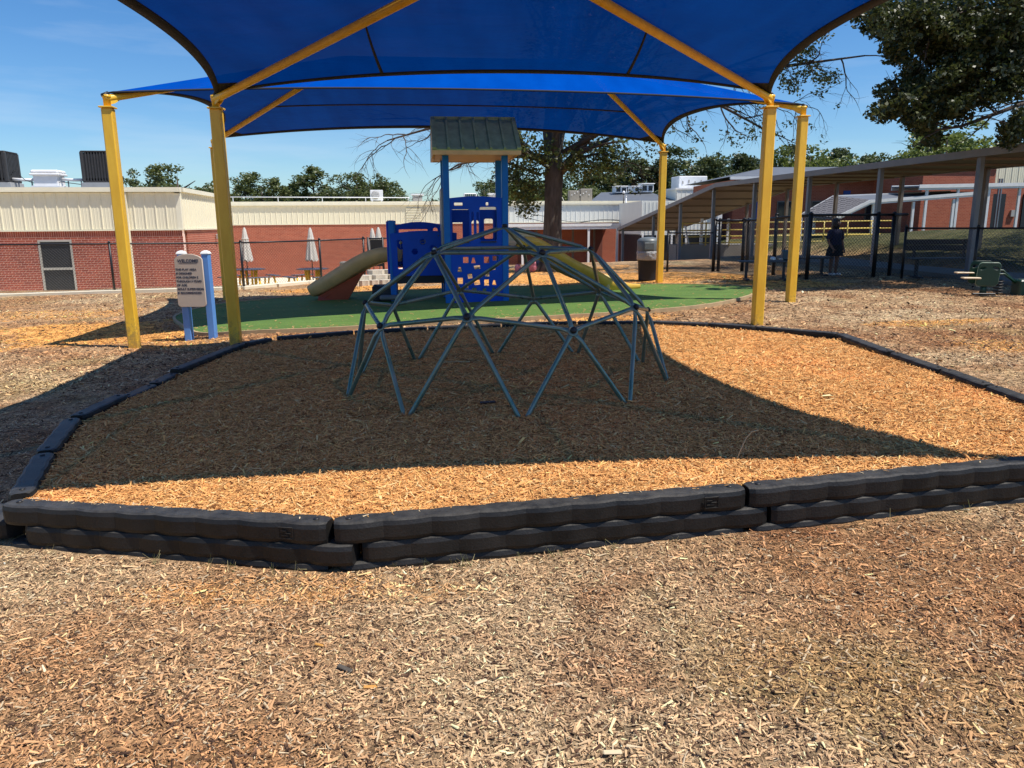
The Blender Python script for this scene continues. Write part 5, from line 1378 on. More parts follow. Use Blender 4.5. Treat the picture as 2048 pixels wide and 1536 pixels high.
MB().box(((X0 + X1) / 2, .005, CZS + .022), (X1 - X0, .07, .045)).build('drip_trim', M['trim'], CB)
MB().box(((X0 + X1) / 2, -.02, CZF + .07), (X1 - X0 + .1, .16, .14)).build('gutter', M['trim'], CB)
MB().box(((X0 + X1) / 2, 4.9, CZF + .18), (X1 - X0 + .1, 9.9, .12)).build('roof', M['trim'], CB)
lv = MB().box((12.98, .02, 2.16), (.98, .05, 1.10)).build('vent_louvre', M['siding'], CB)
for k in range(11): MB().box((12.98, -.02, 1.66 + k * .10), (.94, .06, .02), Matrix.Rotation(R(-30), 3, 'X')).build('louvre_blade', M['trim'], lv)
# porch roof on the right half
pr = MB().box((22.3, -1.25, 1.50), (7.2, 2.5, .10)).build('porch_roof', M['roof_gravel'], CB)
MB().box((22.3, -2.53, 1.545), (7.25, .06, .17)).build('porch_fascia', M['white'], CB)
MB().box((22.3, -2.49, 1.37), (7.2, .06, .17)).build('porch_fascia', M['white'], CB)
for x in (19.6, 21.8, 23.9, 25.8): MB().box((x, -2.42, -.1), (.13, .13, 2.78)).build('porch_post', M['white'], CB)
for x in (20.9, 23.35, 24.8): MB().box((x, -.6, -.1), (.12, .12, 2.78)).build('porch_post', M['brown_post'], CB)
for x in (20.3, 25.0): MB().box((x, -.01, .2), (1.1, .06, 2.2)).build('door', M['dark_red_brick'], CB)
# railing pipe, mini split, vents and other things on that roof
rp_ = thing('roof_railing', 'thin pale pipe railing along the back roof edge', 'railing', tochild(CB, 1.7, .7, CZR), R(10))
MB().tube([(0, 0, .30), (11.2, 0, .24)], .028, 8).build('rail_pipe', M['white_metal'], rp_)
for k in range(5): MB().box((.2 + k * 2.7, 0, .13), (.04, .04, .30)).build('rail_stand', M['white_metal'], rp_)
mi = thing('mini_split_unit', 'white air conditioner with a round fan grille on the back roof', 'air conditioner', tochild(CB, 10.7, 1.0, CZR), R(12))
MB().box((0, 0, .40), (.80, .34, .66), None, .02).build('unit_case', M['white_metal'], mi)
for x in (-.3, .3): MB().box((x, 0, .04), (.08, .40, .08)).build('unit_foot', M['white_metal'], mi)
fn = MB().lathe([(.26, 0), (.26, .02), (.23, .03)], (0, 0, 0), 24)
fn.v = [(v[0] - .08, -.17 - v[2], v[1] + .42) for v in fn.v]; fo_ = fn.build('fan_ring', M['panel_grey'], mi)
for r_ in (.05, .10, .15, .20): MB().tube([(-.08 + r_ * math.cos(R(24 * k)), -.205, .42 + r_ * math.sin(R(24 * k))) for k in range(16)], .008, 5).build('fan_grille', M['white_metal'], fo_)
def roofbox(name, label, cat, x, y, parts, z=None):
    t = thing(name, label, cat, tochild(CB, x, y, CZR if z is None else z), R(10))
    for nm, c, d, m in parts: MB().box(c, d, None, min(d) * .08).build(nm, M[m], t)
    return t
roofbox('roof_hatch', 'small white roof vent left of the play tower roof posts', 'roof vent', 13.3, .9, [('vent_body', (0, 0, .20), (.62, .5, .40), 'panel_grey'), ('vent_cap', (0, 0, .43), (.82, .6, .09), 'white_metal')])
sp2 = roofbox('cooling_unit', 'pale framed roof unit with dark green grille behind the play tower', 'roof unit', 16.75, .9, [('unit_frame', (0, 0, .26), (.82, .5, .52), 'white_metal')])
for k in range(6): MB().box((-.3 + .12 * k, -.255, .27), (.085, .03, .40)).build('grille_bar', M['rider_green'], sp2)
roofbox('roof_duct', 'pinkish white roof duct right of the tower post', 'roof vent', 18.3, 1.2, [('duct_body', (0, 0, .22), (.5, .5, .44), 'panel_grey'), ('duct_top', (.05, 0, .48), (.7, .5, .10), 'white_metal')])
el = roofbox('electrical_cabinets', 'pair of grey electrical boxes on the roof right of the oak trunk', 'roof unit', 24.3, 1.4, [('cabinet', (-.40, 0, .36), (.72, .5, .70), 'concrete_dark'), ('cabinet', (.42, 0, .42), (.84, .5, .82), 'concrete_dark')])
for k in range(7): MB().box((-.6 + k * .2, -.27, .42 + .1 * (k % 3)), (.06, .03, .06)).build('meter', M['white_metal'], el)
am = thing('antenna_mast', 'thin silver antenna mast on the roof just right of the oak trunk', 'antenna', tochild(CB, 22.9, 1.2, CZR), 0)
MB().tube([(0, 0, 0), (0, 0, 1.75)], .03, 8).build('mast', M['white_metal'], am)
for k in range(3): MB().tube([(0, 0, .55), (.28 * math.cos(k * 2.1), .28 * math.sin(k * 2.1), 0)], .018, 6).build('mast_strut', M['white_metal'], am)
wp = thing('service_mast', 'dark service mast with a white cap in front of the cream band', 'mast', tochild(CB, 26.25, -2.2, 1.6), 0)
MB().tube([(0, 0, 0), (0, 0, 1.9)], .035, 8).build('mast', M['dark_pole'], wp)
MB().lathe([(.08, 1.9), (.09, 1.98), (.04, 2.05)], (0, 0, 0), 10).build('mast_cap', M['white_metal'], wp)
wp = thing('vent_pipe', 'white pipe standing beside the dark service mast', 'pipe', tochild(CB, 26.75, -1.2, 1.55), 0)
MB().tube([(0, 0, 0), (0, 0, 1.75)], .04, 8).build('pipe', M['white_metal'], wp)
MB().lathe([(.06, 1.75), (.06, 1.82)], (0, 0, 0), 8).build('pipe_collar', M['white_metal'], wp)
for k, (xs_, zz, lb) in enumerate(((19.6, 1.0, 'upper power cable sagging across the cream band behind the oak'), (19.6, .6, 'lower power cable sagging across the cream band behind the oak'))):
    a, b = tochild(CB, 19.4, -1.4, 2.25 - .25 * k), tochild(CB, 26.2, -2.1, 1.75 + .1 * k)
    q = MB(); q.tube([a.lerp(b, f) + Vector((0, 0, -.5 * f * (1 - f) * (1 + k) + .12 * math.sin(f * 9 + k))) for f in [i / 14 for i in range(15)]], .016, 5)
    tag(q.build('power_cable', M['cable']), lb, 'cable')

# grey roofed block behind on the right
GB = thing('grey_roof_building', 'low building with a sloping grey roof and white end wall behind the covered walk', 'building', (7.0, 56.0, 0), R(10))
GB_p = [(-1.2, 0, 3.3), (4.9, 0, 3.45), (4.9, 6, 4.05), (1.4, 6, 3.95)]
mb = MB(); mb.slab([(-1.6, -.5, 3.05), (5.0, -.5, 3.25), (5.0, 5.5, 4.15), (1.2, 5.5, 4.05)], .12); mb.build('roof', M['grey_roof'], GB)
MB().box((2.2, 2.5, 1.2), (6.2, 5.4, 3.6)).build('wall', M['siding_white'], GB)
pm = rib_panel(.34, .85); pm.materials.append(M['siding_white'])
MB().box((6.3, .9, 2.0), (2.5, 3.0, 4.0)).build('end_wall', M['siding_white'], GB)
for k in range(7): link('siding_panel', pm, None, GB, (5.07 + k * .35, -.62, 3.15))
MB().box((6.3, .9, 4.06), (2.7, 3.2, .12)).build('roof_edge', M['white'], GB)
for k, (x, w, lb) in enumerate(((2.3, .95, 'white roof air conditioner with dark vents, left one of three beside the yellow pole'), (3.5, .8, 'white roof air conditioner with a small dark vent, middle one of three'), (4.45, 1.0, 'taller white roof air conditioner with dark vents, nearest the yellow pole'))):
    t = thing('roof_air_handler', lb, 'air conditioner', tochild(GB, x, 4.2, 3.95 + .02 * k), R(10), 'white units on the grey roof')
    hh_ = (.46, .44, .62)[k]
    MB().box((0, 0, hh_ / 2), (w, .8, hh_), None, .03).build('unit_case', M['white_metal'], t)
    MB().box((0, -.1, hh_ + .03), (w * 1.1, .9, .06), None, .02).build('unit_hood', M['white_metal'], t)
    for s in ((-.24, .24) if k != 1 else (.12,)): MB().box((s * w, -.41, hh_ * .5), (w * .34, .03, hh_ * .62)).build('unit_vent', M['screen'], t)
bx = thing('rooftop_box', 'large white box on the roof above the covered walk', 'roof unit', tochild(GB, 7.6, 3.2, 4.1), R(10))
MB().box((0, 0, .52), (2.3, 1.6, 1.04), None, .03).build('box_case', M['white_metal'], bx)
for k in range(4): MB().box((-.85 + .5 * k, -.82, .55 + .1 * (k % 2)), (.10, .03, .22)).build('box_panel', M['panel_grey'], bx)

# ------------------------------------------------------------------ covered walkways
M['walk_floor'] = mat('worn walk concrete', (.17, .155, .135), .85, .18, 1.5, .3, 30)
sb_ = MB(); sj = 1.5; y = 8.0
while y < 44:
    a, b = Vector((10.2 - .163 * (y - 14.9) - .10, y, 0)), Vector((10.2 - .163 * (y + sj - .02 - 14.9) - .10, y + sj - .02, 0)); pv_ = Vector((.987, .161, 0)) * 3.5
    q = [a, a + pv_, b + pv_, b]
    z0 = max(float(gz0(a.x, a.y)), float(gz0((a + pv_).x * .35 + a.x * .65, a.y))) + .07; z1 = max(float(gz0(b.x, b.y)), float(gz0((b + pv_).x * .35 + b.x * .65, b.y))) + .07
    q[0].z = q[1].z = z0; q[2].z = q[3].z = z1
    sb_.slab(q, .35); y += sj
tag(sb_.build('walkway_slab', M['walk_floor']), kind='structure')
def wx(y): return 10.2 - .163 * (y - 14.9)
cw = thing('covered_walkway', 'long covered walk with grey roof edge and steel posts sloping down to the back', 'covered walkway', (wx(22), 22, G(wx(22), 22)))
O = Vector(cw.location); WD = 3.3; pv = Vector((.987, .161, 0))
def wz(y): return 3.05 - (0 if y <= 29.4 else (y - 29.4) * .139)
secs = [(8.0, 29.4), (29.4, 41.6)]
for y0, y1 in secs:
    a, b = Vector((wx(y0), y0, wz(y0))) - O, Vector((wx(y1), y1, wz(y1))) - O
    c_, d = b + pv * WD, a + pv * WD
    MB().slab([a, d, c_, b], .09).build('roof_deck', M['walk_under'], cw)
    up = Vector((0, 0, .012))
    MB().slab([a + up, d + up, c_ + up, b + up], .012).build('roof_sheet', M['grey_roof'], cw)
    for (p, q) in ((a, b), (d, c_)):
        s_ = pv * (-.035 if p is a else .035)
        MB().beam(p + s_ - Vector((0, 0, .045)), q + s_ - Vector((0, 0, .045)), .06, .155).build('fascia', M['fascia_grey'], cw)
    n = int((y1 - y0) / 1.6)
    for k in range(n):
        f = (k + .5) / n; p = a.lerp(b, f) - Vector((0, 0, .115))
        MB().beam(p + pv * .1, p + pv * (WD - .1), .06, .05).build('purlin', M['walk_under'], cw)
e = Vector((wx(41.6), 41.6, wz(41.6))) - O
MB().beam(e - Vector((0, 0, .06)), e + pv * WD - Vector((0, 0, .06)), .06, .19).build('fascia', M['fascia_grey'], cw)
for row in (0, 1):
    for y in (13.3, 16.6, 19.9, 23.2, 26.6, 29.9, 33.2, 36.5, 41.2):
        p = Vector((wx(y), y, 0)) + pv * (.12 if row == 0 else WD - .12)
        zb = G(p.x, p.y) - .15; zt_ = wz(y) - .10
        MB().box((p.x - O.x, p.y - O.y, (zb + zt_) / 2 - O.z), (.115, .115, zt_ - zb), Matrix.Rotation(R(9.3), 3, 'Z'), .01).build('walk_post', M['steel_post'] if row == 0 else M['brown_post'], cw)

def simple_walk(name, label, near, far, zp, h, posts, fascia, roofm, under, base, both=True, stripe=.16):
    """roof slab between two edge polylines with fascia and posts"""
    t = thing(name, label, 'covered walkway', near[0])
    O = Vector(near[0])
    for i in range(len(near) - 1):
        a, b, c_, d = (Vector(v) - O for v in (near[i], near[i + 1], far[i + 1], far[i]))
        MB().slab([a, b, c_, d], .07).build('roof_sheet', M[roofm], t)
        for p, q in ((a, b), (d, c_)):
            MB().beam(p - Vector((0, .04, .03)), q - Vector((0, .04, .03)), .06, stripe).build('fascia', M[fascia], t)
            MB().beam(p - Vector((0, .015, .03 + stripe * .78)), q - Vector((0, .015, .03 + stripe * .78)), .05, stripe * .5).build('gutter', M[fascia], t)
    for (x, y, zt_) in posts:
        zb = G(x, y) - .2; MB().box((x - O.x, y - O.y, (zb + zt_) / 2 - O.z), (.105, .105, zt_ - zb)).build('walk_post', M[under], t)
    return t
simple_walk('covered_walkway', 'white edged covered walk with white posts before the sunlit brick wall', [(19.0, 36, 3.22), (29, 36.6, 3.36)], [(19.0, 38.6, 3.3), (29, 39.2, 3.42)], 0, 0,
            [(19.45 + 1.5 * k, 36.1 + .09 * k, 3.1) for k in range(6)], 'white', 'grey_roof', 'white', None)
rc = simple_walk('ramp_cover', 'shingled ramp roof with white edge boards sloping down to the left', [(15.16, 36, 1.78), (16.78, 36, 2.56), (22.1, 36.2, 2.92)], [(14.5, 38.5, 1.94), (16.1, 38.5, 2.86), (22.0, 38.7, 3.05)], 0, 0,
            [(17.0, 36.1, 2.4), (18.9, 36.15, 2.5), (20.8, 36.2, 2.6), (15.3, 36.1, 1.7), (15.2, 38.4, 2.0)], 'white', 'grey_roof', 'white', None, stripe=.14)
M['shingle'] = mat('grey shingle', (.085, .082, .085), .9, .2, 6, .2, c2=(.19, .18, .185))
O = Vector(rc.location)
a, b, c_, d = (Vector(v) - O for v in ((15.16, 36, 1.80), (16.78, 36, 2.58), (16.1, 38.5, 2.88), (14.5, 38.5, 1.96)))
shm = MB().box((0, 0, 0), (.17, .205, .02)).mesh('shingle'); shm.materials.append(M['shingle'])
nrm = (b - a).cross(d - a).normalized(); ex = (b - a).normalized(); ey = nrm.cross(ex)
for i in range(11):
    for j in range(12):
        f, g_ = (i + .5) / 11, (j + .5) / 12
        p = a.lerp(b, f).lerp(d.lerp(c_, f), g_) + nrm * (.014 + .010 * ((i + j) % 2)) + ey * (.05 if i % 2 else 0)
        o = link('shingle', shm, None, rc); o.matrix_local = Matrix(((ex.x, ey.x, nrm.x, p.x), (ex.y, ey.y, nrm.y, p.y), (ex.z, ey.z, nrm.z, p.z), (0, 0, 0, 1)))

# ------------------------------------------------------------------ buildings on the right
RB = thing('gabled_brick_building', 'red brick building with a low grey gabled roof on the right', 'building', (12.7, 44.0, 0), R(3))
MB().box((5, 4, 1.5), (10, 8, 5.0)).build('wall', M['brick_right'], RB)
mb = MB(); ex_ = .5
mb.add([(-ex_, -.6, 4.12), (10.4, -.6, 4.12), (10.4, 4, 4.95), (3.4, 4, 4.95), (-ex_, 8.6, 4.12), (10.4, 8.6, 4.12), (-ex_, -.6, 3.98), (10.4, -.6, 3.98)], [(0, 1, 2, 3), (0, 3, 4), (3, 2, 5, 4), (6, 7, 1, 0)])
mb.build('roof', M['grey_roof'], RB)
MB().box((5, -.62, 4.05), (10.9, .06, .16)).build('fascia', M['white_metal'], RB)
MB().box((1.35, -.03, 2.3), (.5, .06, 1.6)).build('door', M['blue_door'], RB)
MB().box((6.6, -.03, 2.9), (.4, .06, .9)).build('door', M['blue_door'], RB)
for x in (3.0, 5.0, 8.2): 
    w = MB().box((x, -.03, 2.2), (.9, .06, 1.2)).build('window', M['brown_post'], RB); MB().box((x, -.07, 2.2), (.78, .03, 1.08)).build('pane', M['glass'], w)
WB = thing('brick_wing', 'sunlit orange red brick wing behind the white posts on the right', 'building', (21.6, 40.6, 0), R(11))
MB().box((2.2, 3, 2.2), (4.4, 6, 4.6)).build('wall', M['brick_right'], WB)
MB().box((2.2, 3, 4.56), (4.7, 6.3, .14)).build('roof', M['trim'], WB)
MB().box((4.62, -.06, 2.0), (.07, .07, 3.6)).build('downspout', M['steel_post'], WB)
MB().box((4.78, -.06, 2.0), (.07, .07, 3.6)).build('downspout', M['steel_post'], WB)
EB = thing('brick_annex', 'brick annex with cream metal band and dark doors at the right edge', 'building', (26.0, 42.6, 0), R(8))
MB().box((5, 4, 1.7), (10, 8, 3.6)).build('wall', M['brick_right'], EB)
MB().box((5, 4, 4.3), (9.9, 7.9, 1.6)).build('panel_backing', M['siding'], EB)
pm = rib_panel(.4, 1.6); pm.materials.append(M['siding'])
for k in range(24): link('siding_panel', pm, None, EB, (.1 + k * .4, .04, 3.5))
MB().box((5, -.05, 5.15), (10.2, .14, .14)).build('fascia', M['trim'], EB)
for x in (.9, 3.1): MB().box((x, -.03, 1.9), (1.1, .07, 2.3)).build('door', M['screen'], EB)
MB().box((2.0, -.05, 2.0), (.28, .12, .35)).build('meter_box', M['panel_grey'], EB)
NB = thing('white_sided_wing', 'white metal sided wing with a row of dark openings behind the yellow railing', 'building', (7.4, 43.5, 0), R(4))
MB().box((2.2, 3, 1.9), (4.4, 6, 1.9)).build('wall', M['siding_white'], NB)
pm = rib_panel(.22, 1.75); pm.materials.append(M['siding_white'])
for k in range(20): link('siding_panel', pm, None, NB, (k * .22, .01, 1.05))
MB().box((2.2, 3.1, -.1), (4.4, 5.8, 2.2)).build('lower_wall', M['screen'], NB)
for k in range(6): MB().box((.1 + k * .84, -.02, .35), (.10, .08, 1.3)).build('window_post', M['white'], NB)
MB().box((4.5, -.05, 1.6), (.25, .2, 2.9)).build('corner_post', M['white'], NB)

# ------------------------------------------------------------------ ramp with its yellow railing
ra_ = MB(); ra_.box((12.4, 34.9, .15), (10.0, 1.6, 1.0)); tag(ra_.build('concrete_ramp', M['concrete_dark']), 'grey concrete ramp under the yellow railing', 'ramp')
yr_ = thing('ramp_railing', 'long yellow pipe railing with many rails along the concrete ramp', 'railing', (7.6, 34.1, .65))
for k, z in enumerate((.08, .34, .62, .94)): MB().tube([(0, 0, z), (9.6, 0, z + .05)], .022 if k < 3 else .026, 8).build('rail', M['rail_yellow'], yr_)
for k in range(10): MB().tube([(.05 + k * 1.05, 0, -.05), (.05 + k * 1.05, 0, .98)], .03, 8).build('rail_post', M['rail_yellow'], yr_)
for z in (.34, .62, .94): MB().tube([(.6, 1.5, z), (9.6, 1.5, z + .05)], .028, 8).build('rail', M['rail_yellow'], yr_)
for x in (1.1, 2.3, 5.6): MB().box((x, .8, .2), (.11, .11, 1.9)).build('rail_support', M['white'], yr_)
MB().tube([(.05, -.25, .78), (.12, -.25, .80), (.28, -.25, .05)], .045, 8).build('handrail_end', M['white'], yr_)

# ------------------------------------------------------------------ chain link fences
def fence(name, label, pts, zt_, posts, wire='fence_wire', rb=None, base=None, wr=.0030, pr_=.030, sp=.085):
    """pts: corner points; posts at every point of the list 'posts'; the woven wire between"""
    O = Vector((pts[0][0], pts[0][1], 0)); t = thing(name, label, 'fence', (O.x, O.y, G(O.x, O.y))); O = Vector(t.location)
    gb = base or (lambda x, y: G(x, y) + .02)
    for i, (x, y) in enumerate(posts):
        zb, zz = gb(x, y) - .1, zt_(x, y)
        p = MB().tube([(x - O.x, y - O.y, zb - O.z), (x - O.x, y - O.y, zz + .03 - O.z)], pr_, 10).build('fence_post', M['fence_black'], t)
        MB().lathe([(pr_ + .006, 0), (pr_ + .004, .03), (.01, .055)], (x - O.x, y - O.y, zz + .02 - O.z), 10).build('post_cap', M['fence_black'], p)
    w = MB()
    for a, b in zip(pts[:-1], pts[1:]):
        A = Vector((a[0], a[1], zt_(*a))) - O; B = Vector((b[0], b[1], zt_(*b))) - O
        MB().tube([A, B], .021 if pr_ < .04 else .030, 8).build('top_rail', M['fence_black'], t)
        A0 = Vector((a[0], a[1], gb(*a))) - O; B0 = Vector((b[0], b[1], gb(*b))) - O
        L = (B - A).length; hh = A.z - A0.z; n = int(L / sp)
        for k in range(-int(hh / sp), n + 1):
            for s_ in (1, -1):
                u0, u1 = k * sp, k * sp + hh; v0, v1 = 0.0, 1.0
                if u0 < 0: v0 = -u0 / hh; u0 = 0
                if u1 > L: v1 = 1 - (u1 - L) / hh; u1 = L
                if u1 <= u0: continue
                if s_ == -1: v0, v1 = 1 - v0, 1 - v1
                P = A0.lerp(B0, u0 / L).lerp(A.lerp(B, u0 / L), v0); Q = A0.lerp(B0, u1 / L).lerp(A.lerp(B, u1 / L), v1)
                w.tube([P, Q], wr, 3, False, False)
        w.tube([A0, B0], .004, 4, False)
    wo = w.build('chain_link', M[wire], t); wo['kind'] = 'stuff'
    return t
kz = lambda x, y: G(x, y - .3) + .05
fence('chain_link_fence', 'black chain link fence on the pale kerb in front of the brick buildings', [(-20.4, 19.42), (-6.88, 19.42), (-5.42, 21.6), (-4.62, 24.2)], lambda x, y: 1.20,
      [(-20.4, 19.42), (-17.0, 19.42), (-13.6, 19.42), (-10.22, 19.42), (-6.88, 19.42), (-5.42, 21.6), (-4.66, 24.1)], base=kz)
gt = thing('screened_gate', 'black screened gate panel beside the cream umbrellas', 'gate', (-4.55, 24.3, G(-4.55, 24.3)), R(15))
for x in (0, .46, 1.1): MB().tube([(x, 0, -.1), (x, 0, 1.32)], .036, 10).build('gate_post', M['fence_black'], gt)
MB().box((.26, -.02, .82), (.40, .03, .84)).build('gate_screen', M['black_cloth'], gt)
MB().tube([(0, 0, 1.27), (1.1, 0, 1.29)], .024, 8).build('gate_rail', M['fence_black'], gt)
zr = lambda x, y: 1.33
fence('chain_link_fence', 'low thin fence end left of the tall black gate by the ramp', [(4.35, 21.1), (5.55, 21.0)], lambda x, y: 1.34, [(4.35, 21.1)], wr=.002)
fence('chain_link_fence', 'tall black chain link fence behind the right yellow poles', [(5.6, 21.0), (6.28, 20.6), (6.92, 17.7), (9.1, 18.2), (9.02, 17.45)], lambda x, y: 1.66 if y > 20 else 1.76,
      [(5.6, 21.0), (5.74, 21.0), (6.28, 20.6), (6.36, 20.45), (6.62, 19.1), (6.92, 17.7), (8.65, 18.05), (9.1, 18.2)], pr_=.046, wr=.0038)
fence('chain_link_fence', 'lower chain link fence with pale wires at the right edge', [(9.02, 17.45), (9.72, 15.9), (10.35, 14.9), (12.2, 12.2)], lambda x, y: 1.45,
      [(9.02, 17.45), (9.72, 15.9), (10.35, 14.9), (12.2, 12.2)], wire='steel_post', wr=.0026, sp=.075)

# retaining blocks behind the left slide
bw = thing('retaining_wall', 'low stepped wall of pale scalloped concrete blocks behind the left slide', 'wall', (-4.25, 19.15, G(-4.25, 19.15)), R(22))
def blk(w=.25, d=.26, h=.16):
    mb = MB(); f = [(-w / 2, d / 2), (-w / 2, -d * .30), (-w * .30, -d / 2), (-w * .06, -d * .44), (w * .06, -d * .44), (w * .30, -d / 2), (w / 2, -d * .30), (w / 2, d / 2)]
    mb.prism(f, 0, h); return mb.mesh('block')
bm_ = blk(); bm_.materials.append(M['block']); bm2 = blk(.42, .34, .11); bm2.materials.append(M['block'])
for k in range(9): link('block', bm_, None, bw, (.26 * k, .02 * (k % 2), 0))
for k in range(9): link('block', bm_, None, bw, (.26 * k + .13, .30, -.01))
for k in range(5): link('block', bm2, None, bw, (.55 + .43 * k, .28 + .02 * (k % 2), .162))
for k in range(4): link('block', bm2, None, bw, (.95 + .43 * k, .55, .275))

# ------------------------------------------------------------------ benches, bags and the person behind the fence
def bench(label, p, rz, L, back=False):
    b = thing('bench', label, 'bench', (p[0], p[1], G(p[0], p[1])), rz, 'dark benches along the fence')
    for k in range(3): MB().box((0, -.13 + .13 * k, .43), (L, .11, .035), None, .008).build('seat_slat', M['bench_top'], b)
    for s in (-1, 1):
        MB().box((s * (L / 2 - .2), 0, .21), (.06, .06, .42)).build('bench_leg', M['bench'], b)
        MB().box((s * (L / 2 - .2), -.05, .02), (.08, .50, .04)).build('bench_foot', M['bench'], b)
        if back: MB().box((s * (L / 2 - .2), .20, .62), (.05, .05, .46)).build('back_post', M['bench'], b)
    if back:
        for k in range(2): MB().box((0, .20, .66 + .13 * k), (L, .03, .12), None, .006).build('back_slat', M['bench'], b)
    return b
bench('dark backless bench with bags and foil packets between the right yellow poles', (5.95, 17.75), R(-8), 1.25)
bench('dark backless bench beside the standing person behind the fence', (7.35, 18.75), R(4), 1.1)
bench('black slatted bench with backrest behind the fence near the spring rider', (9.75, 17.15), R(-4), 1.5, True)
sz = G(5.95, 17.75) + .455
t = tag(MB().box((6.42, 17.70, sz + .12), (.22, .16, .24), None, .03).build('lunch_box', M['teal_box']), 'dark teal lunch box standing at the right end of the bench', 'lunch box')
MB().tube([(-.06, 0, .0), (-.05, 0, .05), (.05, 0, .05), (.06, 0, .0)], .012, 6).build('handle', M['black_rubber'], t, (6.42, 17.70, sz + .235))
for i, (x, lb, r_) in enumerate(((6.10, 'large crumpled silver foil packet on the bench', .07), (6.30, 'small crumpled silver foil packet beside the teal lunch box', .045))):
    mb = MB(); mb.lathe([(r_ * .5, 0), (r_, r_ * .3), (r_ * .9, r_ * .9), (r_ * .3, r_ * 1.2)], (x, 17.68, sz), 9, False)
    mb.v = [(v[0] + random.gauss(0, .006), v[1] + random.gauss(0, .006), v[2]) for v in mb.v]; tag(mb.build('foil_packet', M['silver']), lb, 'packet')
# school bags against the fence beyond the wave slide
for (x, y, m, s, lb) in ((.62, 22.5, 'pink', .85, 'pink school bag on the mulch left of the oak trunk'), (.92, 22.7, 'grey_cloth', 1.0, 'grey school bag on the mulch beside the pink one'), (1.66, 21.9, 'white', .75, 'white bag at the foot of the oak trunk'), (.20, 22.6, 'pink', .55, 'small pink bag half hidden by the play tower')):
    b = thing('school_bag', lb, 'bag', (x, y, G(x, y)), random.random())
    b.scale = (s, s, s)
    MB().lathe([(.13, 0), (.17, .04), (.18, .22), (.15, .36), (.08, .42)], (0, 0, 0), 12).build('bag_body', M[m], b)
    MB().tube([(-.05, 0, .40), (-.03, 0, .47), (.03, 0, .47), (.05, 0, .40)], .012, 6).build('bag_handle', M['black_cloth'], b)
    MB().box((0, -.165, .14), (.20, .06, .16), None, .02).build('bag_pocket', M[m], b)

def skinned(name, nodes, edges, root, m, parent, sub=2):
    me = bpy.data.meshes.new(name); me.from_pydata([n[0] for n in nodes], edges, []); me.update()
    o = bpy.data.objects.new(name, me); col.objects.link(o)
    sk = o.modifiers.new('skin', 'SKIN'); sk.use_smooth_shade = True
    if not me.skin_vertices: bpy.context.view_layer.objects.active = o
    for i, n in enumerate(nodes):
        v = me.skin_vertices[0].data[i]; r_ = n[1]; v.radius = r_ if isinstance(r_, tuple) else (r_, r_); v.use_root = (i == root)
    sb = o.modifiers.new('sub', 'SUBSURF'); sb.levels = sub; sb.render_levels = sub
    dg = bpy.context.evaluated_depsgraph_get(); me2 = bpy.data.meshes.new_from_object(o.evaluated_get(dg)); bpy.data.objects.remove(o)
    me2.name = name
    for p in me2.polygons: p.use_smooth = True
    me2.materials.clear(); return link(name, me2, m, parent)
pe = thing('person', 'person in a dark top and black skirt standing in the shade behind the fence', 'person', (7.98, 18.75, G(7.98, 18.75)), R(20)); pe.scale = (.93, .93, .91)
nd = [((0, 0, .80), (.125, .10)), ((0, 0, .95), (.115, .085)), ((0, .01, 1.10), (.145, .095)), ((0, .01, 1.20), (.09, .07)), ((0, .0, 1.28), .048), ((0, -.01, 1.36), (.075, .088)), ((0, -.015, 1.47), (.062, .075)),
      ((-.075, 0, .70), .078), ((-.085, .0, .42), .055), ((-.085, .02, .22), .046), ((-.085, .02, .07), .034), ((-.09, -.12, .03), .03),
      ((.075, 0, .70), .078), ((.085, -.02, .42), .055), ((.085, .0, .22), .046), ((.085, .02, .07), .034), ((.09, -.12, .03), .03),
      ((-.17, .01, 1.17), .055), ((-.23, .02, .93), .040), ((-.20, -.10, .76), .030), ((-.19, -.13, .71), .026),
      ((.17, .01, 1.17), .055), ((.24, .03, .94), .040), ((.22, -.06, .74), .030), ((.215, -.09, .69), .026)]
ed_ = [(0, 1), (1, 2), (2, 3), (3, 4), (4, 5), (5, 6), (0, 7), (7, 8), (8, 9), (9, 10), (10, 11), (0, 12), (12, 13), (13, 14), (14, 15), (15, 16), (2, 17), (17, 18), (18, 19), (19, 20), (2, 21), (21, 22), (22, 23), (23, 24)]
for s, root in ((-1, 20), (1, 24)):
    b0 = Vector(nd[root][0])
    for k, (dx, l) in enumerate(((-.022, .060), (-.008, .070), (.008, .066), (.020, .052))):
        nd.append(((b0.x + dx, b0.y - .02, b0.z - .03), .0085)); nd.append(((b0.x + dx * 1.1, b0.y - .03, b0.z - .03 - l * .55), .008)); nd.append(((b0.x + dx * 1.1, b0.y - .015, b0.z - .03 - l), .007))
        n0 = len(nd) - 3; ed_ += [(root, n0), (n0, n0 + 1), (n0 + 1, n0 + 2)]
    nd.append(((b0.x - s * .03, b0.y - .035, b0.z - .012), .010)); nd.append(((b0.x - s * .035, b0.y - .055, b0.z - .04), .008)); n0 = len(nd) - 2; ed_ += [(root, n0), (n0, n0 + 1)]
body = skinned('body', nd, ed_, 0, M['skin'], pe)
mb = MB()
def cloth(prof, n=24, wob=0.0):
    vs, fs = [], []
    for (rx, ry, z, oy) in prof:
        for k in range(n):
            a = 2 * math.pi * k / n; w = 1 + wob * math.cos(7 * a) * (1 if z < .7 else .2); vs.append((rx * w * math.cos(a), oy + ry * w * math.sin(a), z))
    for i in range(len(prof) - 1):
        for k in range(n): j = (k + 1) % n; fs.append((i * n + k, i * n + j, i * n + n + j, i * n + n + k))
    m_ = MB(); m_.add(vs, fs, True); return m_
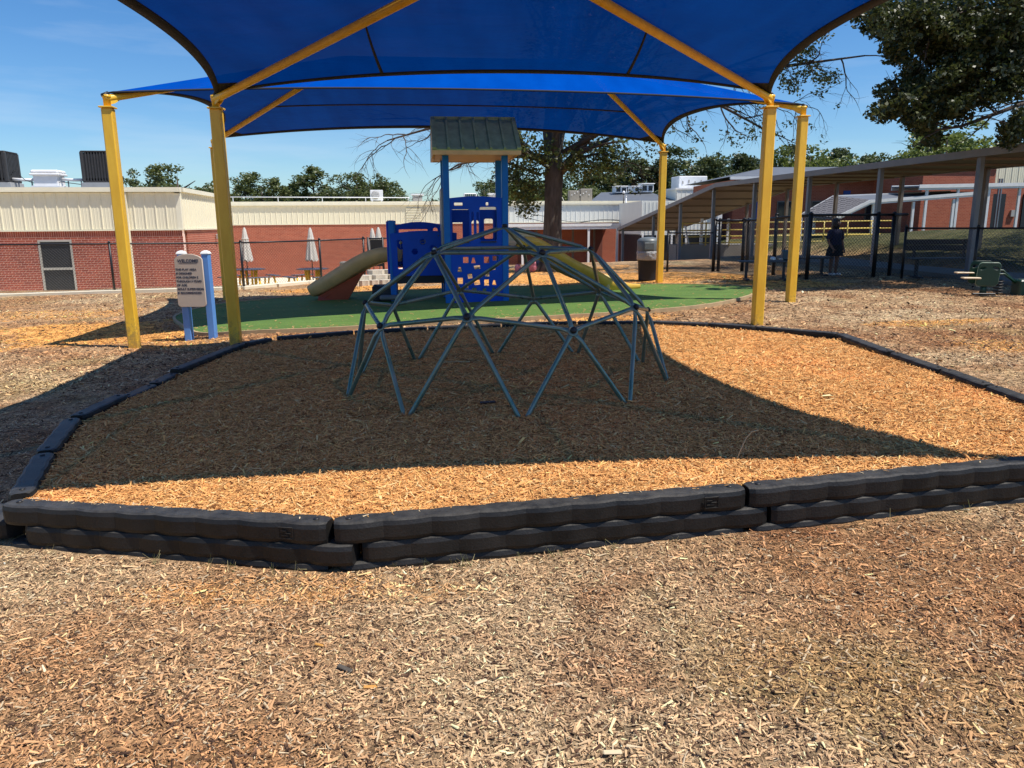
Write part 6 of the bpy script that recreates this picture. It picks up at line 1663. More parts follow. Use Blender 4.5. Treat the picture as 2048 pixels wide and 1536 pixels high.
top_ = cloth([(.175, .135, .82, 0), (.155, .115, .96, 0), (.185, .125, 1.10, .01), (.17, .11, 1.19, .01), (.07, .075, 1.235, .01)]).build('top', M['navy'], pe)
for s in (-1, 1): MB().tube([(s * .13, .01, 1.18), (s * .185, .012, 1.12), (s * .225, .02, .97)], [.07, .072, .062], 12, False).build('sleeve', M['navy'], top_)
cloth([(.235, .20, .52, 0), (.215, .175, .66, 0), (.175, .14, .80, 0), (.15, .115, .88, 0)], 28, .05).build('skirt', M['black_cloth'], pe)
hr = MB(); hr.lathe([(.085, -.16), (.10, -.08), (.098, .02), (.085, .085), (.05, .125), (.01, .135)], (0, .022, 1.40), 16); hr.build('hair', M['hair'], pe)
for s in (-1, 1):
    MB().box((s * .088, -.06, .035), (.085, .24, .07), None, .025).build('shoe', M['white'], pe)
    MB().lathe([(.010, 0), (.012, .01), (.004, .014)], (s * .028, -.098, 1.40), 8).build('eye', M['white'], pe)
MB().tube([(-.022, -.094, 1.335), (0, -.100, 1.333), (.022, -.094, 1.335)], .005, 6).build('mouth', M['dark_red_brick'], pe)
MB().lathe([(.016, -.02), (.012, .0), (.004, .03)], (0, -.105, 1.37), 8).build('nose', M['skin'], pe)

# ------------------------------------------------------------------ trees
def leaves_mesh(name, C, n_per, rad, size, seed, flat=.8, droop=0.0, long=1.5):
    """leaf-sized quads spread in loose clumps about the points C"""
    g = np.random.default_rng(seed); C = np.asarray(C, float); m = len(C)
    n_per = np.broadcast_to(np.asarray(n_per), (m,)); rad = np.broadcast_to(np.asarray(rad, float), (m,))
    idx = np.repeat(np.arange(m), n_per); N = len(idx)
    d = g.normal(size=(N, 3)); d /= np.linalg.norm(d, axis=1)[:, None]
    rr = rad[idx] * g.random(N) ** .5
    P = C[idx] + d * rr[:, None] * np.array([1, 1, flat]); P[:, 2] -= droop * rr
    a = g.normal(size=(N, 3)); a[:, 2] *= .7; a /= np.linalg.norm(a, axis=1)[:, None]
    b = np.cross(a, g.normal(size=(N, 3))); b /= np.linalg.norm(b, axis=1)[:, None]
    s = size * g.uniform(.6, 1.35, N)[:, None]
    a = a * s * long * .5; b = b * s * .5; cn = np.cross(a, b); cn /= np.linalg.norm(cn, axis=1)[:, None]; cn = cn * s * .12
    V = np.stack([P - a, P + b * .9 + cn - a * .1, P + a, P - b * .9 + cn - a * .1], 1).reshape(-1, 3)
    me = bpy.data.meshes.new(name); me.vertices.add(N * 4); me.vertices.foreach_set('co', V.astype(np.float32).ravel())
    me.loops.add(N * 4); me.loops.foreach_set('vertex_index', np.arange(N * 4, dtype=np.int32))
    me.polygons.add(N); me.polygons.foreach_set('loop_start', np.arange(0, N * 4, 4, dtype=np.int32)); me.polygons.foreach_set('loop_total', np.full(N, 4, np.int32))
    me.update(); me.validate(); return me

def limb(mb, p, d, L, r, depth, tips, g, spread=.6, up=.12, kink=.18, n=6, kids=(2, 4), shrink=.66, rshrink=.58):
    """a crooked tapered limb that forks into lesser ones"""
    st = 6 if depth > 1 else 4; pts = [Vector(p)]; rs = [r]; d = Vector(d).normalized()
    for i in range(st):
        d = (d + Vector((g.gauss(0, kink), g.gauss(0, kink), g.gauss(0, kink) + up * .25))).normalized()
        pts.append(pts[-1] + d * L / st); rs.append(r * (1 - (1 - rshrink) * (i + 1) / st) if depth > 0 else r * (1 - .8 * (i + 1) / st))
    mb.tube(pts, rs, n if depth > 1 else max(3, n - 2), True, True)
    if depth == 0: tips.append(pts[-1]); tips.append(pts[-2]); return
    for k in range(g.randint(*kids)):
        i = g.randint(2, st); q = pts[i]; ax = Vector((g.gauss(0, 1), g.gauss(0, 1), g.gauss(0, .6)))
        nd_ = (d * 1.0 + ax.normalized() * spread * g.uniform(.7, 1.5)).normalized()
        limb(mb, q, nd_, L * shrink * g.uniform(.75, 1.15), rs[i] * .62, depth - 1, tips, g, spread, up, kink, n, kids, shrink, rshrink)
    limb(mb, pts[-1], d, L * shrink, rs[-1], depth - 1, tips, g, spread, up, kink, n, kids, shrink, rshrink)

# the old oak behind the play tower
g = random.Random(4)
OX, OY = 1.22, 22.6; oz = G(OX, OY)
oak = thing('oak_tree', 'large half bare oak with a thick dark trunk behind the wave slide', 'tree', (OX, OY, oz))
tr = MB(); vs_, rs_ = [], []
path = [(0, 0, -.2), (.0, 0, .15), (.0, 0, .6), (.01, 0, 1.2), (.03, .02, 2.0), (.05, .05, 2.7), (.05, .05, 3.3)]
tr.tube(path, [.52, .40, .31, .27, .255, .27, .25], 14)
for k in range(6):
    a = k * 1.05 + .3; tr.tube([(.62 * math.cos(a), .62 * math.sin(a), -.12), (.36 * math.cos(a), .36 * math.sin(a), .10), (.2 * math.cos(a), .2 * math.sin(a), .55)], [.06, .12, .05], 7)
tr.build('trunk', M['bark'], oak)
tips = []; lb = MB()
for (p, d, L, r, dep) in (((.05, .05, 3.1), (-.22, .1, 1), 2.6, .21, 3), ((.05, .05, 2.7), (.75, .15, .85), 2.6, .16, 3), ((.05, .05, 3.2), (.25, .6, 1), 2.6, .17, 3), ((.05, .05, 3.0), (-.75, .35, .7), 2.4, .13, 3), ((.05, .05, 3.2), (.5, -.3, 1.1), 2.4, .14, 3)):
    limb(lb, p, d, L, r, dep, tips, g, .75, .12, .16, 7, (2, 3))
lb.build('limb', M['bark'], oak)
low = [(-.9, .2, 2.55), (-.55, -.3, 2.95), (-1.15, .3, 3.1), (-.2, -.5, 3.35), (.55, -.4, 3.1), (.95, -.1, 2.75), (1.25, .2, 3.15), (.75, .4, 3.5), (-.85, .1, 3.5), (1.5, .1, 3.45), (1.55, -.2, 2.9), (.15, .6, 3.6), (-1.0, -.2, 2.2), (-.7, .4, 1.9), (-1.35, 0, 2.7), (1.9, .0, 3.3), (-.5, .3, 2.4)]
tips = [t_ for t_ in tips if t_.x > -1.5 - .2 * max(0, t_.z - 4.5) and (t_.x < 2.3 or g.random() < .22)]
C = [tuple(t_) for t_ in tips] + low * 2
link('crown', leaves_mesh('crown', C, [26] * len(tips) + [125] * len(low) * 2, [.62] * len(tips) + [.46] * len(low) * 2, .072, 3, .9), M['leaf_oak'], oak)
# long bare limbs reaching out to both sides, a few leaves left on the right ones
def bare(label_part, starts, sparse, seed, depth=3, leaf=True):
    g = random.Random(seed); mb = MB(); tips = []
    for (pts, r) in starts:
        P = [Vector(p) - Vector((OX, OY, oz)) for p in pts]
        mb.tube(P, [r * (1 - .75 * i / (len(P) - 1)) for i in range(len(P))], 6)
        for i in range(1, len(P)):
            d = (P[i] - P[i - 1]).normalized()
            for k in range(3):
                q = P[i - 1].lerp(P[i], g.random()); ax = Vector((g.gauss(0, .7), g.gauss(0, .7), g.gauss(-.25, .6)))
                limb(mb, q, (d + ax).normalized(), g.uniform(.55, 1.05), r * .30, 2, tips, g, .7, -.15, .2, 4, (2, 4), .68, .6)
        limb(mb, P[-1], (P[-1] - P[-2]).normalized(), .8, r * .25, 2, tips, g, .6, -.1, .2, 4, (2, 3), .7, .6)
    mb.build('bare_limb', M['twig'], oak)
    if leaf:
        T = [t for t in tips if g.random() < sparse]
        if T: link('foliage', leaves_mesh('foliage', T, 12, .17, .06, seed, .9), M['leaf_oak'], oak)
bare('left', [([(1.0, 22.5, 3.3), (-.6, 22.2, 4.15), (-2.2, 21.9, 4.25), (-3.4, 21.7, 3.9)], .07), ([(.9, 22.6, 3.0), (-.4, 22.8, 3.5), (-1.5, 22.9, 3.35), (-2.3, 22.9, 2.9)], .05), ([(-1.2, 22.1, 4.2), (-2.6, 21.8, 4.5), (-3.7, 21.6, 4.45)], .04)], .0, 8, 3, False)
bare('right', [([(1.5, 22.6, 3.6), (3.4, 22.2, 4.6), (5.6, 21.9, 4.9), (7.0, 21.6, 4.1)], .09), ([(3.0, 22.4, 4.6), (5.5, 22.0, 5.6), (7.6, 21.6, 5.75), (9.4, 21.2, 5.9)], .08), ([(1.6, 22.7, 3.4), (2.6, 22.6, 3.6), (3.6, 22.6, 3.3)], .05), ([(4.6, 22.1, 5.0), (6.4, 21.8, 4.9), (8.0, 21.6, 4.7)], .05), ([(5.8, 21.9, 5.7), (7.0, 21.7, 6.1), (7.8, 21.5, 6.2)], .04)], .09, 15)
cl = [(7.4, 21.5, 6.35), (7.8, 21.4, 6.0), (8.0, 21.5, 5.55), (8.5, 21.3, 5.35), (7.6, 21.6, 5.3), (8.3, 21.4, 6.5), (2.7, 22.5, 3.55), (3.1, 22.5, 3.2), (3.6, 22.5, 3.5), (2.4, 22.6, 3.2), (6.0, 21.8, 4.0), (6.6, 21.7, 4.25), (4.0, 22.4, 3.7), (6.3, 21.8, 3.75)]
link('foliage', leaves_mesh('foliage', [tuple(Vector(c) - Vector((OX, OY, oz))) for c in cl], [190, 190, 210, 210, 170, 90, 60, 50, 70, 50, 22, 22, 40, 16], [.40, .40, .45, .45, .40, .35, .32, .3, .38, .3, .3, .3, .34, .26], .064, 21, .7), M['leaf_mid'], oak)

# dark tree that hangs in from the right
TX, TY = 15.6, 17.2; tz = G(TX, TY)
dt = thing('oak_tree', 'big dark leafy tree hanging into the picture at the upper right', 'tree', (TX, TY, tz))
T0 = Vector((TX, TY, tz))
MB().tube([(0, 0, -.2), (-.05, 0, .6), (-.1, 0, 1.8), (-.25, 0, 3.2), (-.4, 0, 4.2)], [.55, .42, .36, .34, .28], 14).build('trunk', M['bark'], dt)
g = random.Random(9); mb = MB(); tips = []
for pts, r in (([(15.3, 17.2, 4.2), (13.0, 16.6, 4.35), (11.2, 16.2, 4.2), (9.9, 15.9, 3.75), (9.0, 15.7, 3.45), (8.3, 15.6, 3.35)], .075), ([(15.2, 17.2, 5.0), (12.8, 16.5, 5.6), (10.6, 16.0, 5.6), (8.8, 15.6, 5.3), (7.9, 15.4, 5.2)], .12), ([(15.2, 17.3, 5.4), (13, 17.6, 6.9), (10.8, 17.5, 7.4), (9.0, 17.0, 7.2)], .12), ([(11.2, 16.1, 4.3), (9.9, 15.8, 4.45), (8.9, 15.6, 4.25), (8.3, 15.5, 4.1)], .06), ([(10.4, 16, 5.6), (9.3, 15.8, 5.9), (8.1, 15.6, 5.9)], .06), ([(15.2, 17.4, 5.5), (13.6, 19, 7.5), (11.4, 20, 8.2)], .12), ([(15.4, 17.0, 4.6), (14, 15.4, 4.9), (12.3, 14.5, 4.3), (11.2, 14.2, 3.6)], .09)):
    P = [Vector(p) - T0 for p in pts]
    mb.tube(P, [r * (1 - .75 * i / (len(P) - 1)) for i in range(len(P))], 7)
    for i in range(1, len(P)):
        d = (P[i] - P[i - 1]).normalized()
        for k in range(3): limb(mb, P[i - 1].lerp(P[i], g.random()), (d + Vector((g.gauss(0, .6), g.gauss(0, .6), g.gauss(.1, .5)))).normalized(), g.uniform(.5, .9), r * .28, 1, tips, g, .7, .05, .2, 4, (2, 3), .7, .6)
mb.build('limb', M['twig'], dt)
C = []; nn = []; rr = []
def cl_(x, y, z, r, n): C.append((x - TX, y - TY, z - tz)); rr.append(r); nn.append(n)
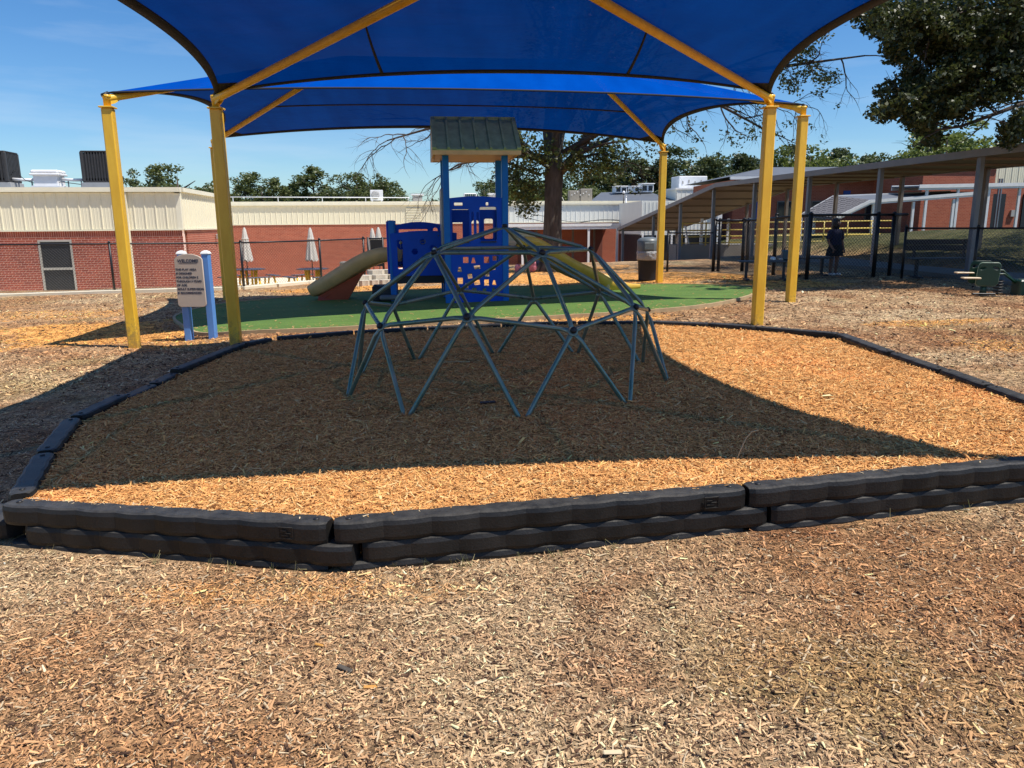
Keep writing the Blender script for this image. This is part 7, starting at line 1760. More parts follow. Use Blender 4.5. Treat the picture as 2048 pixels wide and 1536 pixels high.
# clumps: (depth, x/depth, height angle) spread over the part that hangs into view and on beyond the frame
HANG = [(7.9,17.2,5.9,0.22),(7.5,16.1,5.6,0.18),(7.1,15.8,5.7,0.22),(7.3,17.0,5.8,0.27),(7.5,16.8,5.6,0.19),(7.3,15.6,5.5,0.19),(7.4,16.1,5.8,0.25),(7.4,15.8,5.5,0.17),(6.6,15.3,5.7,0.23),(7.5,16.9,5.6,0.18),(7.7,16.8,6.0,0.25),(7.5,17.4,5.9,0.17),(7.4,16.1,5.8,0.18),(7.7,17.4,6.1,0.19),(7.2,16.6,5.8,0.18),(7.8,17.0,5.7,0.22),(7.9,17.3,6.0,0.18),(7.7,16.5,5.8,0.27),(6.7,14.8,5.5,0.20),(7.0,15.3,5.4,0.25),(8.1,16.2,5.4,0.25),(7.8,15.3,5.4,0.22),(8.1,16.8,5.8,0.20),(7.7,16.7,5.8,0.22),(7.6,16.2,5.6,0.17),(7.8,17.1,5.7,0.20),(7.8,15.3,5.3,0.24),(8.2,17.5,5.7,0.20),(7.6,16.1,5.4,0.17),(7.4,16.4,5.7,0.24),(8.7,17.0,5.8,0.25),(7.9,16.1,5.7,0.20),(7.5,15.6,5.1,0.23),(7.6,16.0,5.6,0.20),(7.3,15.1,5.4,0.22),(7.2,15.7,5.3,0.18),(7.5,15.1,5.3,0.19),(7.8,16.3,5.4,0.26),(8.4,16.7,5.5,0.26),(8.1,16.3,5.6,0.26),(7.7,15.2,5.2,0.24),(7.4,14.6,5.3,0.17),(7.0,15.4,5.2,0.23),(7.9,16.9,5.6,0.19),(7.5,16.2,5.3,0.25),(7.5,16.0,5.5,0.26),(6.6,14.6,5.3,0.20),(8.0,16.4,5.9,0.23),(8.2,16.4,5.8,0.22),(7.9,16.7,5.9,0.23),(7.2,14.7,5.4,0.22),(8.3,16.7,5.9,0.20),(6.9,14.8,5.0,0.26),(7.6,15.0,5.5,0.17),(7.8,15.5,5.5,0.20),(7.7,16.2,5.7,0.23),(8.3,17.2,5.8,0.21),(7.1,15.5,5.3,0.26),(7.4,15.1,5.0,0.23),(7.7,15.0,5.5,0.23),(7.9,15.9,5.6,0.24),(8.0,16.6,5.9,0.23),(7.7,16.4,5.4,0.24),(7.4,16.0,5.5,0.26),(7.9,14.6,5.1,0.25),(8.6,15.4,5.5,0.18),(8.7,17.2,6.1,0.18),(9.5,17.2,6.1,0.25),(9.2,16.6,5.9,0.22),(9.6,17.6,5.7,0.26),(8.9,15.7,5.5,0.17),(9.9,17.7,5.7,0.22),(8.8,17.2,5.7,0.24),(9.6,17.4,5.8,0.21),(8.5,16.6,6.1,0.24),(7.8,15.2,5.4,0.27),(9.9,17.4,5.9,0.19),(8.8,15.7,5.4,0.21),(7.4,15.0,5.2,0.26),(9.0,15.7,5.4,0.24),(9.4,16.8,5.8,0.23),(8.5,15.9,5.7,0.23),(9.1,15.9,5.5,0.19),(8.0,14.8,5.0,0.19),(8.9,16.9,5.6,0.23),(8.7,15.5,5.7,0.20),(9.1,16.5,5.6,0.24),(9.0,17.2,5.6,0.27),(9.2,17.0,5.8,0.21),(8.6,17.0,5.7,0.17),(9.1,15.9,5.7,0.21),(8.1,15.3,5.1,0.22),(9.6,17.2,6.1,0.18),(8.3,15.3,5.5,0.24),(7.9,14.9,5.2,0.25),(9.6,17.6,6.0,0.25),(9.0,17.4,5.8,0.25),(8.4,16.3,5.9,0.27),(7.7,14.8,5.3,0.23),(8.9,17.0,6.2,0.19),(8.2,15.8,5.4,0.19),(8.2,15.3,5.5,0.24),(9.1,17.7,5.9,0.26),(8.7,16.2,5.5,0.22),(8.6,16.8,5.5,0.25),(7.9,14.8,5.0,0.17),(9.3,17.1,5.8,0.20),(7.7,15.3,5.4,0.17),(8.7,15.7,5.2,0.21),(8.9,16.9,5.4,0.20),(8.3,16.4,5.7,0.23),(8.7,17.6,6.2,0.17),(8.3,15.8,5.5,0.25),(7.7,14.9,5.6,0.25),(8.8,17.1,6.0,0.16),(8.1,14.8,5.0,0.17),(8.2,16.5,5.7,0.16),(8.3,15.7,5.2,0.18),(9.8,17.6,6.0,0.17),(8.3,16.8,5.9,0.19),(8.5,16.2,5.8,0.19),(9.5,17.0,6.1,0.20),(8.6,15.8,5.9,0.22),(9.1,16.9,5.7,0.17),(9.5,16.7,5.8,0.24),(9.6,15.8,5.5,0.20),(8.5,15.0,5.6,0.20),(10.2,16.9,5.6,0.26),(9.4,15.9,5.5,0.26),(9.5,17.1,5.8,0.26),(9.1,15.1,5.0,0.18),(9.6,17.2,5.8,0.20),(9.2,15.4,5.0,0.17),(9.0,15.0,5.2,0.21),(9.2,14.8,5.2,0.16),(10.8,17.6,5.9,0.26),(9.7,16.7,5.7,0.17),(9.7,15.6,5.3,0.24),(9.1,16.6,5.7,0.27),(9.4,17.2,5.7,0.22),(9.2,16.7,5.7,0.18),(8.6,15.6,5.3,0.18),(10.7,17.4,5.5,0.25),(8.4,14.8,5.5,0.26),(8.2,15.0,5.2,0.24),(10.3,16.9,5.3,0.22),(9.2,16.2,5.7,0.17),(8.8,15.1,5.0,0.21),(9.2,15.7,5.4,0.27),(8.8,15.2,5.6,0.17),(9.5,17.2,5.6,0.21),(10.4,17.3,6.2,0.20),(9.3,16.5,5.6,0.16),(9.1,16.1,5.5,0.18),(9.8,16.0,5.5,0.22),(9.4,15.6,5.2,0.17),(8.6,15.6,5.2,0.24),(8.9,15.3,5.4,0.19),(9.1,16.4,5.8,0.17),(9.8,17.0,5.5,0.24),(8.6,15.0,4.9,0.16),(9.9,17.6,5.6,0.22),(8.9,14.7,4.9,0.25),(8.7,15.1,5.1,0.25),(10.6,17.8,6.0,0.25),(8.7,15.1,5.2,0.21),(9.1,15.5,5.2,0.26),(10.0,16.0,5.4,0.24),(8.2,15.2,5.3,0.19),(8.6,15.7,5.4,0.19),(10.5,17.3,5.6,0.26),(9.7,17.7,5.7,0.20),(10.8,17.6,5.6,0.23),(9.9,16.3,5.6,0.17),(8.3,14.9,4.9,0.18),(10.1,16.5,5.5,0.22),(10.1,16.6,5.9,0.23),(8.5,14.9,5.2,0.23),(9.9,16.7,5.3,0.23),(8.8,15.1,5.0,0.23),(8.9,15.5,5.5,0.18),(9.8,17.4,6.0,0.19),(9.8,17.6,6.2,0.24),(8.9,14.6,5.3,0.20),(10.4,16.7,5.9,0.17),(10.8,17.6,6.1,0.17),(9.7,15.9,5.0,0.21),(9.7,15.6,5.2,0.26),(10.5,16.7,5.9,0.25),(9.5,15.1,5.3,0.27),(10.4,16.6,5.0,0.26),(11.5,17.4,5.5,0.19),(10.9,17.4,5.8,0.21),(9.1,14.7,5.5,0.26),(10.3,16.1,5.3,0.19),(10.2,16.6,5.7,0.24),(10.1,15.5,5.3,0.22),(9.9,16.5,6.0,0.21),(10.3,16.6,5.1,0.17),(10.1,16.2,5.2,0.20),(10.8,16.7,5.2,0.20),(9.3,14.8,5.2,0.24),(10.5,17.6,6.0,0.22),(10.3,16.2,5.9,0.22),(10.3,16.0,5.4,0.21),(10.3,16.7,5.7,0.16),(10.0,16.4,5.2,0.22),(9.7,15.7,5.4,0.24),(9.8,16.3,5.2,0.22),(8.9,14.6,5.5,0.17),(9.4,14.7,5.0,0.27),(11.2,17.4,5.4,0.21),(10.0,15.9,5.1,0.19),(9.0,14.9,5.1,0.26),(9.7,14.9,5.2,0.26),(9.5,15.4,5.0,0.26),(9.7,15.8,5.6,0.21),(10.7,17.6,5.4,0.16),(9.8,15.3,5.6,0.27),(9.7,14.9,5.5,0.21),(9.2,14.8,5.5,0.24),(9.6,15.7,5.2,0.17),(11.1,17.8,5.8,0.18),(9.9,16.1,5.2,0.20),(11.3,17.8,6.0,0.20),(9.6,14.9,5.2,0.25),(11.3,17.4,5.3,0.18),(10.7,17.4,5.3,0.25),(10.3,17.2,5.6,0.18),(10.1,15.3,5.4,0.23),(9.2,14.8,5.5,0.17),(10.2,16.1,5.2,0.24),(9.6,16.2,5.7,0.21),(11.0,16.8,5.2,0.27),(8.6,16.5,5.2,0.21),(8.5,16.7,5.3,0.23),(8.4,16.8,5.2,0.17),(7.9,15.6,5.0,0.19),(8.2,16.9,5.5,0.21),(8.3,16.3,5.4,0.25),(9.4,17.7,5.5,0.23),(8.2,16.7,5.1,0.19),(8.8,16.6,5.3,0.25),(8.8,16.9,5.5,0.24),(8.6,17.5,5.5,0.18),(8.1,15.3,4.8,0.27),(7.8,16.4,5.2,0.18),(8.0,15.0,5.1,0.24),(7.8,15.7,5.1,0.24),(8.5,16.3,4.9,0.22),(8.6,16.3,4.9,0.24),(8.4,17.0,5.4,0.20),(8.1,15.2,5.0,0.21),(7.6,15.6,4.8,0.26),(8.1,15.5,5.0,0.24),(7.8,15.9,5.2,0.25),(8.2,15.8,4.8,0.24),(7.9,15.2,5.1,0.19),(8.2,16.0,5.0,0.23),(8.6,17.6,5.2,0.25),(8.8,17.0,5.5,0.17),(8.1,15.6,5.0,0.24),(8.8,16.5,5.2,0.25),(7.4,14.9,4.9,0.22),(8.6,16.6,5.5,0.18),(8.0,15.5,4.9,0.22),(8.2,15.6,4.8,0.25),(7.4,15.4,5.0,0.22),(9.9,17.6,5.3,0.23),(9.4,16.2,5.0,0.24),(9.3,17.4,5.4,0.18),(9.7,17.5,5.5,0.26),(9.5,17.5,5.2,0.26),(9.9,17.6,5.7,0.21),(8.9,16.0,4.9,0.18),(9.8,17.6,5.6,0.24),(9.1,16.2,4.7,0.22),(9.2,15.6,5.0,0.19),(8.9,16.1,5.0,0.26),(9.6,16.3,5.2,0.20),(9.0,16.7,5.2,0.26),(8.5,15.2,4.9,0.24),(10.2,17.3,5.3,0.19),(9.9,17.4,4.8,0.21),(9.8,17.1,5.5,0.22),(8.7,16.0,5.3,0.24),(8.8,15.4,4.8,0.20),(9.5,17.6,5.4,0.18),(8.5,15.2,4.7,0.23),(10.2,17.0,5.0,0.17),(9.2,16.2,5.1,0.18),(10.1,17.4,4.9,0.17),(10.1,17.7,5.0,0.20),(9.3,16.1,5.2,0.24),(8.4,14.7,4.4,0.22),(8.5,14.9,4.7,0.22),(10.4,17.7,5.4,0.20),(9.9,17.1,5.2,0.20),(8.8,15.6,4.9,0.26),(8.9,15.8,5.2,0.26),(8.4,14.8,4.5,0.23),(9.8,17.0,5.2,0.24),(9.4,16.4,4.7,0.17),(8.7,15.1,4.8,0.24),(8.8,16.7,5.1,0.17),(8.2,15.6,4.7,0.18),(9.1,15.9,5.0,0.27),(8.5,14.9,4.8,0.21),(8.3,15.2,5.1,0.21),(9.1,16.8,5.0,0.22),(8.3,15.6,4.7,0.23),(8.3,14.7,4.9,0.16),(9.6,16.9,5.5,0.16),(9.2,16.4,4.6,0.21),(10.0,15.4,4.8,0.24),(10.9,17.5,5.6,0.24),(9.6,15.2,4.6,0.23),(8.8,15.4,4.8,0.17),(11.0,17.5,5.1,0.23),(10.3,16.7,4.6,0.20),(10.6,16.5,4.9,0.17),(9.5,15.9,4.8,0.24),(10.1,17.1,5.2,0.19),(9.9,16.6,5.2,0.22),(10.0,17.2,5.4,0.27),(10.4,16.7,4.5,0.18),(10.1,16.1,4.8,0.23),(11.2,17.5,5.5,0.26),(10.8,17.0,5.4,0.18),(9.9,16.8,5.2,0.19),(10.1,16.1,5.0,0.18),(11.3,17.6,5.4,0.18),(10.4,17.4,4.7,0.17),(10.4,17.2,5.1,0.25),(10.2,15.9,5.0,0.20),(10.6,17.7,5.5,0.21),(8.9,15.4,4.6,0.20),(10.5,16.3,4.7,0.21),(9.7,15.3,5.0,0.17),(10.4,16.3,5.2,0.24),(9.5,14.9,4.6,0.17),(10.5,16.4,4.8,0.21),(9.3,15.3,4.8,0.18),(8.8,15.2,4.7,0.26),(9.3,15.4,4.6,0.24),(9.9,15.5,4.7,0.22),(9.1,15.1,4.6,0.27),(10.2,17.6,5.4,0.23),(9.8,15.6,4.9,0.25),(9.8,16.1,4.7,0.20),(10.9,16.9,5.1,0.26),(9.6,15.7,4.5,0.23),(9.6,15.4,4.7,0.17),(9.5,15.6,4.6,0.21),(9.0,15.5,4.9,0.20),(10.0,16.2,4.9,0.17),(10.8,16.7,4.9,0.21),(10.2,16.5,5.4,0.21),(11.1,17.1,5.0,0.17),(10.5,17.6,5.1,0.19),(7.6,15.6,4.7,0.17),(7.7,16.0,4.8,0.19),(7.1,15.1,4.8,0.16),(8.3,17.4,5.2,0.17),(7.2,15.2,4.7,0.20),(8.4,17.3,5.2,0.19),(7.6,15.3,4.6,0.25),(8.9,17.7,5.0,0.21),(8.3,16.9,5.0,0.25),(9.4,17.1,4.8,0.24),(8.6,15.7,4.4,0.22),(8.5,15.9,4.3,0.24),(9.2,16.6,4.6,0.25),(9.9,17.2,4.6,0.24),(7.9,14.7,4.1,0.22),(9.5,16.9,4.9,0.21),(8.4,15.2,4.2,0.20),(9.9,17.1,4.7,0.20),(9.7,17.1,4.9,0.27),(8.7,15.1,4.2,0.17),(9.1,16.5,4.6,0.26),(7.9,15.0,4.2,0.24),(9.7,17.5,5.0,0.22),(9.4,17.2,4.7,0.20),(8.2,15.1,4.5,0.21),(8.7,15.0,4.4,0.22),(8.1,14.6,4.2,0.25),(8.2,15.6,4.6,0.22),(9.2,16.4,4.4,0.25),(8.0,14.6,4.2,0.24),(8.4,15.4,4.3,0.26),(8.2,15.2,4.3,0.17),(9.2,16.0,4.5,0.17),(9.5,17.3,4.4,0.21),(8.6,15.6,4.1,0.19),(9.9,17.3,4.5,0.22),(9.4,16.8,4.8,0.18),(8.3,15.6,4.3,0.24),(8.8,15.8,4.2,0.26),(9.4,16.9,4.4,0.19),(8.6,15.8,4.8,0.22),(9.3,15.8,4.4,0.23),(9.1,16.2,4.2,0.27),(9.4,15.2,4.3,0.19),(9.8,17.4,4.7,0.26),(9.9,16.4,4.7,0.19),(9.4,16.4,4.5,0.16),(10.0,16.0,4.2,0.18),(10.6,17.6,4.7,0.25),(10.7,16.9,4.5,0.18),(8.6,14.8,4.5,0.19),(9.4,15.0,4.0,0.17),(9.6,15.2,4.0,0.27),(9.3,15.0,4.1,0.18),(9.3,15.3,4.0,0.20),(9.0,14.6,4.3,0.19),(8.6,14.9,4.3,0.17),(9.3,16.1,4.2,0.19),(10.6,17.4,4.4,0.17),(9.9,16.4,4.4,0.16),(9.4,15.9,4.2,0.21),(9.2,15.1,4.4,0.25),(8.8,14.7,4.0,0.27),(8.6,14.9,4.4,0.25),(10.8,17.3,4.5,0.21),(9.1,14.7,3.8,0.19),(8.7,15.2,4.4,0.19),(10.1,17.8,4.4,0.17),(9.4,15.4,4.5,0.21),(10.6,16.8,4.4,0.19),(11.2,17.7,4.6,0.17),(9.6,15.3,4.3,0.24),(9.8,16.4,4.7,0.18),(9.2,15.8,4.4,0.25),(10.6,17.5,5.0,0.25),(8.6,15.0,4.4,0.16),(10.7,17.8,4.3,0.18),(9.5,15.1,4.3,0.22),(9.4,15.7,4.0,0.20),(10.8,17.1,4.8,0.23),(10.6,16.0,4.4,0.26),(11.0,17.1,4.7,0.23),(11.0,17.5,4.7,0.23),(9.3,15.0,4.5,0.20),(11.6,17.8,4.7,0.20),(10.6,16.3,4.8,0.25),(9.8,15.3,4.2,0.17),(9.6,14.8,4.2,0.17),(11.1,17.8,4.8,0.23),(11.5,17.5,4.9,0.26),(9.4,14.9,4.2,0.27),(10.9,16.9,4.2,0.25),(9.9,14.9,4.2,0.25),(9.8,14.8,4.2,0.18),(9.4,15.0,4.2,0.20),(11.2,17.0,4.5,0.21),(10.1,16.1,4.6,0.23),(11.6,17.7,4.9,0.20),(9.3,14.9,4.5,0.25),(10.8,16.7,4.7,0.21),(9.7,15.0,4.1,0.26),(9.8,15.2,4.6,0.24),(9.4,14.7,4.0,0.26),(7.5,15.0,4.0,0.18),(8.4,16.5,4.6,0.20),(8.5,17.2,4.7,0.25),(8.7,17.5,4.5,0.19),(8.0,16.0,4.4,0.19),(8.2,15.8,4.4,0.25),(8.7,17.0,4.7,0.18),(8.1,16.1,4.5,0.17),(8.5,16.1,4.3,0.21),(8.4,16.7,4.5,0.24),(8.6,16.2,4.3,0.22),(7.8,15.3,4.2,0.18),(9.0,17.6,4.8,0.18),(8.2,16.1,4.5,0.24),(8.0,15.5,4.1,0.22),(8.9,17.7,4.7,0.17),(8.5,17.2,4.4,0.21),(8.6,17.8,4.6,0.24),(7.3,14.8,3.7,0.22),(8.4,17.1,4.1,0.16),(7.5,15.6,3.9,0.20),(8.3,16.8,4.2,0.21),(7.2,14.7,3.7,0.18),(7.8,16.4,4.0,0.17),(8.3,17.2,4.5,0.24),(7.0,15.0,4.0,0.17),(7.7,16.1,3.8,0.22),(8.2,17.0,4.0,0.22),(7.8,15.9,4.0,0.17),(7.3,14.6,3.8,0.19),(7.3,15.5,4.1,0.17),(8.4,17.0,4.3,0.23),(7.1,15.0,3.7,0.26),(7.9,16.9,3.9,0.22),(7.7,16.1,3.8,0.19),(6.8,14.7,3.6,0.20),(7.2,15.2,3.6,0.21),(7.6,15.4,3.8,0.22),(8.1,16.6,4.1,0.22),(8.6,16.3,3.9,0.21),(9.0,17.2,4.1,0.18),(8.3,16.2,3.8,0.20),(7.5,14.8,3.6,0.26),(8.5,16.6,4.2,0.22),(7.8,16.0,3.8,0.26),(8.7,17.1,3.8,0.22),(8.0,15.8,4.1,0.21),(9.2,17.6,4.0,0.17),(9.0,17.1,4.1,0.18),(8.1,15.6,4.0,0.18),(7.9,15.4,3.7,0.17),(8.7,17.0,3.8,0.27),(9.3,17.5,4.0,0.27),(7.5,15.3,3.8,0.19),(8.1,15.9,3.7,0.17),(7.6,14.7,3.5,0.25),(8.6,17.1,4.2,0.27),(8.9,16.6,4.2,0.24),(8.4,15.4,4.0,0.20),(9.4,16.8,4.0,0.22),(7.5,14.7,3.9,0.26),(8.5,16.0,3.7,0.20),(8.2,15.6,3.7,0.18),(9.0,16.3,4.0,0.17),(8.2,14.6,3.7,0.17),(8.8,16.7,3.8,0.22),(7.7,14.7,3.7,0.24),(8.6,15.5,4.1,0.21),(9.1,16.9,3.8,0.18),(9.0,16.5,3.7,0.18),(8.9,16.9,3.9,0.25),(8.0,14.9,3.9,0.23),(8.7,16.3,4.1,0.25),(8.8,16.3,4.3,0.21),(8.0,15.4,4.0,0.24),(8.0,15.4,3.6,0.25),(9.2,16.7,4.3,0.26),(9.8,17.7,4.1,0.22),(8.2,15.5,3.8,0.16),(9.1,17.0,4.2,0.16),(8.2,14.9,3.6,0.17),(9.4,16.7,4.1,0.24),(8.3,15.4,3.8,0.21),(8.9,15.8,4.1,0.17),(8.9,15.5,3.7,0.21),(9.8,17.7,4.3,0.22),(9.5,16.5,4.0,0.27),(9.5,17.1,3.9,0.19),(8.4,15.0,3.7,0.19),(10.0,17.7,3.9,0.16),(8.6,15.5,4.0,0.25),(8.3,14.8,3.7,0.23),(10.2,17.7,4.2,0.18),(9.0,15.7,3.6,0.23),(9.4,16.9,4.2,0.23),(9.8,16.9,4.1,0.20),(9.8,17.6,4.3,0.23),(9.8,17.1,3.9,0.27),(8.7,15.1,3.8,0.18),(9.0,17.0,3.7,0.16),(7.7,15.2,3.5,0.23),(7.6,14.7,3.5,0.23),(9.2,17.4,3.8,0.25),(8.2,15.6,3.6,0.18),(8.5,16.3,3.6,0.25),(8.7,16.1,3.7,0.20),(8.7,16.8,3.6,0.20),(7.7,14.8,3.5,0.25),(9.4,17.6,3.6,0.18),(8.1,15.5,3.4,0.17),(8.7,16.4,3.4,0.18),(7.9,15.0,3.4,0.26),(8.9,16.7,3.6,0.19),(8.6,15.8,3.2,0.26),(9.1,16.9,3.3,0.24),(9.4,17.6,3.6,0.19),(9.4,17.6,3.3,0.21),(9.5,17.4,3.5,0.26),(11.0,17.0,3.3,0.25),(10.4,16.1,3.6,0.20),(10.5,16.4,3.5,0.17),(9.5,14.8,3.2,0.17),(9.8,15.1,3.2,0.26),(9.7,15.2,3.3,0.25),(9.3,14.7,3.3,0.20),(11.3,17.7,3.4,0.25),(11.1,17.3,3.7,0.26),(9.8,15.5,3.4,0.22),(11.3,17.2,3.7,0.17),(11.0,16.9,3.5,0.23),(9.7,14.8,3.5,0.18),(9.7,14.9,3.4,0.26),(11.2,16.9,3.8,0.19),(10.8,16.7,3.7,0.19),(10.9,16.6,3.6,0.26),(9.9,15.3,3.6,0.23),(9.4,14.6,3.5,0.17),(10.8,16.9,3.2,0.25),(11.0,17.3,3.4,0.18),(9.9,15.5,3.1,0.20),(9.7,15.3,3.2,0.23),(8.5,14.7,3.8,0.17),(10.0,16.9,4.2,0.21),(9.7,16.8,4.2,0.21),(9.0,15.0,3.8,0.20),(9.9,16.9,4.2,0.24),(9.4,15.6,4.1,0.21),(10.2,17.3,4.4,0.23),(9.5,15.9,4.0,0.26),(10.3,17.4,4.4,0.20)]
for x, y, z, r in HANG: cl_(x, y, z, r, 88)
g2 = np.random.default_rng(12)
n_ = 0
while n_ < 950:                                    # the rest of the crown, above and to the right of the view
    v = g2.normal(size=3); v /= np.linalg.norm(v); v *= g2.random() ** .4
    x, y, z = TX - .6 + v[0] * 7.0, TY + .4 + v[1] * 5.6, 8.2 + v[2] * 4.0
    dd = y * .978 - (z - 1.6) * .208; px = 1024 + 1500 * x / dd; py = 768 - 1500 * (y * .208 + (z - 1.6) * .978) / dd
    if px < 2120 and py > -60 and px > 0: continue
    if x < 5.5: continue
    cl_(x, y, z, .6, 64); n_ += 1
for k in range(420):                               # unseen clumps added above the view to deepen the shade behind the fence
    v = g2.normal(size=3); v /= np.linalg.norm(v); v *= g2.random() ** .4
    x, y, z = 12.0 + v[0] * 5.5, 20.4 + v[1] * 4.6, 10.6 + v[2] * 2.2
    if z > 1.9 + .285 * y: cl_(x, y, z, .65, 60)
link('crown', leaves_mesh('crown', C, nn, rr, .062, 5, .85), M['leaf_dark'], dt)

# trees far behind the roofs: a few kinds, each tree with its own trunk and crown
def far_proto(kind, seed):
    g = np.random.default_rng(seed); C, n, r = [], [], []
    if kind == 'pine':
        for k in range(46):
            t = g.random() ** .8; z = .34 + .64 * t; w = .26 * (1 - t) ** .6 + .05; a = g.uniform(0, 6.283); q = g.random() ** .5
            C.append((w * q * math.cos(a), w * q * math.sin(a), z)); n.append(95); r.append(.055 + .035 * g.random())
        return leaves_mesh('crown', C, n, r, .019, seed, .75), .02
    if kind == 'round':
        for k in range(70):
            v = g.normal(size=3); v /= np.linalg.norm(v); v *= g.random() ** .35
            w = 1 + .35 * math.sin(3 * math.atan2(v[1], v[0]) + seed) * (1 if v[2] > -.2 else .4)
            C.append((.36 * v[0] * w, .36 * v[1] * w, .60 + .36 * v[2] * (1 + .25 * math.sin(seed + 5 * v[0])))); n.append(85); r.append(.06 + .03 * g.random())
        return leaves_mesh('crown', C, n, r, .019, seed, .8), .026
    for k in range(40):
        t = g.random(); z = .25 + .72 * t; w = .17 * math.sin(math.pi * min(1, .15 + t * .85)) + .03; a = g.uniform(0, 6.283); q = g.random() ** .5
        C.append((w * q * math.cos(a) + .05 * math.sin(6 * t + seed), w * q * math.sin(a), z)); n.append(80); r.append(.04 + .035 * g.random())
    return leaves_mesh('crown', C, n, r, .018, seed, .9), .018
PROTO = {}
for kind, leaf, k in (('pine', 'leaf_pine', 4), ('round', 'leaf_mid', 4), ('tall', 'leaf_mid', 3), ('bright', 'leaf_bright', 2)):
    for i in range(k):
        me, tr_ = far_proto('round' if kind == 'bright' else kind, 40 + i * 7 + len(kind)); me.materials.append(M[leaf])
        tm = MB(); tm.tube([(0, 0, 0), (.01, 0, .3), (0, .01, .62), (0, 0, .86)], [tr_, tr_ * .8, tr_ * .5, tr_ * .15], 6)
        for q in range(5):
            a = q * 2.4; z = .36 + .09 * q; tm.tube([(0, 0, z), (.16 * math.cos(a), .16 * math.sin(a), z + .10)], [tr_ * .4, tr_ * .12], 4)
        tme = tm.mesh('trunk'); tme.materials.append(M['far_bark']); PROTO[(kind, i)] = (me, tme)
FAR = [
(-34.69,70.0,6.15,'round',1.00,'small dark tree just right of the left yellow pole, above the brick roof'),
(-32.79,72.0,6.52,'round',1.10,'rounded green tree between the left parking lamp and the roof corner'),
(-30.02,70.0,6.93,'round',1.25,'broad light green tree above the corner of the left roof'),
(-29.75,74.0,6.17,'round',1.00,'low green tree between the roof corner and the second yellow pole'),
(-33.55,92.0,6.68,'round',1.10,'dark green tree directly right of the second yellow pole'),
(-30.81,90.0,7.67,'tall',1.50,'pointed green tree right of the second yellow pole'),
(-28.88,90.0,7.21,'round',1.10,'rounded green tree between two pointed ones left of the parking lamp'),
(-26.96,88.0,6.75,'tall',1.40,'thin topped green tree at the right end of the left clump'),
(-27.55,95.0,5.84,'pine',1.00,'low dark pine in the dip left of the tall bare topped tree'),
(-26.27,95.0,6.55,'tall',1.30,'short narrow tree left of the tall bare topped tree'),
(-23.31,92.0,8.20,'tall',1.50,'tall tree with a bare tufted top left of the parking lamp'),
(-24.77,94.0,6.72,'round',0.90,'green tree under the tall bare topped tree'),
(-22.09,96.0,6.68,'round',0.90,'low round tree just right of the parking lamp'),
(-20.62,96.0,6.31,'round',0.90,'second low round tree right of the parking lamp'),
(-17.46,88.0,7.44,'round',1.10,'dense dark tree behind the white fan unit, left half'),
(-15.86,88.0,7.76,'round',1.20,'dense dark tree behind the white fan unit, tallest part'),
(-14.65,90.0,6.77,'round',1.10,'dark tree right of the white fan unit sloping down to the right'),
(-13.72,96.0,5.42,'round',0.90,'low dark tree at the right end beside the white roof vent'),
(-3.41,100.0,6.87,'round',1.00,'dark tree seen between the posts of the play tower'),
(-1.03,96.0,7.48,'round',1.10,'green tree right of the play tower roof posts'),
(1.62,92.0,7.90,'bright',1.20,'sunlit yellow green tree left of the oak trunk'),
(7.36,96.0,8.25,'round',1.20,'green tree behind the antenna right of the oak trunk'),
(9.29,98.0,7.53,'round',1.10,'green tree above the grey electrical boxes'),
(11.78,100.0,8.74,'pine',1.30,'dark pine under the right bough of the oak'),
(13.97,100.0,8.48,'round',1.20,'rounded tree above the white roof air conditioners, left'),
(15.88,100.0,9.21,'pine',1.30,'dark pine above the white roof air conditioners'),
(18.04,102.0,8.84,'pine',1.20,'dark pine left of the slim yellow pole'),
(20.70,100.0,10.59,'pine',1.20,'tall pine just right of the slim yellow pole'),
(23.28,100.0,10.14,'round',1.15,'round headed pine above the large white roof box'),
(26.13,104.0,9.18,'pine',1.20,'lower pine right of the round headed one'),
(26.64,100.0,9.50,'pine',1.30,'broad dark pine in the middle of the right tree line'),
(29.46,104.0,9.41,'round',1.10,'dark tree beside the broad dark pine'),
(30.31,102.0,9.76,'pine',1.20,'pine with a thin bare top left of the thick yellow pole'),
(32.53,104.0,9.39,'pine',1.10,'pine nearest the left edge of the thick yellow pole'),
(34.66,100.0,10.42,'round',1.20,'dark rounded tree between the two right yellow poles'),
(36.30,100.0,10.65,'pine',1.20,'dark pine behind the farther right yellow pole'),
(36.91,96.0,10.69,'bright',1.20,'bright green tree just right of the farther yellow pole'),
(39.50,98.0,10.08,'bright',1.00,'smaller bright green tree above the gabled roof'),
(44.03,104.0,10.78,'pine',1.20,'dark pine above the ridge of the gabled roof'),
(46.28,104.0,10.95,'round',1.15,'round dark pine at the end of the gabled roof'),
(49.42,108.0,9.97,'pine',1.00,'last low pine of the tree line right of the gabled roof'),
(51.84,104.0,9.89,'round',1.00,'low dark tree line end under the hanging oak branch'),
(54.47,106.0,10.03,'round',1.00,'low dark tree touching the bright yellow green tree'),
(32.42,60.0,7.98,'bright',1.00,'left lobe of yellow green tree over the covered walk roof'),
(32.36,58.0,8.60,'bright',1.15,'tall yellow green tree over the covered walk roof'),
(34.93,60.0,8.76,'bright',1.10,'twin yellow green tree right of the tallest one over the walk roof'),
(37.82,62.0,7.78,'bright',1.00,'low yellow green tree at the right over the walk roof'),
]
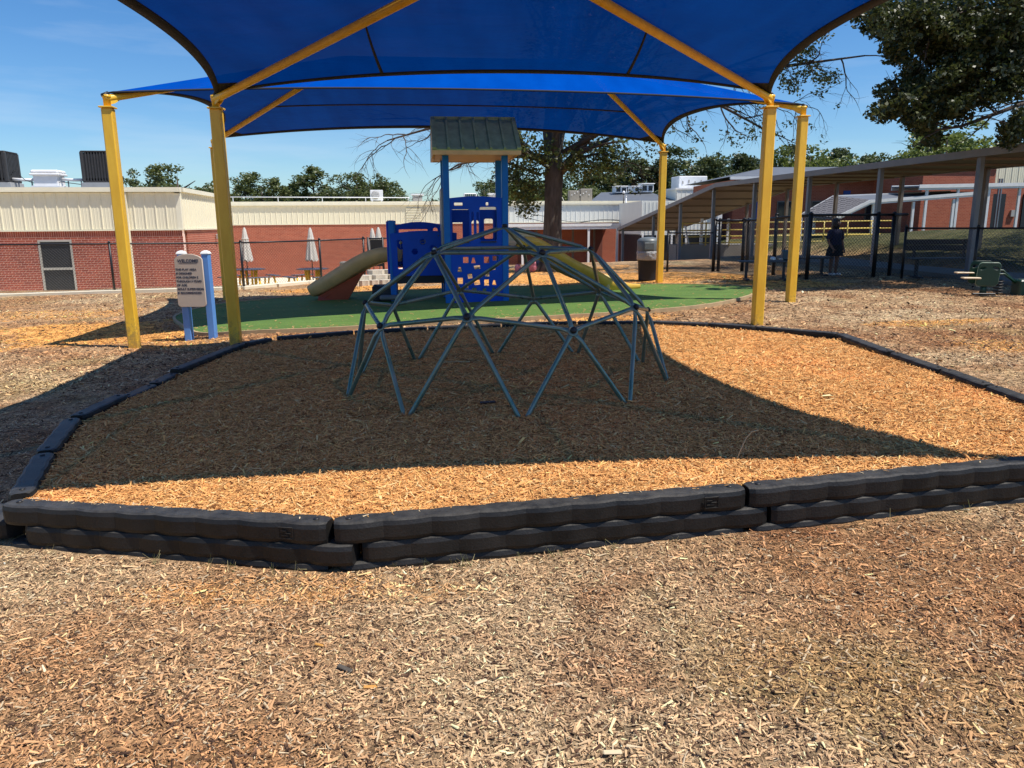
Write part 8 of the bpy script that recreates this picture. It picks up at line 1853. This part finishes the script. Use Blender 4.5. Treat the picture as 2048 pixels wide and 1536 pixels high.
for i, (x, y, zt_, kind, w, lbl) in enumerate(FAR):
    zb = -1.8; h = (zt_ - zb) / .96
    nm = {'pine': 'pine_tree', 'round': 'broadleaf_tree', 'tall': 'broadleaf_tree', 'bright': 'broadleaf_tree'}[kind]
    t = thing(nm, lbl, 'tree', (x, y, zb), i * 1.37, 'trees beyond the roofs')
    nk = sum(1 for q in PROTO if q[0] == kind); me, tme = PROTO[(kind, i % nk)]
    c = link('crown', me, None, t); tr_ = link('trunk', tme, None, t)
    for o in (c, tr_): o.scale = (h * 1.0 * w, h * 1.0 * w, h)
# low wood far off that closes the gaps between the trees
g3 = np.random.default_rng(77); C = []
for k in range(1500):
    x = g3.uniform(-110, 130); C.append((x, 120 + g3.uniform(0, 14), g3.uniform(-1.5, 4.2 + 2.0 * vnoise(x, 3, .12) + (3.6 if x > -5 else 0))))
wd_ = link('far_wood', leaves_mesh('far_wood', C, 110, 1.3, .28, 6, .9), M['leaf_pine']); tag(wd_, kind='stuff')

# ------------------------------------------------------------------ parking lamps
for (x, y, z, lb, s) in ((-32.0, 64, 5.7, 'dark parking lamp with its head turned left above the brick roof', -1), (-23.4, 92, 7.2, 'dark parking lamp with a round head above the back roof', 1)):
    t = thing('parking_lamp', lb, 'lamp post', (x, y, -1.7), 0, 'parking lamps beyond the roofs')
    MB().tube([(0, 0, 0), (0, 0, z + 1.7)], [.13, .09], 8).build('lamp_pole', M['dark_pole'], t)
    if s < 0: MB().box((-.35, 0, z + 1.65), (.9, .35, .22), None, .05).build('lamp_head', M['dark_pole'], t)
    else: MB().lathe([(.1, -.3), (.55, .0), (.5, .14), (.15, .26)], (0, 0, z + 1.75), 14).build('lamp_head', M['dark_pole'], t)

# ------------------------------------------------------------------ small things lying about
mb = MB(); c = Vector((2.52, 5.85, float(mz(2.52, 5.85)) + .02))
mb.add([c + Vector(v) for v in ((-.05, 0, 0), (-.02, -.022, .008), (.03, -.02, .010), (.055, .004, 0), (.03, .024, .012), (-.02, .022, .006), (0, 0, -.006))], [(0, 1, 6), (1, 2, 6), (2, 3, 6), (3, 4, 6), (4, 5, 6), (5, 0, 6)], True)
tag(mb.build('dry_leaf', M['dry_leaf']), 'single pale yellow leaf on the sunlit orange mulch', 'leaf')
q = MB(); q.tube([(1.36, 4.36, float(mz(1.36, 4.36))), (1.40, 4.40, .255), (1.43, 4.42, .31), (1.47, 4.44, .345), (1.51, 4.44, .355)], [.004, .004, .0035, .003, .005], 6)
tag(q.build('dry_twig', M['dry_stem']), 'dry curved stem poking up beside the front border', 'stem')
mb = MB(); x, y = -.20, 6.05
mb.box((x, y, float(mz(x, y)) + .012), (.13, .05, .012), Matrix.Rotation(.3, 3, 'Z'), .004); tag(mb.build('plastic_scrap', M['black_rubber']), 'small black scrap of plastic on the shaded mulch under the dome', 'scrap')
mb = MB(); mb.tube([(-.75, 7.9, float(mz(-.75, 7.9)) + .012), (-.45, 7.93, float(mz(-.45, 7.93)) + .016)], .008, 6); tag(mb.build('pale_stick', M['dry_stem']), 'straight pale stick lying under the middle of the dome', 'stick')
for k, (x, y, l, a, m, lb) in enumerate(((-.12, 2.42, .05, .6, 'seat_tan', 'pale wood splinter in the centre of the foreground chips'), (.30, 2.02, .06, .1, 'seat_tan', 'pale splinter lying level in the lower foreground chips'), (-.52, 2.42, .05, .15, 'roof_tan', 'fresh orange chip left of centre in the foreground'), (-.78, 2.72, .04, -.3, 'roof_tan', 'small orange chip at the upper left of the foreground'), (-.64, 2.55, .07, -.5, 'bark', 'dark bark flake left of centre in the foreground'))):
    mb = MB(); mb.box((0, 0, 0), (l, l * .28, .008), None, .003); o = mb.build('wood_splinter', M[m], None, (x, y, G(x, y) + .012)); o.rotation_euler = (.08, .06, a); tag(o, lb, 'wood chip')
